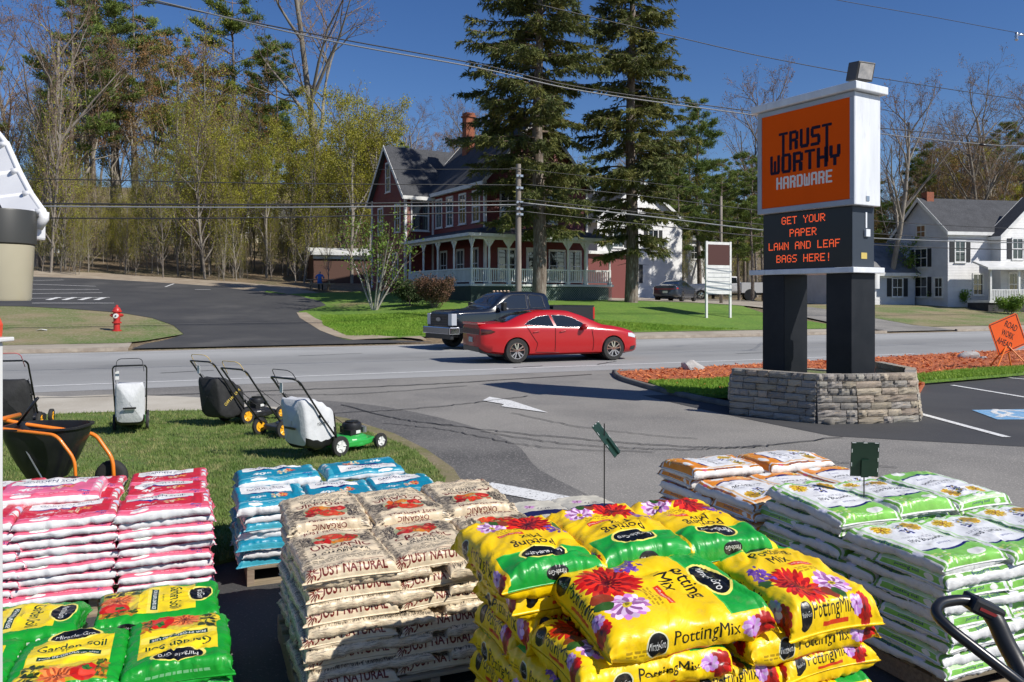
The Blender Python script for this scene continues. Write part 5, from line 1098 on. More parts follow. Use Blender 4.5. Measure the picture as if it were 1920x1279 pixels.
# ---- black pickup
def pickup(label,pm,loc,rz,detail=True):
    t=thing('pickup_truck',label,'truck',loc,rz)
    C=Body(4.3,[(0,.98),(.6,1.0),(1.6,1.0),(3.1,1.0),(3.9,.99),(4.2,.95),(4.3,.90)],[(0,.55),(4.3,.55)],[(0,1.40),(1.8,1.38),(2.6,1.34),(4.0,1.30),(4.25,1.26),(4.3,1.2)],
      [(0,1.55),(.03,1.9),(.18,2.0),(.9,2.05),(1.7,2.04),(2.0,1.96),(2.75,1.46),(3.0,1.42),(4.0,1.38),(4.22,1.32),(4.3,1.24)],[(0,.70),(.2,.74),(1.7,.74),(2.1,.78),(2.8,.88),(4.0,.84),(4.3,.72)],tuck=.85)
    o=C.build(t,pm,list(np.arange(0,.2,.04))+list(np.arange(.2,4.2,.1))+[4.2,4.25,4.28,4.3],[(3.30,.42,.47)],'cab'); o.location.x=2.05
    sh=lambda f: (lambda a,b:(lambda p:(p[0]+2.05,p[1],p[2]))(f(a,b)))
    mir=lambda f:(lambda a,b:(lambda p:(p[0],-p[1],p[2]))(f(a,b)))
    S=sh(lambda a,b:C.side(a,b,.01))
    for f in (S,mir(S)):
        patch(f,[(.30,1.46),(.34,1.88),(.95,1.94),(.98,1.44)],M_cglass,'rear_side_window',t,.1,(M_black,.012,'window_trim'))
        patch(f,[(1.12,1.43),(1.10,1.94),(1.75,1.92),(2.45,1.52),(2.40,1.40)],M_cglass,'front_side_window',t,.1,(M_black,.012,'window_trim'))
    patch(f2:=sh(lambda a,b:C.topp(a,b,.008)),[(2.02,-.82),(2.02,.82),(2.72,.95),(2.78,0),(2.72,-.95)],M_cglass,'windshield',t,.12)
    # bed with open top
    mb=MB(); w_=1.0
    for s in (-1,1): mb.box(0,2.0,s*w_-(.07 if s>0 else 0),s*w_+(.07 if s<0 else 0),.60,1.50)
    mb.box(0,.07,-w_+.07,w_-.07,.60,1.50); mb.box(.07,2,-w_+.07,w_-.07,.7,.78); mb.box(1.93,2.0,-w_+.07,w_-.07,.78,1.50); mb.build('bed',pm,t,bevel=.02)
    mb=MB(); [mb.box(-.01,2.0,s*w_-(.09 if s>0 else -.0),s*w_+(.09 if s<0 else .0),1.501,1.53) for s in (-1,1)]; mb.box(-.01,.08,-w_+.09,w_-.09,1.501,1.53); mb.build('bed_rail_cap',M_plastic,t)
    for s in (-1,1):
        mb=MB(); mb.cyl((1.25,s*1.005,.44),(1.25,s*.7,.44),.50,n=28); mb.build('wheel_well',M_black,t)
    for x in (1.25,5.35):
        for s in (-1,1): wheel(t,x,s*(.97-.13),.42,.27,s,8,M_chrome,.6)
    for s in (-1,1): mb=MB(); mb.box(-.03,.06,s*.93-.06,s*.93+.09*s if False else s*.93+.075,1.0,1.46); mb.build('tail_light',M_lampred,t,bevel=.01)
    mb=MB(); mb.box(.10,5.9,-.55,.55,.42,.60); mb.build('chassis',M_black,t)
    mb=MB(); mb.box(6.34,6.50,-1.02,1.02,.55,.80); mb.prism([(6.1,-1.03),(6.5,-1.03),(6.5,-.9),(6.34,-.9),(6.1,-.98)],.55,.80); mb.prism([(6.1,1.03),(6.1,.98),(6.34,.9),(6.5,.9),(6.5,1.03)],.55,.80); mb.build('front_bumper',M_chrome,t,bevel=.03,fixn=True)
    mb=MB(); mb.box(6.3,6.44,-.95,.95,.38,.55); mb.build('bumper_valance',M_black,t,bevel=.02)
    mb=MB(); mb.box(6.30,6.375,-.66,.66,.85,1.26); mb.build('grille',M_black,t,bevel=.02)
    mb=MB()
    for k in range(4): mb.box(6.376,6.385,-.62,.62,.90+k*.095,.93+k*.095)
    mb.build('grille_bar',mat('grille_bar',(.06,.06,.065),.3),t)
    mb=MB(); mb.M=Matrix.Translation((6.39,0,1.06))@Matrix.Scale(.42,4,(0,0,1)); mb.lathe([(.001,0),(.17,0),(.17,.02),(.001,.022)],20,axis='x'); mb.build('oval_badge',M_alu,t,smooth=True,angle=30)
    for s in (-1,1):
        mb=MB(); mb.prism([(6.20,s*1.0),(6.37,s*.92),(6.38,s*.68),(6.2,s*.68)],.86,1.27); mb.build('head_light',M_lampc,t,bevel=.015,fixn=True)
        mb=MB(); mb.tube([(4.35,s*1.0,1.42),(4.35,s*1.18,1.45)],.03,6); mb.box(4.28,4.42,s*1.18-.09,s*1.18+.09,1.36,1.66); mb.build('side_mirror',M_blackm,t,bevel=.03)
        mb=MB(); mb.box(3.06,3.14,s*1.02-.01,s*1.02+.01,1.43,1.93); 
    for y in (-.5,-.25,0,.25,.5):
        mb=MB(); mb.lathe([(.05,0),(.045,.03),(.001,.045)],10); mb.build('roof_marker_light',mat('amber_lens',(.7,.5,.35),.3),t,(3.72,y,2.055),smooth=True)
    mb=MB(); mb.box(.25,.75,-1.01,-1.004,1.30,1.42); mb.build('bedside_badge',M_alu,t)
    return t
c=gnd(856,657,0); hd2=R(22+180+11); d=Vector((math.cos(hd2),math.sin(hd2))); nr=Vector((-d.y,d.x)); q=Vector((c.x,c.y))-d*5.35-nr*.97
M_bp=paint('black_car_paint',(.008,.011,.018),.16)
TK=pickup('dark blue black crew cab pickup with chrome bumper driving left behind the red sedan',M_bp,(q.x,q.y,.01),hd2)
TK.scale=(.98,1,1); TK.location.x+=.62; TK.location.y+=.18
# driver leaning an elbow out of the pickup window
def person(name,label,loc,rz,joints,radii,edges,mats_,parts=()):
    me=bpy.data.meshes.new('body'); me.from_pydata(joints,edges,[]); o=link(name,me,None,loc,rz)
    sk=o.modifiers.new('s','SKIN'); sk.use_smooth_shade=True
    for i_,r_ in enumerate(radii): me.skin_vertices[0].data[i_].radius=(r_,r_*.85)
    me.skin_vertices[0].data[0].use_root=True
    sb=o.modifiers.new('u','SUBSURF'); sb.levels=1; sb.render_levels=1; bpy.context.view_layer.update()
    m2=bpy.data.meshes.new_from_object(o.evaluated_get(bpy.context.evaluated_depsgraph_get())); o.modifiers.clear(); o.data=m2; bpy.data.meshes.remove(me)
    for m in mats_: m2.materials.append(m)
    return tag(o,label,'person')
M_skin=mat('skin',(.50,.30,.21),.55); M_plaid=mat('patterned_shirt',(.42,.42,.44),.8,c2=(.10,.10,.12),scale=22,lo=.47,hi=.53); M_hair=mat('hair_dark',(.04,.03,.02),.8)
lx,ly=4.0,.55
J=[(lx-.1,ly,1.05),(lx-.1,ly,1.3),(lx-.08,ly,1.5),(lx-.06,ly,1.56),(lx-.03,ly,1.66),(lx-.02,ly,1.76),(lx-.08,ly+.2,1.47),(lx+.02,ly+.38,1.42),(lx+.22,ly+.47,1.44),(lx+.29,ly+.48,1.46),(lx-.08,ly-.2,1.47),(lx+.15,ly-.22,1.27),(lx+.4,ly-.1,1.35)]
DR=person('person','driver in patterned shirt resting a forearm on the open pickup window','x' and (0,0,0),0,J,[.14,.17,.12,.06,.085,.07,.07,.055,.042,.045,.07,.05,.04],[(0,1),(1,2),(2,3),(3,4),(4,5),(2,6),(6,7),(7,8),(8,9),(2,10),(10,11),(11,12)],[M_plaid,M_skin])
for p in DR.data.polygons:
    c_=p.center
    if c_.z>1.575 or c_.y>ly+.44 and c_.x>lx+.18: p.material_index=1
DR.location=TK.location; DR.rotation_euler=TK.rotation_euler; DR.scale=TK.scale
mb=MB(); mb.M=Matrix.Translation((lx-.05,ly,1.75)); mb.lathe([(.09,-.05),(.10,.0),(.07,.07),(.001,.09)],12); mb.build('hair',M_hair,DR,smooth=True)
# far parked vehicles
p=gnd(1272,567); sedan('dark blue parked car with red tail lights beside the second spruce',paint('navy_paint',(.02,.03,.05),.25),(p.x-.9,p.y,p.z+.05),R(62),False,8)
p=gnd(1190,553); sedan('pale green silver car parked beyond the dark blue car',paint('silver_green_paint',(.30,.36,.33),.25),(p.x,p.y,p.z+.05),R(8),False,8)
p=gnd(1400,563); pickup('white pickup parked behind the letter board',paint('white_car_paint',(.7,.7,.7),.3),(p.x+1.5,p.y,p.z+.02),R(170),False)
p=gnd(1160,560); sedan('white car half hidden by the porch end',MC['white_car_paint'],(p.x-4,p.y+3,p.z+.05),R(10),False,8)
# hydrant
M_hyd=mat('hydrant_red',(.55,.03,.025),.4,c2=(.42,.03,.025),scale=6)
p=gnd(219,622); HY=thing('fire_hydrant','red fire hydrant with white cap on the grass verge','hydrant',(p.x,p.y,p.z+.02),R(15)); s_=1.12
mb=MB(); mb.lathe([(.17,0),(.17,.04),(.11,.05),(.11,.28),(.16,.29),(.16,.34),(.115,.35),(.12,.68),(.17,.70),(.17,.74),(.14,.76),(.11,.84),(.05,.89),(.045,.95),(.001,.96)],20); o=mb.build('barrel',M_hyd,HY,smooth=True,angle=35)
mb=MB(); mb.cyl((0,-.1,.56),(0,-.2,.56),.085,n=14); mb.build('front_nozzle',M_white,HY,smooth=True,angle=40); mb=MB(); mb.cyl((0,-.2,.56),(0,-.225,.56),.03,n=6); mb.build('nozzle_nut',M_black,HY)
for s in (-1,1): mb=MB(); mb.cyl((s*.1,0,.58),(s*.19,0,.58),.06,n=12); mb.cyl((s*.19,0,.58),(s*.23,0,.58),.025,n=6); mb.build('side_cap',M_hyd,HY,smooth=True,angle=40)
HY.scale=(s_,s_,s_)
# litter and picnic table with a seated figure by the garage
p=gnd(78,622); mb=MB(); mb.M=rz_m(p.x,p.y,p.z+.05,.3); mb.add([(-.2,-.08,0),(.0,-.1,.05),(.2,-.05,.0),(.18,.1,.03),(-.05,.12,.06),(-.2,.08,.01)],[(0,1,4,5),(1,2,3,4)]); tag(mb.build('litter',M_white),'crumpled white paper litter on the verge left of the hydrant','litter')
p=gnd(600,545); PT=thing('picnic_table','wooden picnic table on the slope left of the red house','table',(p.x,p.y,p.z),R(20))
mb=MB(); mb.box(-.9,.9,-.38,.38,.72,.78); mb.build('table_top',M_wood,PT)
for s in (-1,1):
    mb=MB(); mb.box(-.9,.9,s*.72-.13,s*.72+.13,.43,.48); mb.build('bench',M_wood,PT)
    mb=MB(); mb.box(s*.6-.05,s*.6+.05,-.75,.75,.36,.43); mb.tube([(s*.6,-.25,.72),(s*.6,-.6,0)],.045,4); mb.tube([(s*.6,.25,.72),(s*.6,.6,0)],.045,4); mb.build('leg',M_wood,PT)
M_bluec=mat('blue_jacket',(.02,.12,.42),.7)
J=[(0,0,.55),(0,0,.8),(.02,0,1.05),(.03,0,1.12),(.05,0,1.22),(.06,0,1.33),(0,.2,1.02),(.1,.28,.85),(.3,.2,.85),(0,-.2,1.02),(.1,-.28,.85),(.3,-.2,.85),(.0,.1,.52),(.42,.12,.5),(.45,.12,.1),(.55,.12,.06),(.0,-.1,.52),(.42,-.12,.5),(.45,-.12,.1),(.55,-.12,.06)]
PS_=person('person','person in blue jacket seated at the picnic table',(p.x+.15,p.y-.72,p.z),R(95),J,[.15,.16,.13,.055,.09,.08,.07,.055,.04,.07,.055,.04,.09,.075,.05,.05,.09,.075,.05,.05],[(0,1),(1,2),(2,3),(3,4),(4,5),(2,6),(6,7),(7,8),(2,9),(9,10),(10,11),(0,12),(12,13),(13,14),(14,15),(0,16),(16,17),(17,18),(18,19)],[M_bluec,M_skin,M_blackm])
for q in PS_.data.polygons: q.material_index=1 if q.center.z>1.13 else (2 if q.center.z<.56 and q.center.x>.1 else 0)
# ================================================================== MOWERS, SPREADER, STAKES, EAVE
def mower(label,loc,rz,deck,rimc,bagm,bagstyle,bail=None,bagcol2=None,tagm=True,logo=None,s=.95,wy=.95):
    """walk-behind mower; local +x is forward, handle rises towards -x"""
    t=thing('lawn_mower',label,'mower',loc,rz,'walk behind mowers on the lawn'); t.scale=(s,s*wy,s)
    mb=MB(); pr=[(.001,.20),(.16,.205),(.20,.19),(.235,.17),(.25,.10),(.25,.07)]
    mb.lathe([(r_,z) for r_,z in pr][::-1],24); mb.prism([(-.36,-.20),(-.12,-.245),(.12,-.245),(.27,-.19),(.30,0),(.27,.19),(.12,.245),(-.12,.245),(-.36,.20)],.08,.155); mb.build('deck',deck,t,bevel=.015,fixn=True)
    for x,r_ in ((-.36,.125),(.30,.10)):
        for sd_ in (-1,1):
            w_=link('wheel',None,t,(x,sd_*.27,r_)); mb=MB(); mb.lathe([(r_*.62,-.025),(r_*.95,-.026),(r_,-.015),(r_,.015),(r_*.95,.026),(r_*.62,.025)],20,axis='y',cap=False); mb.build('tyre',M_rubber,w_,smooth=True,angle=40)
            mb=MB(); mb.lathe([(.001,-.012),(r_*.3,-.018),(r_*.34,-.01),(r_*.66,-.016),(r_*.66,.016),(r_*.34,.01),(r_*.3,.018),(.001,.012)],18,axis='y'); 
            for q in range(5): a=q*1.2566; mb.tube([(r_*.3*math.cos(a),sd_*.018,r_*.3*math.sin(a)),(r_*.62*math.cos(a),sd_*.02,r_*.62*math.sin(a))],.008,4)
            mb.build('rim',rimc,w_,smooth=True,angle=40)
    e=link('engine',None,t,(.04,0,.19))
    mb=MB(); mb.lathe([(.11,0),(.12,.03),(.115,.06),(.125,.07),(.13,.12),(.12,.15),(.08,.165),(.001,.17)],18); mb.box(-.06,.16,.06,.17,.02,.10); mb.box(-.14,-.03,-.15,.0,.01,.08); mb.build('engine_block',M_plastic,e,smooth=True,angle=35)
    mb=MB(); mb.lathe([(.03,.171),(.09,.166),(.09,.175),(.03,.18)],14); mb.build('recoil_cover',M_blackm,e,smooth=True,angle=35)
    mb=MB(); mb.cyl((.14,-.08,.02),(.14,-.08,.09),.035,n=10); mb.box(.10,.20,-.03,.05,.03,.09); mb.build('muffler',M_alu,e,smooth=True,angle=35)
    mb=MB(); mb.box(-.05,.02,-.151,-.149,.03,.07); mb.build('engine_label',M_white,e)
    # handle
    hx,hz=-1.02,1.0; up=[(-.34,.25,.16),(-.62,.26,.50),(hx+.06,.27,hz-.04),(hx,.24,hz),(hx,-.24,hz),(hx+.06,-.27,hz-.04),(-.62,-.26,.50),(-.34,-.25,.16)]
    mb=MB(); mb.tube(fillet(up,.07,5),.0125,8); mb.build('handle',M_blackm,t,smooth=True)
    for sd_ in (-1,1):
        mb=MB(); mb.lathe([(.02,0),(.022,.02),(.001,.03)],8,axis='y',c=(-.64,sd_*.235,.52)); mb.tube([(-.64,sd_*.2,.52),(-.64,sd_*.25,.52)],.01,6); mb.build('handle_knob',M_plastic,t,smooth=True)
    b=[(hx+.10,.225,hz-.09),(hx-.0,.20,hz+.07),(hx-.03,.15,hz+.10),(hx-.03,-.15,hz+.10),(hx,-.20,hz+.07),(hx+.10,-.225,hz-.09)]
    mb=MB(); mb.tube(fillet(b,.05,4),.005,6); mb.build('control_bail',bail or M_blackm,t,smooth=True)
    mb=MB(); Q=fillet([(hx+.25,-.23,hz-.26),(-.45,-.1,.55),(-.1,-.02,.34)],.2,6); mb.tube(Q,.004,5); mb.tube(fillet([(hx+.2,.23,hz-.22),(-.5,.16,.42),(-.15,.08,.28)],.2,6),.004,5); mb.build('cable',M_rubber,t,smooth=True)
    # grass bag
    if bagm:
        mb=MB(); g=np.random.default_rng(int(loc[0]*100)%97)
        def bagf(a,b):
            t_=2*math.pi*b; x=-.33-.56*a; h0=.20+.22*math.sin(min(1,a*1.4)*math.pi*.5); zc=.36+.10*a; hw=.235*(.75+.25*math.sin(min(1,a*1.3)*1.57)); k=max(.02,(1-(2*a-1)**26)) if a>.5 else (1 if a>.01 else .02)
            c_,s_=math.cos(t_),math.sin(t_); p=.26; yy=hw*math.copysign(abs(c_)**p,c_)*k; zz=h0*math.copysign(abs(s_)**p,s_)*k*(.82)
            w_=.008*math.sin(9*a*3+c_*4)+.006*math.sin(17*b*2+a*11); return (x+(zz*-.12),yy*(1+w_*2),zc+zz*(1-.15*a)+w_)
        mb.grid(bagf,22,40); 
        F=mb.f; C=[]
        V=np.concatenate(mb.v)
        mb.mi=[1 if (V[list(f)].mean(0)[2]<.27 or V[list(f)].mean(0)[0]>-.40) else 0 for f in F]
        gb=mb.build('grass_bag',[bagm,M_blackm if bagstyle!='black' else bagm],t,smooth=True)
        if logo:
            V2,F2=text_fit(logo[0],logo[2],logo[3]); ts=logo[1]; c_,s_=math.cos(R(logo[4])),math.sin(R(logo[4]))
            for sd_ in (-1,1):
                L_=MB(); L_.add([(-.60+sd_*-1*((x-logo[2]/2)*c_-(y)*s_)*-1*sd_*sd_ if False else -.60+(-sd_)*((x-logo[2]/2)*c_-y*s_)*(-1),sd_*-(.0)+sd_*.240,.42+(x-logo[2]/2)*s_*(1 if sd_<0 else -1)+y*c_) for x,y in V2] if sd_<0 else [(-.60-((x-logo[2]/2)*c_-y*s_),.240,.42+(x-logo[2]/2)*s_+y*c_) for x,y in V2],[tuple(f) for f in F2]); L_.build('bag_lettering',ts,gb)
        if bagstyle=='white':
            mb=MB(); mb.box(-.915,-.900,-.10,.11,.38,.405); mb.build('bag_grip',M_blackm,gb)
    if tagm: mb=MB(); mb.box(hx+.12,hx+.125,.17,.23,hz-.20,hz-.08); mb.tube([(hx+.06,.2,hz-.03),(hx+.12,.2,hz-.08)],.002,4); mb.build('price_tag',M_white,t)
    return t
M_dgreen=mat('mower_green',(.03,.36,.06),.3,coat=.5); M_dgrey=mat('mower_grey',(.035,.038,.045),.35,coat=.4); M_dblk=mat('mower_black',(.015,.015,.016),.35)
M_yrim=mat('wheel_yellow',(.85,.42,.02),.4); M_wbag=mat('white_fabric',(.62,.63,.64),.75,c2=(.54,.55,.56),scale=5,bump=.5,bscale=9,bdist=.02); M_bbag=mat('black_fabric',(.014,.014,.015),.8,c2=(.025,.025,.026),scale=6,bump=.4,bscale=12,bdist=.02)
M_ybail=mat('yellow_bail',(.6,.42,.12),.5); M_ylet=mat('yellow_lettering',(.75,.55,.10),.6); M_rbail=mat('red_bail',(.5,.08,.1),.5)
def m_at(u,v): p=gnd(u,v,.03); return (p.x,p.y,.03)
mower('push mower with white grass bag seen from behind, standing alone on the lawn',m_at(247,800),R(114),M_dgreen,mat('rim_grey',(.4,.42,.42),.4),M_wbag,'white',wy=.80)
p=m_at(470,800)
mower('black mower with yellow lettered bag and yellow wheels, farthest of the right hand trio',m_at(478,787),R(58),M_dblk,M_yrim,M_bbag,'black',M_ybail,logo=('YARDPRO' if False else 'POULAN PRO',M_ylet,.34,.05,-38))
mower('grey decked mower with yellow wheels, middle of the right hand trio',m_at(548,812),R(55),M_dgrey,M_yrim,None,'none',M_ybail,tagm=False)
mower('green mower with white lettered grass bag, nearest of the right hand trio',m_at(655,843),R(52),M_dgreen,M_white,M_wbag,'white',logo=('LAWN-BOY',M_black,.17,.035,-4))
mower('black mower with red bail half out of the frame behind the spreader',m_at(48,800),R(108),M_dblk,M_yrim,M_bbag,'black',M_rbail,s=1.02)
# ---- broadcast spreader
SPR=thing('broadcast_spreader','black broadcast spreader with orange tube frame and big hopper','spreader',(-4.2,7.2,.03),R(0)); SPR.scale=(1.08,1.08,1.14)
M_ofr=mat('orange_tube',(.85,.22,.02),.35,coat=.5); M_hop=mat('hopper_plastic',(.010,.011,.014),.3,c2=(.02,.02,.022),scale=6)
def hop(a,b,off=0):
    prof=[(.02,.20),(.12,.21),(.19,.36),(.245,.52),(.258,.60),(.275,.605),(.275,.62),(.25,.62),(.235,.52),(.18,.36),(.10,.26),(.0,.25)]
    f=a*(len(prof)-1); i_=min(int(f),len(prof)-2); t_=f-i_; r_=prof[i_][0]*(1-t_)+prof[i_+1][0]*t_; z=prof[i_][1]*(1-t_)+prof[i_+1][1]*t_
    c_,s_=math.cos(2*math.pi*b),math.sin(2*math.pi*b); q=.6; return (1.22*r_*math.copysign(abs(c_)**q,c_),.92*r_*math.copysign(abs(s_)**q,s_),z)
mb=MB(); mb.grid(hop,33,40); mb.build('hopper',M_hop,SPR,smooth=True,angle=50)
mb=MB(); mb.tube(fillet([(.40,-.27,.0),(.38,-.28,.40),(.24,-.29,.585),(-.36,-.20,.63),(-.60,-.14,.66)],.06,5),.013,8); mb.tube(fillet([(.44,.25,.0),(.42,.25,.30),(.26,.27,.50),(-.30,.16,.60),(-.52,.1,.66)],.06,5),.0165,8); mb.build('frame',M_ofr,SPR,smooth=True)
mb=MB(); mb.tube([(-.42,-.30,.655),(-.42,.30,.655)],.02,8); mb.build('grip_bar',M_ofr,SPR,smooth=True)
mb=MB(); mb.tube([(-.25,0,.62),(-.05,-.05,.84)],.012,6); mb.build('lever',M_blackm,SPR,smooth=True); mb=MB(); mb.tube([(-.1,-.20,.52),(.08,-.18,.20)],.006,6); mb.build('control_rod',M_alu,SPR)
for sd_ in (-1,1): mb=MB(); mb.lathe([(.02,-.03),(.10,-.04),(.135,-.03),(.14,0),(.135,.03),(.10,.04),(.02,.03)],20,axis='y',c=(.38,sd_*.31,.14)); mb.build('wheel',M_rubber,SPR,smooth=True)
mb=MB(); mb.tube([(.38,-.30,.14),(.38,.30,.14)],.012,6); mb.lathe([(.001,.26),(.12,.265),(.12,.275),(.001,.28)],16); mb.cyl((0,0,.2),(0,0,.3),.04,n=10); mb.tube([(0,0,.2),(.38,0,.14)],.02,6); mb.build('axle',M_blackm,SPR)
mb=MB(); mb.prism([(-.05,-.07),(.05,-.06),(.07,.02),(.02,.07),(-.06,.04)],-.002,.002,map=lambda a,b,c:(a-.43,c-.33,b+.52)); mb.build('price_tag',M_white,SPR,fixn=True)
mb=MB(); V,F=text_fit('AGRI-FAB',.10,.016); mb.add([(x-.02,-.226,z+.50) for x,z in V],[tuple(f) for f in F]); 
# ---- two green price signs on wire stakes, seen from the back
M_psg=mat('price_sign_green',(.006,.03,.016),.45)
def stake(u,v,Y,top,w_,h_,rz,lab,tilt=0,vb=965):
    c=at(u,v,Y); t=thing('price_sign',lab,'sign',(c.x,c.y,0),R(rz)); z=c.z
    mb=MB(); mb.tube([(0,.01,.5),(0,.01,z+.1)],.004,5); mb.build('stake',M_blackm,t)
    mb=MB(); mb.M=Matrix.Translation((0,0,z))@Matrix.Rotation(R(tilt),4,'X'); mb.box(-w_/2,w_/2,-.006,.0,-h_/2,h_/2); mb.build('panel',M_psg,t,bevel=.003)
    mb=MB(); mb.M=Matrix.Translation((0,0,z))@Matrix.Rotation(R(tilt),4,'X'); mb.box(-.02,.02,-.02,-.007,-h_/2,.0); mb.build('clip',M_psg,t)
    mb=MB(); mb.M=Matrix.Translation((0,0,z))@Matrix.Rotation(R(tilt),4,'X')
    for a,b in ((-.8,.97),(0,.97),(.8,.97),(.93,.6),(.93,0),(.93,-.6),(-.93,.5),(-.93,-.3)): 
        hx_,hz_=(.018,.0035) if abs(b)>.9 else (.0035,.018); x_,z_=a*w_/2,b*h_/2; mb.box(x_-hx_*.6,x_+hx_*.6,-.0085,-.0062,z_-hz_*.6,z_+hz_*.6)
    tag(mb.build('slot',M_white,t),kind='stuff'); return t
stake(1136,824,5.0,0,.22,.235,74,'dark green price sign on a thin stake, back turned, standing alone',-38)
stake(1621,861,4.6,0,.155,.205,-8,'dark green price sign rising behind the white and orange potting soil stack',8)
# ---- cart handle at the lower right corner
t=thing('cart_handle','black tubular push handle with moulded grip at the lower right corner','handle')
pts=[at(1990,1345,1.75),at(1925,1290,1.75),at(1850,1232,1.78),at(1780,1178,1.82),at(1752,1150,1.85),at(1762,1130,1.88),at(1800,1124,1.9),at(1835,1130,1.9)]
mb=MB(); mb.tube(fillet(pts,.05,4),.0125,12); mb.build('tube',M_blackm,t,smooth=True)
pts=[at(1825,1128,1.9),at(1850,1140,1.9),at(1868,1165,1.88),at(1885,1205,1.86),at(1905,1240,1.84),at(1930,1290,1.8),at(1960,1350,1.78)]
mb=MB(); mb.tube(fillet(pts,.04,4),[.018]*5+[.021]*18+[.017]*(len(fillet(pts,.04,4))-23),12); mb.build('moulded_grip',M_plastic,t,smooth=True)
c=at(1838,1138,1.9); mb=MB(); mb.M=Matrix.Translation(c)@Matrix.Rotation(R(25),4,'Y'); mb.box(-.035,.045,-.03,.03,-.018,.02); mb.build('lever_box',M_plastic,t,bevel=.008); mb=MB(); mb.M=Matrix.Translation(c)@Matrix.Rotation(R(25),4,'Y'); mb.box(-.02,.03,-.032,-.0305,-.004,.003); mb.build('red_stripe',mat('dark_red',(.25,.02,.02),.5),t)
# ---- white ribbed awning corner, hanging drum lamp and post at the left edge
M_awn=mat('awning_white',(.80,.80,.80),.4,c2=(.70,.70,.71),scale=3); aw_=thing('awning','white ribbed awning corner with rolled edge at the upper left','awning')
e=[at(-40,205,2.9),at(14,272,2.83),at(36,322,2.75),at(58,364,2.68),at(82,398,2.6)]
ins=lambda p,k: p+Vector((-.55*k,.10*k,-.02*k))
for k in range(4):
    a,b=e[k],e[k+1]; V=[a,b,ins(b,1)+Vector((0,0,-.03)),ins(a,1)+Vector((0,0,-.03))]; n=Vector((0,0,.012)); mb=MB(); mb.add([tuple(p) for p in V]+[tuple(p+n) for p in V],[(0,1,2,3),(7,6,5,4),(0,4,5,1),(1,5,6,2),(2,6,7,3),(3,7,4,0)]); mb.build('panel',M_awn,aw_,fixn=True)
    mb=MB(); mb.tube([b+Vector((0,0,-.004)),ins(b,1)+Vector((0,0,-.036))],.012,8); mb.build('rib',M_awn,aw_,smooth=True); mb=MB(); mb.tube([a.lerp(b,.5)+Vector((0,0,-.002)),ins(a.lerp(b,.5),1)+Vector((0,0,-.034))],.006,6); mb.build('rib',M_awn,aw_,smooth=True)
mb=MB(); mb.tube(e,.010,10); [mb.cyl(tuple(q_+Vector((-.02,-.01,-.002))),tuple(q_+Vector((.008,.0,.004))),.012,.009,8) for q_ in e[1:]]; mb.tube([e[4],e[4]+Vector((.0,0,-.02)),e[4]+Vector((-.02,0,-.05))],.016,10); mb.build('rolled_edge',M_awn,aw_,smooth=True)
a=at(58,405,2.62); b=at(74,450,2.62); mb=MB(); mb.box(a.x,b.x,2.60,2.66,b.z,a.z+.02); mb.build('end_bracket',M_awn,aw_,bevel=.008)
t=thing('hanging_drum','glossy beige and charcoal drum hanging under the white awning','lamp'); c=at(4,395,2.55); kx=2.55/FOC
mb=MB(); mb.lathe([(.001,0),(56*kx,0),(57*kx,-3*kx),(56*kx,-62*kx),(53*kx,-64*kx),(.001,-64*kx)],36,c=tuple(c)); mb.build('charcoal_band',mat('charcoal_satin',(.045,.045,.04),.45),t,smooth=True,angle=40)
mb=MB(); mb.lathe([(.001,-64.5*kx),(53*kx,-65*kx),(48*kx,-165*kx),(46*kx,-169*kx),(.001,-169*kx)],36,c=tuple(c)); mb.build('beige_drum',mat('beige_gloss',(.47,.43,.31),.28,c2=(.42,.38,.27),scale=3,coat=.4),t,smooth=True,angle=40)
mb=MB(); mb.tube([tuple(c),tuple(c+Vector((-.02,0,.035)))],.004,6); mb.build('hanger',M_blackm,t)
t=thing('display_post','narrow white post with red trim at the left edge of the frame','post'); a=at(-60,600,2.2); b=at(-11,885,2.2); mb=MB(); mb.box(a.x,b.x,2.2,2.24,0.0,at(0,642,2.2).z); mb.build('post',M_white,t,bevel=.004)
mb=MB(); mb.box(a.x,at(-2,0,2.2).x,2.17,2.27,at(0,642,2.2).z,at(0,634,2.2).z); mb.build('shelf',M_white,t,bevel=.003)
mb=MB(); mb.prism([(at(-40,0,2.2).x,at(0,633,2.2).z),(at(-18,0,2.2).x,at(0,633,2.2).z),(at(-16,0,2.2).x,at(0,610,2.2).z),(at(-24,0,2.2).x,at(0,592,2.2).z),(at(-40,0,2.2).x,at(0,592,2.2).z)],2.18,2.25,map=lambda a_,b_,c_:(a_,c_,b_)); mb.build('red_trim',mat('red_trim',(.6,.07,.03),.4),t,fixn=True)
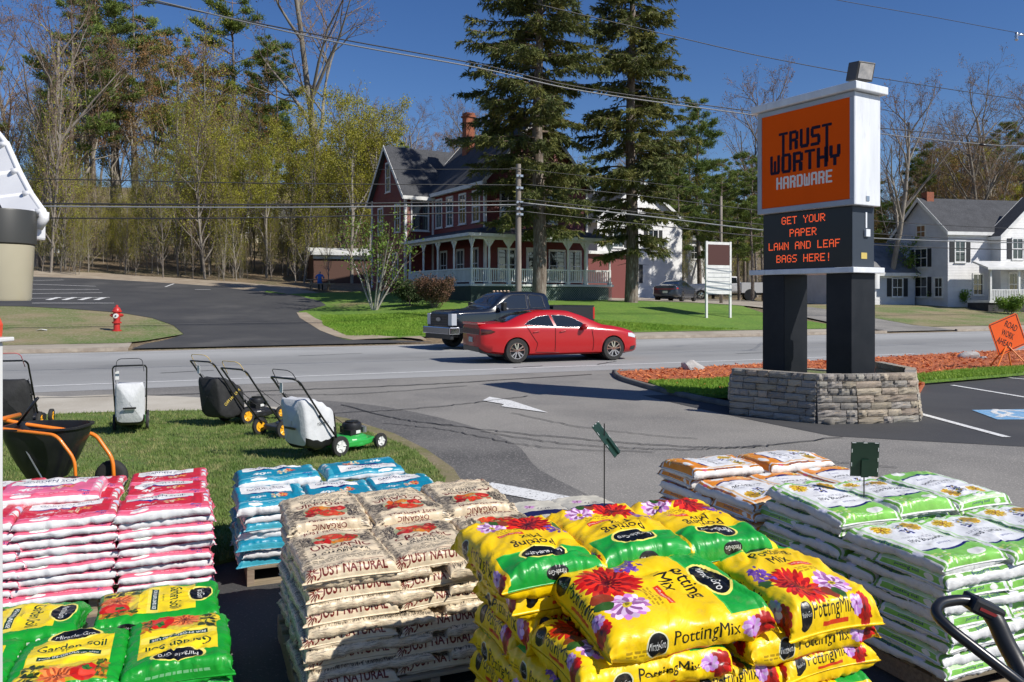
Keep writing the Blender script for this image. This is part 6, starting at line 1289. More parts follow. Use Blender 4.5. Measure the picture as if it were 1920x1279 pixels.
# ================================================================== BAGS OF SOIL
class Art:
    """a small painter for printed bag wraps; x runs along the bag, y round its girth, both in metres"""
    def __init__(s,Lx,Py,bg,ppm=1050):
        s.L,s.P,s.k=Lx,Py,ppm; s.W=int(Lx*ppm); s.H=int(Py*ppm); s.a=np.ones((s.H,s.W,3),np.float32)*np.array(bg,np.float32); s.g=np.random.default_rng(5)
    def tri(s,V,F,c,al=1.0):
        V=np.asarray(V)*s.k; c=np.array(c,np.float32)
        for f in F:
            p=V[list(f)]; x0,y0=np.floor(p.min(0)).astype(int); x1,y1=np.ceil(p.max(0)).astype(int)+1
            x0,y0,x1,y1=max(0,x0),max(0,y0),min(s.W,x1),min(s.H,y1)
            if x1<=x0 or y1<=y0: continue
            X,Y=np.meshgrid(np.arange(x0,x1)+.5,np.arange(y0,y1)+.5); (ax,ay),(bx,by),(cx,cy)=p
            d=(bx-ax)*(cy-ay)-(cx-ax)*(by-ay)
            if abs(d)<1e-9: continue
            w0=((bx-X)*(cy-Y)-(cx-X)*(by-Y))/d; w1=((cx-X)*(ay-Y)-(ax-X)*(cy-Y))/d; m=(w0>=-1e-4)&(w1>=-1e-4)&(w0+w1<=1.0001)
            t=s.a[y0:y1,x0:x1]; t[m]=t[m]*(1-al)+c*al
    def poly(s,pts,c,al=1.0): s.tri(pts,[(0,i,i+1) for i in range(1,len(pts)-1)],c,al)
    def rect(s,x0,y0,x1,y1,c,al=1.0): s.poly([(x0,y0),(x1,y0),(x1,y1),(x0,y1)],c,al)
    def ell(s,x,y,rx,ry,c,al=1.0,rot=0):
        ca,sa=math.cos(R(rot)),math.sin(R(rot)); s.poly([(x+rx*math.cos(t)*ca-ry*math.sin(t)*sa,y+rx*math.cos(t)*sa+ry*math.sin(t)*ca) for t in np.linspace(0,2*math.pi,30)[:-1]],c,al)
    def text(s,body,x,y,w_,h_,c,rot=0,bold=.0,space=1.0,al=1.0,skew=0):
        """centred at x,y; rot in degrees"""
        V,F=text_fit(body,w_,h_,bold,space); V=V-np.array([w_/2,h_/2]); V=V+np.c_[V[:,1]*skew,0*V[:,0]]; ca,sa=math.cos(R(rot)),math.sin(R(rot))
        s.tri(np.c_[V[:,0]*ca-V[:,1]*sa+x,V[:,0]*sa+V[:,1]*ca+y],F,c,al)
    def flower(s,x,y,r_,n,c,c2,cc,rings=2,asp=.3):
        for q in range(rings):
            rr=r_*(1-.3*q)
            for k in range(n):
                t=2*math.pi*(k+.5*q)/n+s.g.uniform(-.1,.1); col_=np.array(c)*(1-.22*q)*s.g.uniform(.82,1.12) if k%2 else np.array(c2)*s.g.uniform(.85,1.1)
                s.ell(x+math.cos(t)*rr*.55,y+math.sin(t)*rr*.55,rr*.47,rr*asp*(8/n)**.8*.95,np.clip(col_,0,1),1,math.degrees(t))
        s.ell(x,y,r_*.2,r_*.2,cc); s.ell(x,y,r_*.1,r_*.1,np.array(cc)*.6)
    def speck(s,x0,y0,x1,y1,n,r_,cols,al=.9):
        for k in range(n): s.ell(s.g.uniform(x0,x1),s.g.uniform(y0,y1),r_*s.g.uniform(.5,1.4),r_*s.g.uniform(.3,1),cols[s.g.integers(len(cols))],al,s.g.uniform(0,180))
    def lines(s,x0,y0,x1,y1,n,c,ln=.02,al=.8,rot=0,th=.0012):
        for k in range(n):
            x,y=s.g.uniform(x0,x1),s.g.uniform(y0,y1); l=ln*s.g.uniform(.4,1.3); t=R(rot+s.g.normal(0,4)); dx,dy=math.cos(t)*l/2,math.sin(t)*l/2; nx,ny=-math.sin(t)*th/2,math.cos(t)*th/2
            s.poly([(x-dx-nx,y-dy-ny),(x+dx-nx,y+dy-ny),(x+dx+nx,y+dy+ny),(x-dx+nx,y-dy+ny)],c,al)
    def smalltext(s,x,y,w_,rows,c,rot=0,h_=.006,gap=.011,al=.8):
        """lines of tiny unreadable print as dashes"""
        ca,sa=math.cos(R(rot)),math.sin(R(rot))
        for r_ in range(rows):
            xx=-w_/2
            while xx<w_/2:
                l=s.g.uniform(.008,.025); yy=(rows/2-r_)*gap; P=[(xx,yy),(min(xx+l,w_/2),yy),(min(xx+l,w_/2),yy+h_),(xx,yy+h_)]; s.poly([(a*ca-b*sa+x,a*sa+b*ca+y) for a,b in P],c,al*.6); xx+=l+.005
    def image(s,name):
        im=bpy.data.images.new(name,s.W,s.H,alpha=False); b=np.ones((s.H,s.W,4),np.float32); b[...,:3]=np.clip(s.a,0,1); im.pixels.foreach_set(b.ravel()); im.pack(); return im
def bag_mat(name,art,rough=.34,crk=.5,scale=11,spec=.5,dust=(.22,.17,.11)):
    m=bpy.data.materials.new(name); m.use_nodes=True; nt=m.node_tree; N=nt.nodes; b=N['Principled BSDF']; b.inputs['Roughness'].default_value=rough; b.inputs['Specular IOR Level'].default_value=spec
    im=N.new('ShaderNodeTexImage'); im.image=art.image(name); im.extension='EXTEND'; uv=N.new('ShaderNodeUVMap'); lk(nt,uv.outputs[0],im.inputs[0])
    tc=N.new('ShaderNodeTexCoord'); n=N.new('ShaderNodeTexNoise'); n.inputs['Scale'].default_value=5; n.inputs['Detail'].default_value=4; lk(nt,tc.outputs['Object'],n.inputs[0])
    oi=N.new('ShaderNodeObjectInfo'); cv=N.new('ShaderNodeCombineXYZ'); mu=N.new('ShaderNodeMath'); mu.operation='MULTIPLY'; mu.inputs[1].default_value=30; lk(nt,oi.outputs['Random'],mu.inputs[0]); lk(nt,mu.outputs[0],cv.inputs[0]); lk(nt,mu.outputs[0],cv.inputs[1])
    ad=N.new('ShaderNodeVectorMath'); ad.operation='ADD'; lk(nt,tc.outputs['Object'],ad.inputs[0]); lk(nt,cv.outputs[0],ad.inputs[1])
    r_=N.new('ShaderNodeMapRange'); r_.inputs[1].default_value=.3; r_.inputs[2].default_value=.75; r_.inputs[3].default_value=1.0; r_.inputs[4].default_value=.86; lk(nt,n.outputs[0],r_.inputs[0])
    x=N.new('ShaderNodeMix'); x.data_type='RGBA'; x.blend_type='MULTIPLY'; x.inputs[0].default_value=1; lk(nt,im.outputs[0],x.inputs[6]); lk(nt,r_.outputs[0],x.inputs[7]); n2=N.new('ShaderNodeTexNoise'); n2.inputs['Scale'].default_value=17; n2.inputs['Detail'].default_value=6; n2.inputs['Roughness'].default_value=.75; lk(nt,ad.outputs[0],n2.inputs[0])
    r2=N.new('ShaderNodeMapRange'); r2.inputs[1].default_value=.56; r2.inputs[2].default_value=.80; r2.inputs[3].default_value=0; r2.inputs[4].default_value=.5; lk(nt,n2.outputs[0],r2.inputs[0])
    x2=N.new('ShaderNodeMix'); x2.data_type='RGBA'; lk(nt,r2.outputs[0],x2.inputs[0]); lk(nt,x.outputs[2],x2.inputs[6]); x2.inputs[7].default_value=(*dust,1); lk(nt,x2.outputs[2],b.inputs['Base Color'])
    # crinkles: stretched noise creases, different on each bag
    v=N.new('ShaderNodeTexNoise'); v.inputs['Scale'].default_value=scale; v.inputs['Detail'].default_value=3; v.inputs['Distortion'].default_value=1.6; lk(nt,ad.outputs[0],v.inputs[0])
    m1=N.new('ShaderNodeMath'); m1.operation='SUBTRACT'; m1.inputs[1].default_value=.5; lk(nt,v.outputs[0],m1.inputs[0]); m2=N.new('ShaderNodeMath'); m2.operation='ABSOLUTE'; lk(nt,m1.outputs[0],m2.inputs[0])
    bp=N.new('ShaderNodeBump'); bp.inputs['Strength'].default_value=crk; bp.inputs['Distance'].default_value=.02; lk(nt,m2.outputs[0],bp.inputs['Height']); bp.invert=True; lk(nt,bp.outputs[0],b.inputs['Normal']); return m
def vnoise(x,y,seed):
    """smooth 2D value noise, 0..1"""
    g=np.random.default_rng(seed); G=g.uniform(0,1,(64,64)); xi=np.floor(x).astype(int); yi=np.floor(y).astype(int); fx_=x-xi; fy_=y-yi; fx_=fx_*fx_*(3-2*fx_); fy_=fy_*fy_*(3-2*fy_)
    a=G[xi%64,yi%64]; b=G[(xi+1)%64,yi%64]; c=G[xi%64,(yi+1)%64]; d=G[(xi+1)%64,(yi+1)%64]; return (a*(1-fx_)+b*fx_)*(1-fy_)+(c*(1-fx_)+d*fx_)*fy_
def bag_mesh(name,L,W,T,seed,m,nu=58,nv=72,wr=1.0,sag=0.0,crimp=.03,endr=.62):
    """a filled pillow bag: flattened girth, pinched ends, gathered folds"""
    g=np.random.default_rng(seed)
    ph=np.linspace(0,2*math.pi,2001); ex=2/4.6; ez=2/3.0
    y=-W/2*np.sign(np.sin(ph))*np.abs(np.sin(ph))**ex; z=-T/2*np.sign(np.cos(ph))*np.abs(np.cos(ph))**ez
    z=np.where(z<0,-T/2*(np.abs(z)/(T/2))**.75,z); s=np.r_[0,np.cumsum(np.hypot(np.diff(y),np.diff(z)))]; P=s[-1]; v=np.linspace(0,1,nv+1)
    # keep quadrants at equal v so that sides sit at .25 and .75
    q=[np.searchsorted(ph,k*math.pi/2) for k in range(5)]; q[-1]=2000; sv=np.zeros(2001)
    for k in range(4): sv[q[k]:q[k+1]+1]=.25*k+.25*(s[q[k]:q[k+1]+1]-s[q[k]])/(s[q[k+1]]-s[q[k]])
    Yc=np.interp(v,sv,y); Zc=np.interp(v,sv,z)
    # lengthwise: straight, then a rounded shoulder down to the end seam; u is the arc length
    xs=L/2-T*endr; th=np.linspace(0,math.pi/2,200); qx=np.r_[0,xs+(L/2-xs-crimp*.3)*np.sin(th)**.75,L/2]; qt=np.r_[1,np.clip(np.cos(th),0,1)**.7,0]; qs=np.r_[0,np.cumsum(np.hypot(np.diff(qx),np.diff(qt)*T/2))]; qs/=qs[-1]
    u=np.linspace(-1,1,nu+1); k_=1.5; u=np.sign(u)*(1-(1-np.abs(u))**k_); U,V_=np.meshgrid(u,v,indexing='ij'); a_=np.abs(U)
    X=np.sign(U)*np.interp(a_,qs,qx); tz=np.interp(a_,qs,qt); e=np.abs(X)/(L/2)
    Y=Yc[None,:]*(1+.30*T/W*(1-tz))*(1-.05*np.clip((e-.8)/.2,0,1)**2*(tz>.3)); Z=Zc[None,:]*(tz*.98+.02)
    ny=Y/(W/2)
    X=X-np.sign(U)*e**14*(1-np.clip(ny**2,0,1))*.020*(1+g.normal(0,.3))
    Z=Z-T*.22*(1-tz)*(1+.5*np.sign(U)*g.normal(0,.5))
    Xs=X/.16+7; Ys=Y/.16+9+(np.sign(np.cos(2*math.pi*V_))>0)*20
    amp=np.clip(np.sin(math.pi*V_)*1.3,0,1)
    Z=Z+(vnoise(Xs,Ys,seed)-.5)*T*.20*tz*amp+(vnoise(Xs*2.3,Ys*2.3,seed+1)-.5)*T*.12*tz*amp
    Z=Z-sag*(X/(L/2))**2-sag*.5*(Y/(W/2))**2
    # displacement along normals: gathers at the ends, creases across, dents
    Pn=np.stack([X,Y,Z],-1); du=np.gradient(Pn,axis=0); dv=np.gradient(Pn,axis=1); nn=np.cross(du,dv); nn/=np.linalg.norm(nn,axis=-1,keepdims=True)+1e-9
    nn=-nn if nn[nu//2,nv//2,2]<0 else nn
    vm=V_*P; rg=lambda n: (1-np.abs(2*n-1))**2
    ga=np.exp(-((1-e)/.13)**1.3)*np.clip(tz*1.3,0,1)
    d=ga*(rg(vnoise(vm/.021+U*1.2,X/.25,seed+2))-.35)*.011*wr
    d+=np.exp(-(np.abs(V_%.5-.25)/.055)**2)*(rg(vnoise(X/.03+vnoise(vm/.05,X/.1,seed+8)*1.5,vm/.12,seed+3))-.35)*.007*wr*tz
    d+=(rg(vnoise((X+vm*.6)/.075,(vm-X*.5)/.2,seed+4))**2-.2)*.0055*wr*tz+(rg(vnoise((X-vm*.8)/.12,(vm+X*.7)/.05,seed+5))**2-.2)*.004*wr*tz
    for q in range(g.integers(2,5)):                     # a few deep folds
        th_=g.uniform(-.5,.5)+(math.pi/2 if g.uniform()<.65 else 0); px_,py_=g.uniform(-.35,.35)*L,P*.5+g.uniform(-.25,.25)*W; dd=(X-px_)*math.sin(th_)-(vm-py_)*math.cos(th_)+.02*np.sin(X*22+q)+.012*np.sin(vm*35)
        al_=(X-px_)*math.cos(th_)+(vm-py_)*math.sin(th_); fd=np.exp(-(dd/.008)**2)-.6*np.exp(-((dd-.02)/.014)**2); d-=fd*.0075*wr*np.exp(-(al_/g.uniform(.08,.22))**2)*tz
    Pn=Pn+nn*d[...,None]
    n=nv+1; i=(np.arange(nu)[:,None]*n+np.arange(nv)[None,:]).ravel(); F=np.c_[i,i+n,i+n+1,i+1]
    me=rawmesh(name,Pn.reshape(-1,3),F,m,smooth=True); uvl=me.uv_layers.new(name='UVMap')
    UV=np.stack([(U*.5+.5).clip(0.002,.998),V_],-1).reshape(-1,2); uvl.data.foreach_set('uv',UV[F.ravel()].astype(np.float32).ravel())
    b=bmesh.new(); b.from_mesh(me)
    if sum(f.normal.z for f in b.faces if f.calc_center_median().z>T*.2)<0: bmesh.ops.reverse_faces(b,faces=b.faces)
    b.to_mesh(me); b.free(); return me
def girth(W,T): return 2*(W+T)*.93
YEL=(.97,.80,.02); BK=(.035,.035,.03); WH=(.9,.9,.88)
def logo(A,x,y,rx,ry,rot,body='Miracle-Gro',c=BK):
    A.ell(x,y,rx*1.12,ry*1.14,(.99,.92,.45),1,rot); A.ell(x,y,rx,ry,c,1,rot); A.text(body,x,y,rx*1.6,ry*.62,WH,rot,.004)
def art_yellow(T=.12,L=.58,W=.40):
    P=girth(W,T); A=Art(L,P,YEL); c=P/2; h=W*.47
    A.rect(L*.70,c-h,L,c+h,(.10,.62,.22)); A.rect(L*.695,c-h,L*.705,c+h,(.3,.75,.3))
    for k in range(60): A.ell(A.g.uniform(.02,.25),A.g.uniform(c-h,c+h),.03,.03,(.98,.85,.25),.12)
    A.flower(L*.27,c+h*.35,.098,26,(.72,.07,.04),(.88,.17,.07),(.45,.05,.04),3,.34); A.speck(L*.27-.02,c+h*.35-.02,L*.27+.02,c+h*.35+.02,30,.003,[(.75,.3,.1),(.3,.03,.03)])
    A.flower(L*.25,c-h*.45,.064,16,(.80,.50,.78),(.93,.80,.92),(.85,.75,.2),2,.4); A.ell(L*.17,c-h*.12,.035,.025,(.55,.22,.1)); A.ell(L*.155,c-h*.3,.03,.02,(.2,.35,.12))
    A.speck(L*.36,c+h*.62,L*.50,c+h*.98,70,.009,[(.42,.25,.66),(.55,.38,.75),(.35,.2,.55)]); A.speck(L*.30,c+h*.85,L*.36,c+h,12,.012,[(.25,.4,.15)])
    A.poly([(L*.44,c-h*.05),(L*.44,c-h*.62),(L*.475,c-h*.6),(L*.475,c-h*.03)],(.86,.22,.08)); A.text('with plant food',L*.457,c-h*.33,h*.5,.010,WH,-90,.01)
    A.text('Potting',L*.615,c-h*.05,.175,.058,BK,-90,.008); A.text('Mix',L*.53,c+h*.02,.085,.044,BK,-90,.008)
    A.smalltext(L*.38,c-h*.3,.10,3,(.45,.3,.05),-90)
    logo(A,L*.755,c-h*.05,.088,.046,-90)
    A.text('PottingMix',L*.075,c+.01,.19,.042,(.12,.13,.03),-90,.006); A.ell(L*.075,c+h*.74,.028,.028,BK); A.text('Miracle-Gro',L*.075,c+h*.74,.045,.010,WH,-90); A.flower(L*.07,c-h*.70,.036,12,(.80,.12,.07),(.68,.08,.05),(.4,.05,.05),2,.4); A.flower(L*.085,c-h*.52,.024,10,(.85,.7,.88),(.75,.5,.8),(.6,.3,.6),1,.4); A.rect(L*.03,c-h*.3,L*.042,c+h*.3,(.85,.25,.1))
    A.ell(L*.94,c,.045,.020,BK,1,-90); A.text('Miracle-Gro',L*.94,c,.07,.014,WH,-90,.01)
    for s_,rot in ((.25,0),(.75,180)):                                # the gussets
        y=P*s_; fl=1 if rot==0 else -1; X=lambda f: f*L if rot==0 else L-f*L
        A.text('PottingMix',X(.56),y+.004*fl,.20,.048,(.12,.13,.03),rot,.006); A.ell(X(.30),y,.033,.033,(.85,.85,.7)); A.ell(X(.30),y,.029,.029,BK); A.text('Miracle-Gro',X(.30),y,.05,.012,WH,rot)
        A.flower(X(.86),y,.045,12,(.80,.12,.07),(.68,.08,.05),(.4,.05,.05),2,.4); A.flower(X(.79),y+.008*fl,.03,10,(.85,.7,.88),(.75,.5,.8),(.6,.3,.6),1,.4)
        A.rect(*(sorted((X(.36),X(.60)))[0],y-.040*fl-.006,sorted((X(.36),X(.60)))[1],y-.040*fl+.006),(.85,.25,.1)); A.smalltext(X(.2),y-.02*fl,.06,2,(.4,.3,.05),rot)
    A.text('Potting Mix',L*.5,P*.03,.2,.04,BK,0); A.smalltext(L*.5,P*.95,.3,6,(.3,.25,.05))
    return A
def art_green(T=.10,L=.58,W=.42):
    P=girth(W,T); G=(.09,.60,.17); A=Art(L,P,G); c=P/2; h=W*.47
    A.rect(L*.10,c-h*.82,L*.76,c+h*.82,(.96,.84,.12)); A.rect(L*.42,c-h*.8,L*.5,c+h*.8,(.97,.92,.55),.5)
    y0=c-h*.82; y1=c+h*.82
    A.rect(L*.10,y0,L*.36,y1,(.30,.22,.10),.35)
    A.flower(L*.21,c+h*.12,.075,22,(.88,.38,.15),(.95,.50,.25),(.6,.25,.1),3,.3); A.ell(L*.20,c-h*.42,.062,.06,(.78,.12,.06)); A.ell(L*.19,c-h*.44,.03,.03,(.92,.4,.3),.5); A.flower(L*.24,c-h*.42,.022,5,(.15,.4,.12),(.2,.45,.15),(.1,.3,.1),1)
    A.speck(L*.12,c-h*.8,L*.36,c-h*.62,40,.012,[(.15,.25,.08),(.75,.4,.1),(.3,.4,.1)]); A.flower(L*.22,c+h*.68,.05,9,(.9,.75,.1),(.95,.85,.2),(.6,.4,.05),2,.5); A.speck(L*.12,c+h*.45,L*.38,c+h*.8,30,.014,[(.12,.2,.07),(.2,.32,.1),(.1,.14,.06)])
    A.ell(L*.33,c-h*.1,.10,.02,(.97,.9,.4),.5,90)
    A.rect(L*.445,c-h*.62,L*.495,c+h*.62,(.06,.22,.16)); A.text('FOR IN-GROUND USE',L*.47,c,h*1.15,.016,WH,-90,.02)
    A.text('all purpose',L*.53,c,.07,.012,(.1,.2,.1),-90); A.text('Garden Soil',L*.62,c,.27,.050,(.05,.22,.12),-90,.012)
    logo(A,L*.80,c,.10,.048,-90,'Miracle-Gro')
    for s_,rot in ((.25,0),(.75,180)):
        y=P*s_; X=lambda f: f*L if rot==0 else L-f*L
        A.text('Garden Soil',X(.6),y,.20,.034,WH,rot,.015); A.ell(X(.30),y,.05,.022,BK); A.text('Miracle-Gro',X(.30),y,.08,.013,WH,rot)
    A.smalltext(L*.94,c,.25,1,WH,-90); A.smalltext(L*.05,c,.3,2,(.7,.9,.7),-90); return A
def art_pink(col1,col2,deep,T=.07,L=.52,W=.36,num='40'):
    """label read with the bag lying sideways: text runs along the bag"""
    P=girth(W,T); A=Art(L,P,(.90,.90,.90)); c=P/2; h=W*.46
    A.rect(0,c-h*1.03,L,c+h*1.03,(.90,.50,.60) if (num=='40' and col1[0]>.5) else tuple(np.array(col1)*.5+.45)); A.rect(0,c-h*.80,L,c+h*.96,col1); A.rect(L*.86,c-h,L,c+h,col2,.8); A.rect(0,c-h,L*.06,c+h,col2,.8)
    A.rect(L*.14,c+h*.10,L*.78,c+h*.86,(.93,.92,.90)); A.poly([(L*.14,c+h*.10),(L*.78,c+h*.10),(L*.5,c-h*.06),(L*.3,c-h*.02)],deep); A.rect(L*.14,c+h*.10,L*.78,c+h*.16,(.93,.92,.90))
    A.text('GARDEN SOIL' if num=='40' else 'TOP SOIL',L*.46,c+h*.50,L*.48,.030,(.12,.12,.30),0,.01); A.text('Premium',L*.40,c+h*.72,.08,.018,(.3,.3,.5)); A.smalltext(L*.46,c+h*.28,L*.4,1,(.5,.5,.6))
    A.text(num,L*.30,c-h*.42,.07,.045,WH,0,.03,skew=.2); A.text('LBS',L*.40,c-h*.36,.035,.018,WH,0,.02); A.smalltext(L*.30,c-h*.68,L*.3,1,WH)
    A.flower(L*.64,c-h*.30,.035,9,(.85,.22,.15),(.95,.55,.3),(.9,.8,.3),2); A.speck(L*.48,c-h*.55,L*.60,c-h*.25,20,.01,[(.95,.9,.8),(.9,.85,.6),(.9,.5,.4)])
    A.ell(L*.92,c+h*.3,.022,.022,WH); A.ell(L*.92,c+h*.3,.017,.017,(.75,.75,.85)); A.ell(L*.92,c-h*.2,.022,.03,WH); A.rect(L*.88,c-h*.62,L*.96,c-h*.45,WH); A.text('All Natural',L*.93,c+h*.7,.10,.014,WH,90)
    A.ell(L*.28,c-h*.90,.045,.016,WH); A.smalltext(L*.28,c-h*.90,.06,1,deep); A.ell(L*.80,c-h*.90,.03,.014,(.25,.3,.6)); A.text(num,L*.80,c-h*.90,.03,.014,WH)
    for s_ in (.25,.75):
        y=P*s_; f=1 if s_==.25 else -1; A.rect(0,y-T*.9,L,y+T*.25 if f>0 else y+T*.9,(.90,.90,.90)) if f>0 else A.rect(0,y-T*.25,L,y+T*.9,(.90,.90,.90))
        yy=y+f*T*.42; A.rect(0,yy-.014,L,yy+.024,(.86,.32,.44) if num=='40' and col1[0]>.5 else col1,.8); A.ell(L*.28,yy+.004,.045,.012,WH); A.text(num,L*.82,yy,.03,.014,deep); A.smalltext(L*.55,yy+.004,.12,1,WH)
    return A
def art_jn(T=.07,L=.60,W=.42):
    P=girth(W,T); CR=(.87,.80,.68); A=Art(L,P,CR); c=P/2; h=W*.47; RD=(.42,.10,.07); DK=(.13,.11,.10)
    for x0,x1,y0,y1 in ((.08,.98,-1,-.86),(.08,.98,.86,1),(.55,.80,-.86,-.55),(.55,.80,.55,.86)):
        A.lines(x0*L,c+y0*h,x1*L,c+y1*h,650,DK,.018,.8,A.g.choice((0,90)))
    A.lines(L*.80,c-h*.8,L*.90,c+h*.8,150,DK,.012,.5,-90)
    A.ell(L*.66,c,.075,h*.60,(.62,.62,.48)); 
    for k,(dx,dy,r_,cc) in enumerate(((.0,-.30,.05,(.72,.13,.07)),(.03,.06,.052,(.80,.20,.09)),(-.03,.34,.045,(.75,.12,.08)),(-.045,-.02,.036,(.85,.50,.10)),(.04,-.42,.03,(.55,.10,.06)),(.045,.32,.035,(.80,.28,.12)),(-.05,-.28,.03,(.80,.33,.10)))): A.ell(L*.66+dx,c+dy*h,r_*.72,r_,cc); A.ell(L*.66+dx+.008,c+dy*h+.008,r_*.25,r_*.3,(.95,.65,.5),.5)
    A.speck(L*.58,c-h*.5,L*.74,c+h*.5,26,.006,[(.2,.3,.1),(.3,.4,.15)])
    A.text('ORGANIC',L*.475,c,h*1.45,.052,RD,-90,.012); A.rect(L*.425,c-h*.75,L*.429,c+h*.75,RD)
    A.text('ALL-PURPOSE',L*.395,c-h*.05,h*.95,.022,DK,-90,.012); A.text('GARDEN SOIL',L*.345,c-h*.05,h*1.15,.026,DK,-90,.014); A.text('3',L*.37,c+h*.68,.02,.03,DK,-90,.01); A.text('MONTHS',L*.325,c+h*.70,.05,.011,DK,-90); A.smalltext(L*.295,c-h*.1,h*1.1,1,DK,-90)
    A.text('FOR ALL',L*.255,c+h*.66,.06,.013,DK,-90); A.lines(L*.22,c-h*.9,L*.28,c+h*.4,160,DK,.02,.55,-90)
    A.text('JUST NATURAL',L*.058,c-h*.05,h*1.6,.046,RD,-90,.020); A.flower(L*.063,c+h*.90,.034,11,RD,RD,CR,1,.12); A.rect(L*.135,c-h*.8,L*.139,c+h*.8,RD); A.smalltext(L*.19,c,h*1.6,3,DK,-90); A.lines(L*.04,c-h*.95,L*.13,c+h*.95,110,(.45,.3,.25),.03,.35,-90)
    A.text('ALL-PURPOSE GARDEN SOIL',L*.110,c-h*.05,h*1.3,.013,DK,-90,.012)
    A.text('JUST NATURAL',L*.88,c,h*1.4,.040,RD,-90,.014); A.text('ORGANIC',L*.955,c,h*.9,.020,RD,-90,.01)
    for s_,rot in ((.25,0),(.75,180)):
        y=P*s_; A.lines(.05*L,y-.03,.95*L,y+.035,260,DK,.03,.35,0); A.lines(.05*L,y-.03,.95*L,y+.0,60,(.5,.12,.1),.02,.35,0)
    A.smalltext(L*.5,P*.05,.4,5,DK,al=.4); return A
def art_ps(head,num='1',T=.08,L=.60,W=.42,deep=(.10,.12,.42)):
    P=girth(W,T); A=Art(L,P,(.88,.88,.87)); c=P/2; h=W*.47
    pale=tuple(np.array(head)*.45+.50); A.rect(L*.06,c-h*.88,L*.98,c+h*.88,pale); A.rect(L*.73,c-h*.88,L*.98,c+h*.88,head); A.rect(L*.10,c-h*.88,L*.15,c+h*.88,head); A.rect(L*.15,c-h*.80,L*.70,c+h*.80,(.92,.92,.92)); A.poly([(L*.70,c-h*.80),(L*.735,c-h*.72),(L*.765,c),(L*.735,c+h*.72),(L*.70,c+h*.80)],deep); A.ell(L*.69,c,.025,h*.78,(.92,.92,.92))
    A.text('potting soil',L*.54,c,h*1.15,.044,(.13,.13,.15),-90,.008); A.text('Premium',L*.64,c+h*.2,.08,.018,deep,-90); A.smalltext(L*.46,c,.22,2,(.4,.4,.45),-90)
    A.flower(L*.24,c-h*.42,.052,16,(.85,.66,.08),(.93,.78,.2),(.7,.45,.05),3,.3); A.flower(L*.27,c+h*.50,.05,12,(.88,.72,.2),(.8,.6,.1),(.6,.4,.1),2,.4); A.flower(L*.36,c+h*.05,.035,8,(.15,.17,.45),(.85,.85,.92),(.7,.6,.2),2); A.speck(L*.2,c-h*.1,L*.36,c+h*.35,40,.008,[(.15,.17,.4),(.8,.8,.9),(.3,.45,.15),(.75,.6,.15)])
    A.ell(L*.11,c,.018,.05,WH); A.smalltext(L*.11,c,.07,1,deep,-90); A.rect(L*.08,c-h*.8,L*.13,c-h*.6,WH); A.ell(L*.87,c+h*.35,.03,.05,WH); A.smalltext(L*.9,c-h*.1,.14,2,WH,-90); A.speck(L*.8,c-h*.9,L*.95,c-h*.4,26,.008,[(.9,.9,.85),(.85,.85,.5)])
    A.text('potting soil',L*.11,c+h*.55,.1,.014,WH,-90)
    A.rect(0,c-h*.9,L*.055,c+h*.9,(.90,.90,.90)); A.rect(L*.02,c-h*.85,L*.055,c+h*.85,head); A.text('potting soil',L*.04,c+h*.1,.14,.013,deep,-90,.01); A.ell(L*.037,c-h*.55,.01,.026,WH)
    for s_,rot in ((.25,0),(.75,180)):
        y=P*s_; f=1 if s_==.25 else -1; g_=tuple(np.array(head)*.8); yy=y+f*T*.30; A.rect(0,yy+.002,L,yy+.020,g_) if f>0 else A.rect(0,yy-.020,L,yy-.002,g_)
        X=lambda q: q*L if rot==0 else L-q*L; A.text('potting soil',X(.45),yy+.010*f,.16,.022,deep,rot,.01); A.ell(X(.72),yy+.01*f,.03,.011,(.85,.85,.9)); A.ell(X(.2),yy+.01*f,.02,.010,(.75,.3,.4) if num!='1' else WH)
    return A
def art_plain(T=.08,L=.60,W=.42):
    P=girth(W,T); A=Art(L,P,(.80,.78,.72)); c=P/2; h=W*.47
    A.poly([(L*.3,c-h),(L*.42,c-h),(L*.5,c),(L*.42,c+h),(L*.3,c+h),(L*.40,c)],(.10,.11,.30)); A.flower(L*.65,c+h*.3,.04,10,(.75,.5,.7),(.8,.65,.8),(.6,.4,.5),1); A.text('SOIL',L*.56,c-h*.2,.12,.04,(.2,.2,.3),-90); A.smalltext(L*.2,c,.2,3,(.4,.4,.4),-90); return A
BAGS={}
def kind_bag(key,name,art,L,W,T,n=3,rough=.34,wr=1.0,nu=46,nv=60,crk=.25,sag=.006):
    m=bag_mat(name+'_print',art,rough,crk); BAGS[key]=dict(name=name,me=[bag_mesh(name,L,W,T,100+7*len(BAGS)+k,m,nu,nv,wr,sag=sag*(k%2)) for k in range(n)],L=L,W=W,T=T)
kind_bag('yel','potting_mix_bag',art_yellow(),.58,.40,.118,4,.36,1.35,88,110,.25)
kind_bag('grn','garden_soil_bag',art_green(),.58,.42,.10,3,.36,1.3,80,100,.25)
kind_bag('pnk','garden_soil_bag',art_pink((.82,.15,.22),(.88,.36,.44),(.20,.18,.50)),.52,.37,.068,4,.36,1.0,56,72)
kind_bag('pnl','topsoil_bag',art_pink((.90,.42,.56),(.90,.62,.70),(.15,.18,.55)),.60,.42,.085,1,.36,1.0,56,72)
kind_bag('blu','garden_soil_bag',art_pink((.06,.52,.64),(.30,.68,.75),(.10,.14,.42)),.60,.42,.085,4,.36,1.1,52,68)
kind_bag('jn','organic_soil_bag',art_jn(),.60,.42,.075,5,.42,1.3,66,84,.3)
kind_bag('ps','potting_soil_bag',art_ps((.52,.78,.34)),.62,.42,.085,4,.36,1.1,66,84,.25)
kind_bag('org','potting_soil_bag',art_ps((.90,.55,.12),'2'),.60,.42,.085,3,.38,1.0,46,60)
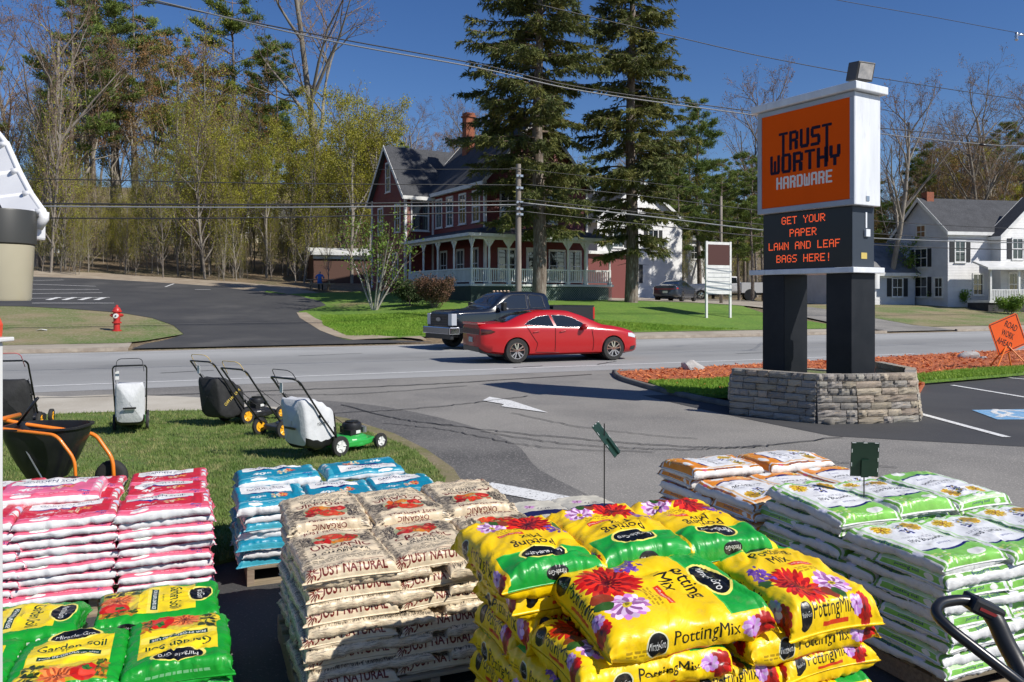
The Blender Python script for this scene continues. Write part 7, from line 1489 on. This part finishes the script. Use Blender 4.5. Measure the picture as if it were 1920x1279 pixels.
kind_bag('wht','white_soil_bag',art_plain(),.58,.40,.08,2,.4,1.2,46,60)
brng=random.Random(9)
def bag(key,A,x,y,z,rot,label,group,dz=1.0,var=None,tilt=(0,0),jit=1.0,sx=1,sy=1):
    """x,y centre in the pallet frame A=(a0,n0,angle)"""
    B=BAGS[key]; a0,n0,an_=A; o0=xy(a0,n0); c,s_=math.cos(an_),math.sin(an_); x+=brng.uniform(-.014,.014)*jit; y+=brng.uniform(-.02,.02)*jit; dz*=brng.uniform(.94,1.08)
    me=B['me'][brng.randrange(len(B['me'])) if var is None else var%len(B['me'])]
    o=link(B['name'],me,None,(o0[0]+x*c-y*s_,o0[1]+x*s_+y*c,z)); o.rotation_euler=(R(tilt[0]+brng.uniform(-1,1)*jit),R(tilt[1]+brng.uniform(-1,1)*jit),an_+R(rot+brng.uniform(-2,2)*jit)); o.scale=(sx,sy,dz)
    return tag(o,label,'bag',group)
def wooden_pallet(A,w_,d_,label,h=.13):
    o0=xy(A[0],A[1]); t=thing('wooden_pallet',label,'pallet',(o0[0],o0[1],0),A[2],'pallets under the bag stacks')
    for k in range(7): y=k*(d_-.09)/6; mb=MB(); mb.box(0,w_,y,y+.085,h-.02,h); mb.build('deck_board',M_wood,t,bevel=.003)
    for k in range(3): y=k*(d_-.1)/2; mb=MB(); mb.box(0,w_,y,y+.09,0,.018); mb.build('bottom_board',M_wood,t)
    for k in range(3): x=k*(w_-.05)/2; mb=MB(); mb.box(x,x+.045,0,d_,.0185,h-.0205); mb.build('stringer',M_wood,t)
    return t
ORD=['topmost','second','third','fourth','fifth','sixth','seventh','eighth','ninth','tenth','eleventh','twelfth']
def std_stack(key,A,nl,h,desc,group,topkind='A',hide_back=True,z0=.13,place_front=('left','middle','right'),grow=1.18,left=True,flip=None):
    """alternating layers: A = three end-on bags in front and two lengthwise behind; B = two lengthwise in front and three end-on behind"""
    B=BAGS[key]; L,W=B['L'],B['W']; S=max(2*L,3*W); 
    for k in range(nl):
        lay=nl-1-k; kind=topkind if lay%2==0 else ('B' if topkind=='A' else 'A'); z=z0+h*(k+.5); top=lay==0; dz=grow*h/B['T']*(1.08 if top else 1); o_=ORD[lay]+(' layer' if lay else ' layer')
        fl=(lambda base: base+(180 if brng.random()<.3 else 0)) if flip is None else (lambda base: base+flip)
        if kind=='A':
            for q in range(3):
                if S and 1: bag(key,A,W*.5+q*(S-W)/2,L/2,z,fl(90),'%s bag end on in the %s of the front, %s'%(desc,place_front[q],o_),group,dz)
            bag(key,A,L/2,L+W/2,z,fl(0),'%s bag lying lengthwise at the left rear, %s'%(desc,o_),group,dz)
            if top or not hide_back: bag(key,A,S-L/2,L+W/2,z,fl(0),'%s bag lying lengthwise at the right rear, %s'%(desc,o_),group,dz)
        else:
            for q in range(2): bag(key,A,L/2+q*(S-L),W/2,z,fl(0),'%s bag lengthwise at the front %s, %s'%(desc,('left','right')[q],o_),group,dz)
            for q in range(3 if (top or not hide_back) else 1): bag(key,A,W*.5+q*(S-W)/2,W+L/2,z,fl(90),'%s bag end on at the rear %s, %s'%(desc,place_front[q],o_),group,dz)
    return S,L+W
# ---- yellow potting mix, nearest
AY=(1.20,2.16,TH); wooden_pallet(AY,1.16,.98,'wooden pallet under the yellow potting mix bags')
std_stack('yel',(1.10,2.17,TH),6,.102,'yellow potting mix','yellow potting mix bags',topkind='B',grow=1.12,flip=0)
zt=.13+6*.102
g_='yellow potting mix bags'
bag('yel',AY,.325,.235,zt+.085,0,'large yellow potting mix bag with red daisy lying on the front left of the top',g_,1.10,0,jit=.2,tilt=(8,0),sx=1.14,sy=1.12)
bag('yel',AY,.895,.28,zt+.070,90,'yellow potting mix bag with red flower pointing at the viewer, front right of the top',g_,1.12,1,jit=.2,tilt=(0,-6),sx=1.05,sy=.98)
for q,lb in enumerate(('left','middle','right')):
    bag('yel',AY,.07+q*.39,.70,zt+.055,90,'yellow bag under the raised %s bag at the back of the top'%lb,g_,1.0,q)
    bag('yel',AY,.02+q*.385,.70,zt+.158,-90,'raised yellow bag with green header towards the viewer, back %s of the top'%lb,g_,1.15,q+1,jit=.5,tilt=(0,2),sx=1.0,sy=1.02)
# ---- organic soil, cream bags
AJ=(.47,3.60,TH); wooden_pallet((.45,3.60,TH),1.24,1.0,'wooden pallet under the cream organic soil bags')
S_,D_=std_stack('jn',AJ,11,.050,'cream organic soil','cream organic soil bags',topkind='A',grow=1.3,flip=0)
zt=.13+11*.050
for q,lb in enumerate(('left','middle','right')): bag('jn',AJ,.20+q*.43,.88,zt+.012,-90 if q!=1 else -86,'cream bag with vegetables lying upside down at the back %s of the top'%lb,'cream organic soil bags',1.05,q,tilt=(0,2))
# ---- green garden soil, low stack at lower left
ag,ng=an(-1.18,3.33); AG=(ag-1.24,ng,TH); wooden_pallet(AG,1.22,1.0,'wooden pallet under the green garden soil bags')
for k in range(3):
    z=.13+.085*(k+.5)-.0; lay=2-k
    for q,lb in enumerate(('left','middle','right')):
        bag('grn',AG,.2+q*.42,.29,z,(90,90,-90)[q] if lay==0 else 90,'green garden soil bag with yellow label, front %s, %s layer'%(lb,ORD[lay]),'green garden soil bags',.98 if lay else 1.02,q,jit=.6)
    for q,lb in enumerate(('left','right')): bag('grn',AG,.33+q*.61,.79,z+.005,(0,0)[q],'green garden soil bag lying lengthwise behind, %s side, %s layer'%(lb,ORD[lay]),'green garden soil bags',1.0,q+1,jit=.6)
# ---- red and pink garden soil
ap,np_=an(-1.83,4.93); AP=(ap-1.58,np_,TH); wooden_pallet((AP[0]+.25,AP[1]+.03,TH),1.3,1.0,'wooden pallet under the red and pink garden soil bags')
for k in range(9):
    lay=8-k; z=.13+.054*(k+.5); jx=brng.uniform(-.03,.03); cols=(.25+jx,.765+jx,1.29); nm=('left','middle','right')
    for q in range(3): bag('pnk',AP,cols[q],.185,z,0,'red and pink garden soil bag, front %s column, %s layer'%(nm[q],ORD[lay]),'red and pink garden soil bags',1.2*(.054/.068)*(1.15 if lay==0 else 1),None,sx=1.07,sy=1.06)
    if lay<1:
        for r_,y in enumerate((.56,.92)):
            for q in range(3): bag('pnk',AP,cols[q],y,z+.005*r_,0,'red garden soil bag on top, %s row back, %s column'%(('second','third')[r_],nm[q]),'red and pink garden soil bags',1.15*(.054/.068)*1.1)
    elif lay<4: bag('pnk',AP,1.32,.56,z,0,'pink garden soil bag in the second row at the right end, %s layer'%ORD[lay],'red and pink garden soil bags',.95)
bag('pnl',AP,.63,.55,.13+.054*9+.035,-2,'pale pink topsoil bag lying alone on top of the red bags','red and pink garden soil bags',1.0,0)
bag('pnk',AP,.20,.62,.13+.054*9+.03,0,'red bag beside the pale pink one on top of the stack','red and pink garden soil bags',1.0,0)
# ---- blue garden soil
ab,nb=an(-1.76,5.14); AB=(ab,nb,TH); wooden_pallet((ab+.05,nb+.03,TH),1.2,1.0,'wooden pallet under the blue garden soil bags')
for k in range(7):
    lay=6-k; z=.13+.058*(k+.5)
    if lay%2==0:
        for q,lb in enumerate(('left','middle','right')): bag('blu',AB,.22+q*.42,.30,z,90 if lay else (90,90,90)[q],'blue and white garden soil bag end on, front %s, %s layer'%(lb,ORD[lay]),'blue garden soil bags',.85,None,jit=1.6) if lay else bag('blu',AB,.20+q*.47,.22,z+.008,0,'bright blue garden soil bag, %s of the front row on top'%lb,'blue garden soil bags',.95,q,sx=.80,sy=1.10,tilt=(3,0))
        bag('blu',AB,.30,.81,z,0,'blue garden soil bag at the left rear, %s layer'%ORD[lay],'blue garden soil bags',.85,None,jit=2)
    else:
        for q,lb in enumerate(('left','right')): bag('blu',AB,.31+q*.62,.21,z,0,'blue garden soil bag lying lengthwise at the front %s, %s layer'%(lb,ORD[lay]),'blue garden soil bags',.85,None,jit=1.6)
        bag('blu',AB,.21,.72,z,90,'blue garden soil bag end on at the left rear, %s layer'%ORD[lay],'blue garden soil bags',.85,None,jit=2)
zt=.13+.058*7
for q,lb in enumerate(('left','right')): bag('blu',AB,.30+q*.62,.68,zt+.03,180 if q else 0,'bright blue bag lying raised at the back %s of the top'%lb,'blue garden soil bags',1.0,q+1)
# ---- potting soil, tall white and green stack at the right
aw,nw=an(1.98,3.62); AW=(aw,nw,TH); wooden_pallet((aw+.04,nw+.03,TH),1.2,1.2,'wooden pallet under the white and green potting soil bags')
for k in range(9):
    lay=8-k; z=.13+.061*(k+.5); L,W=.62,.42; ds='white and green potting soil bag'; dz=1.14*.061/.085*(1.1 if lay==0 else 1)
    if lay%2==0:
        for q,lb in enumerate(('left','middle','right')):
            bag('ps',AW,.21+q*.42,.31,z,-90 if lay==0 else 90,'%s end on at the front %s, %s layer'%(ds,lb,ORD[lay]),'white and green potting soil bags',dz)
            if q==0 or lay==0: bag('ps',AW,.21+q*.42,.94,z,90,'%s end on behind, %s column, %s layer'%(ds,lb,ORD[lay]),'white and green potting soil bags',dz)
    else:
        for q,lb in enumerate(('left','right')): bag('ps',AW,.31+q*.63,.21,z,0,'%s lengthwise at the front %s, %s layer'%(ds,lb,ORD[lay]),'white and green potting soil bags',dz)
        bag('ps',AW,.21,.73,z,90,'%s end on along the left side, %s layer'%(ds,ORD[lay]),'white and green potting soil bags',dz); bag('ps',AW,.31,1.14,z,0,'%s lengthwise at the left rear corner, %s layer'%(ds,ORD[lay]),'white and green potting soil bags',dz)
zt=.13+.061*9
for q,lb in enumerate(('left','middle','right')): bag('ps',AW,.19+q*.43,.92,zt+.035,-90 if q<2 else 90,'raised white and green bag at the back of the top, %s of three'%lb,'white and green potting soil bags',.95,q,tilt=(0,-2 if q else 3))
# ---- orange potting soil behind it
AO=(aw-.06,nw+1.30,TH); wooden_pallet((aw+.04,nw+1.36,TH),1.2,.98,'wooden pallet under the orange and white potting soil bags')
std_stack('org',AO,8,.066,'orange and white potting soil','orange and white potting soil bags',topkind='A',grow=1.15,flip=0)
bag('org',AO,.30,.80,.13+8*.066+.03,180,'orange potting soil bag raised at the back left of its stack','orange and white potting soil bags',1.0,0); bag('org',AO,.92,.78,.13+8*.066+.03,180,'orange potting soil bag raised at the back right of its stack','orange and white potting soil bags',1.0,1)
# ---- plain pale bags half hidden behind the yellow ones
AH=(1.72,4.5,TH); wooden_pallet(AH,1.2,.98,'wooden pallet under the pale bags behind the yellow stack')
std_stack('wht',AH,5,.048,'pale cream white soil','pale soil bags behind the yellow stack',topkind='B',grow=1.2)
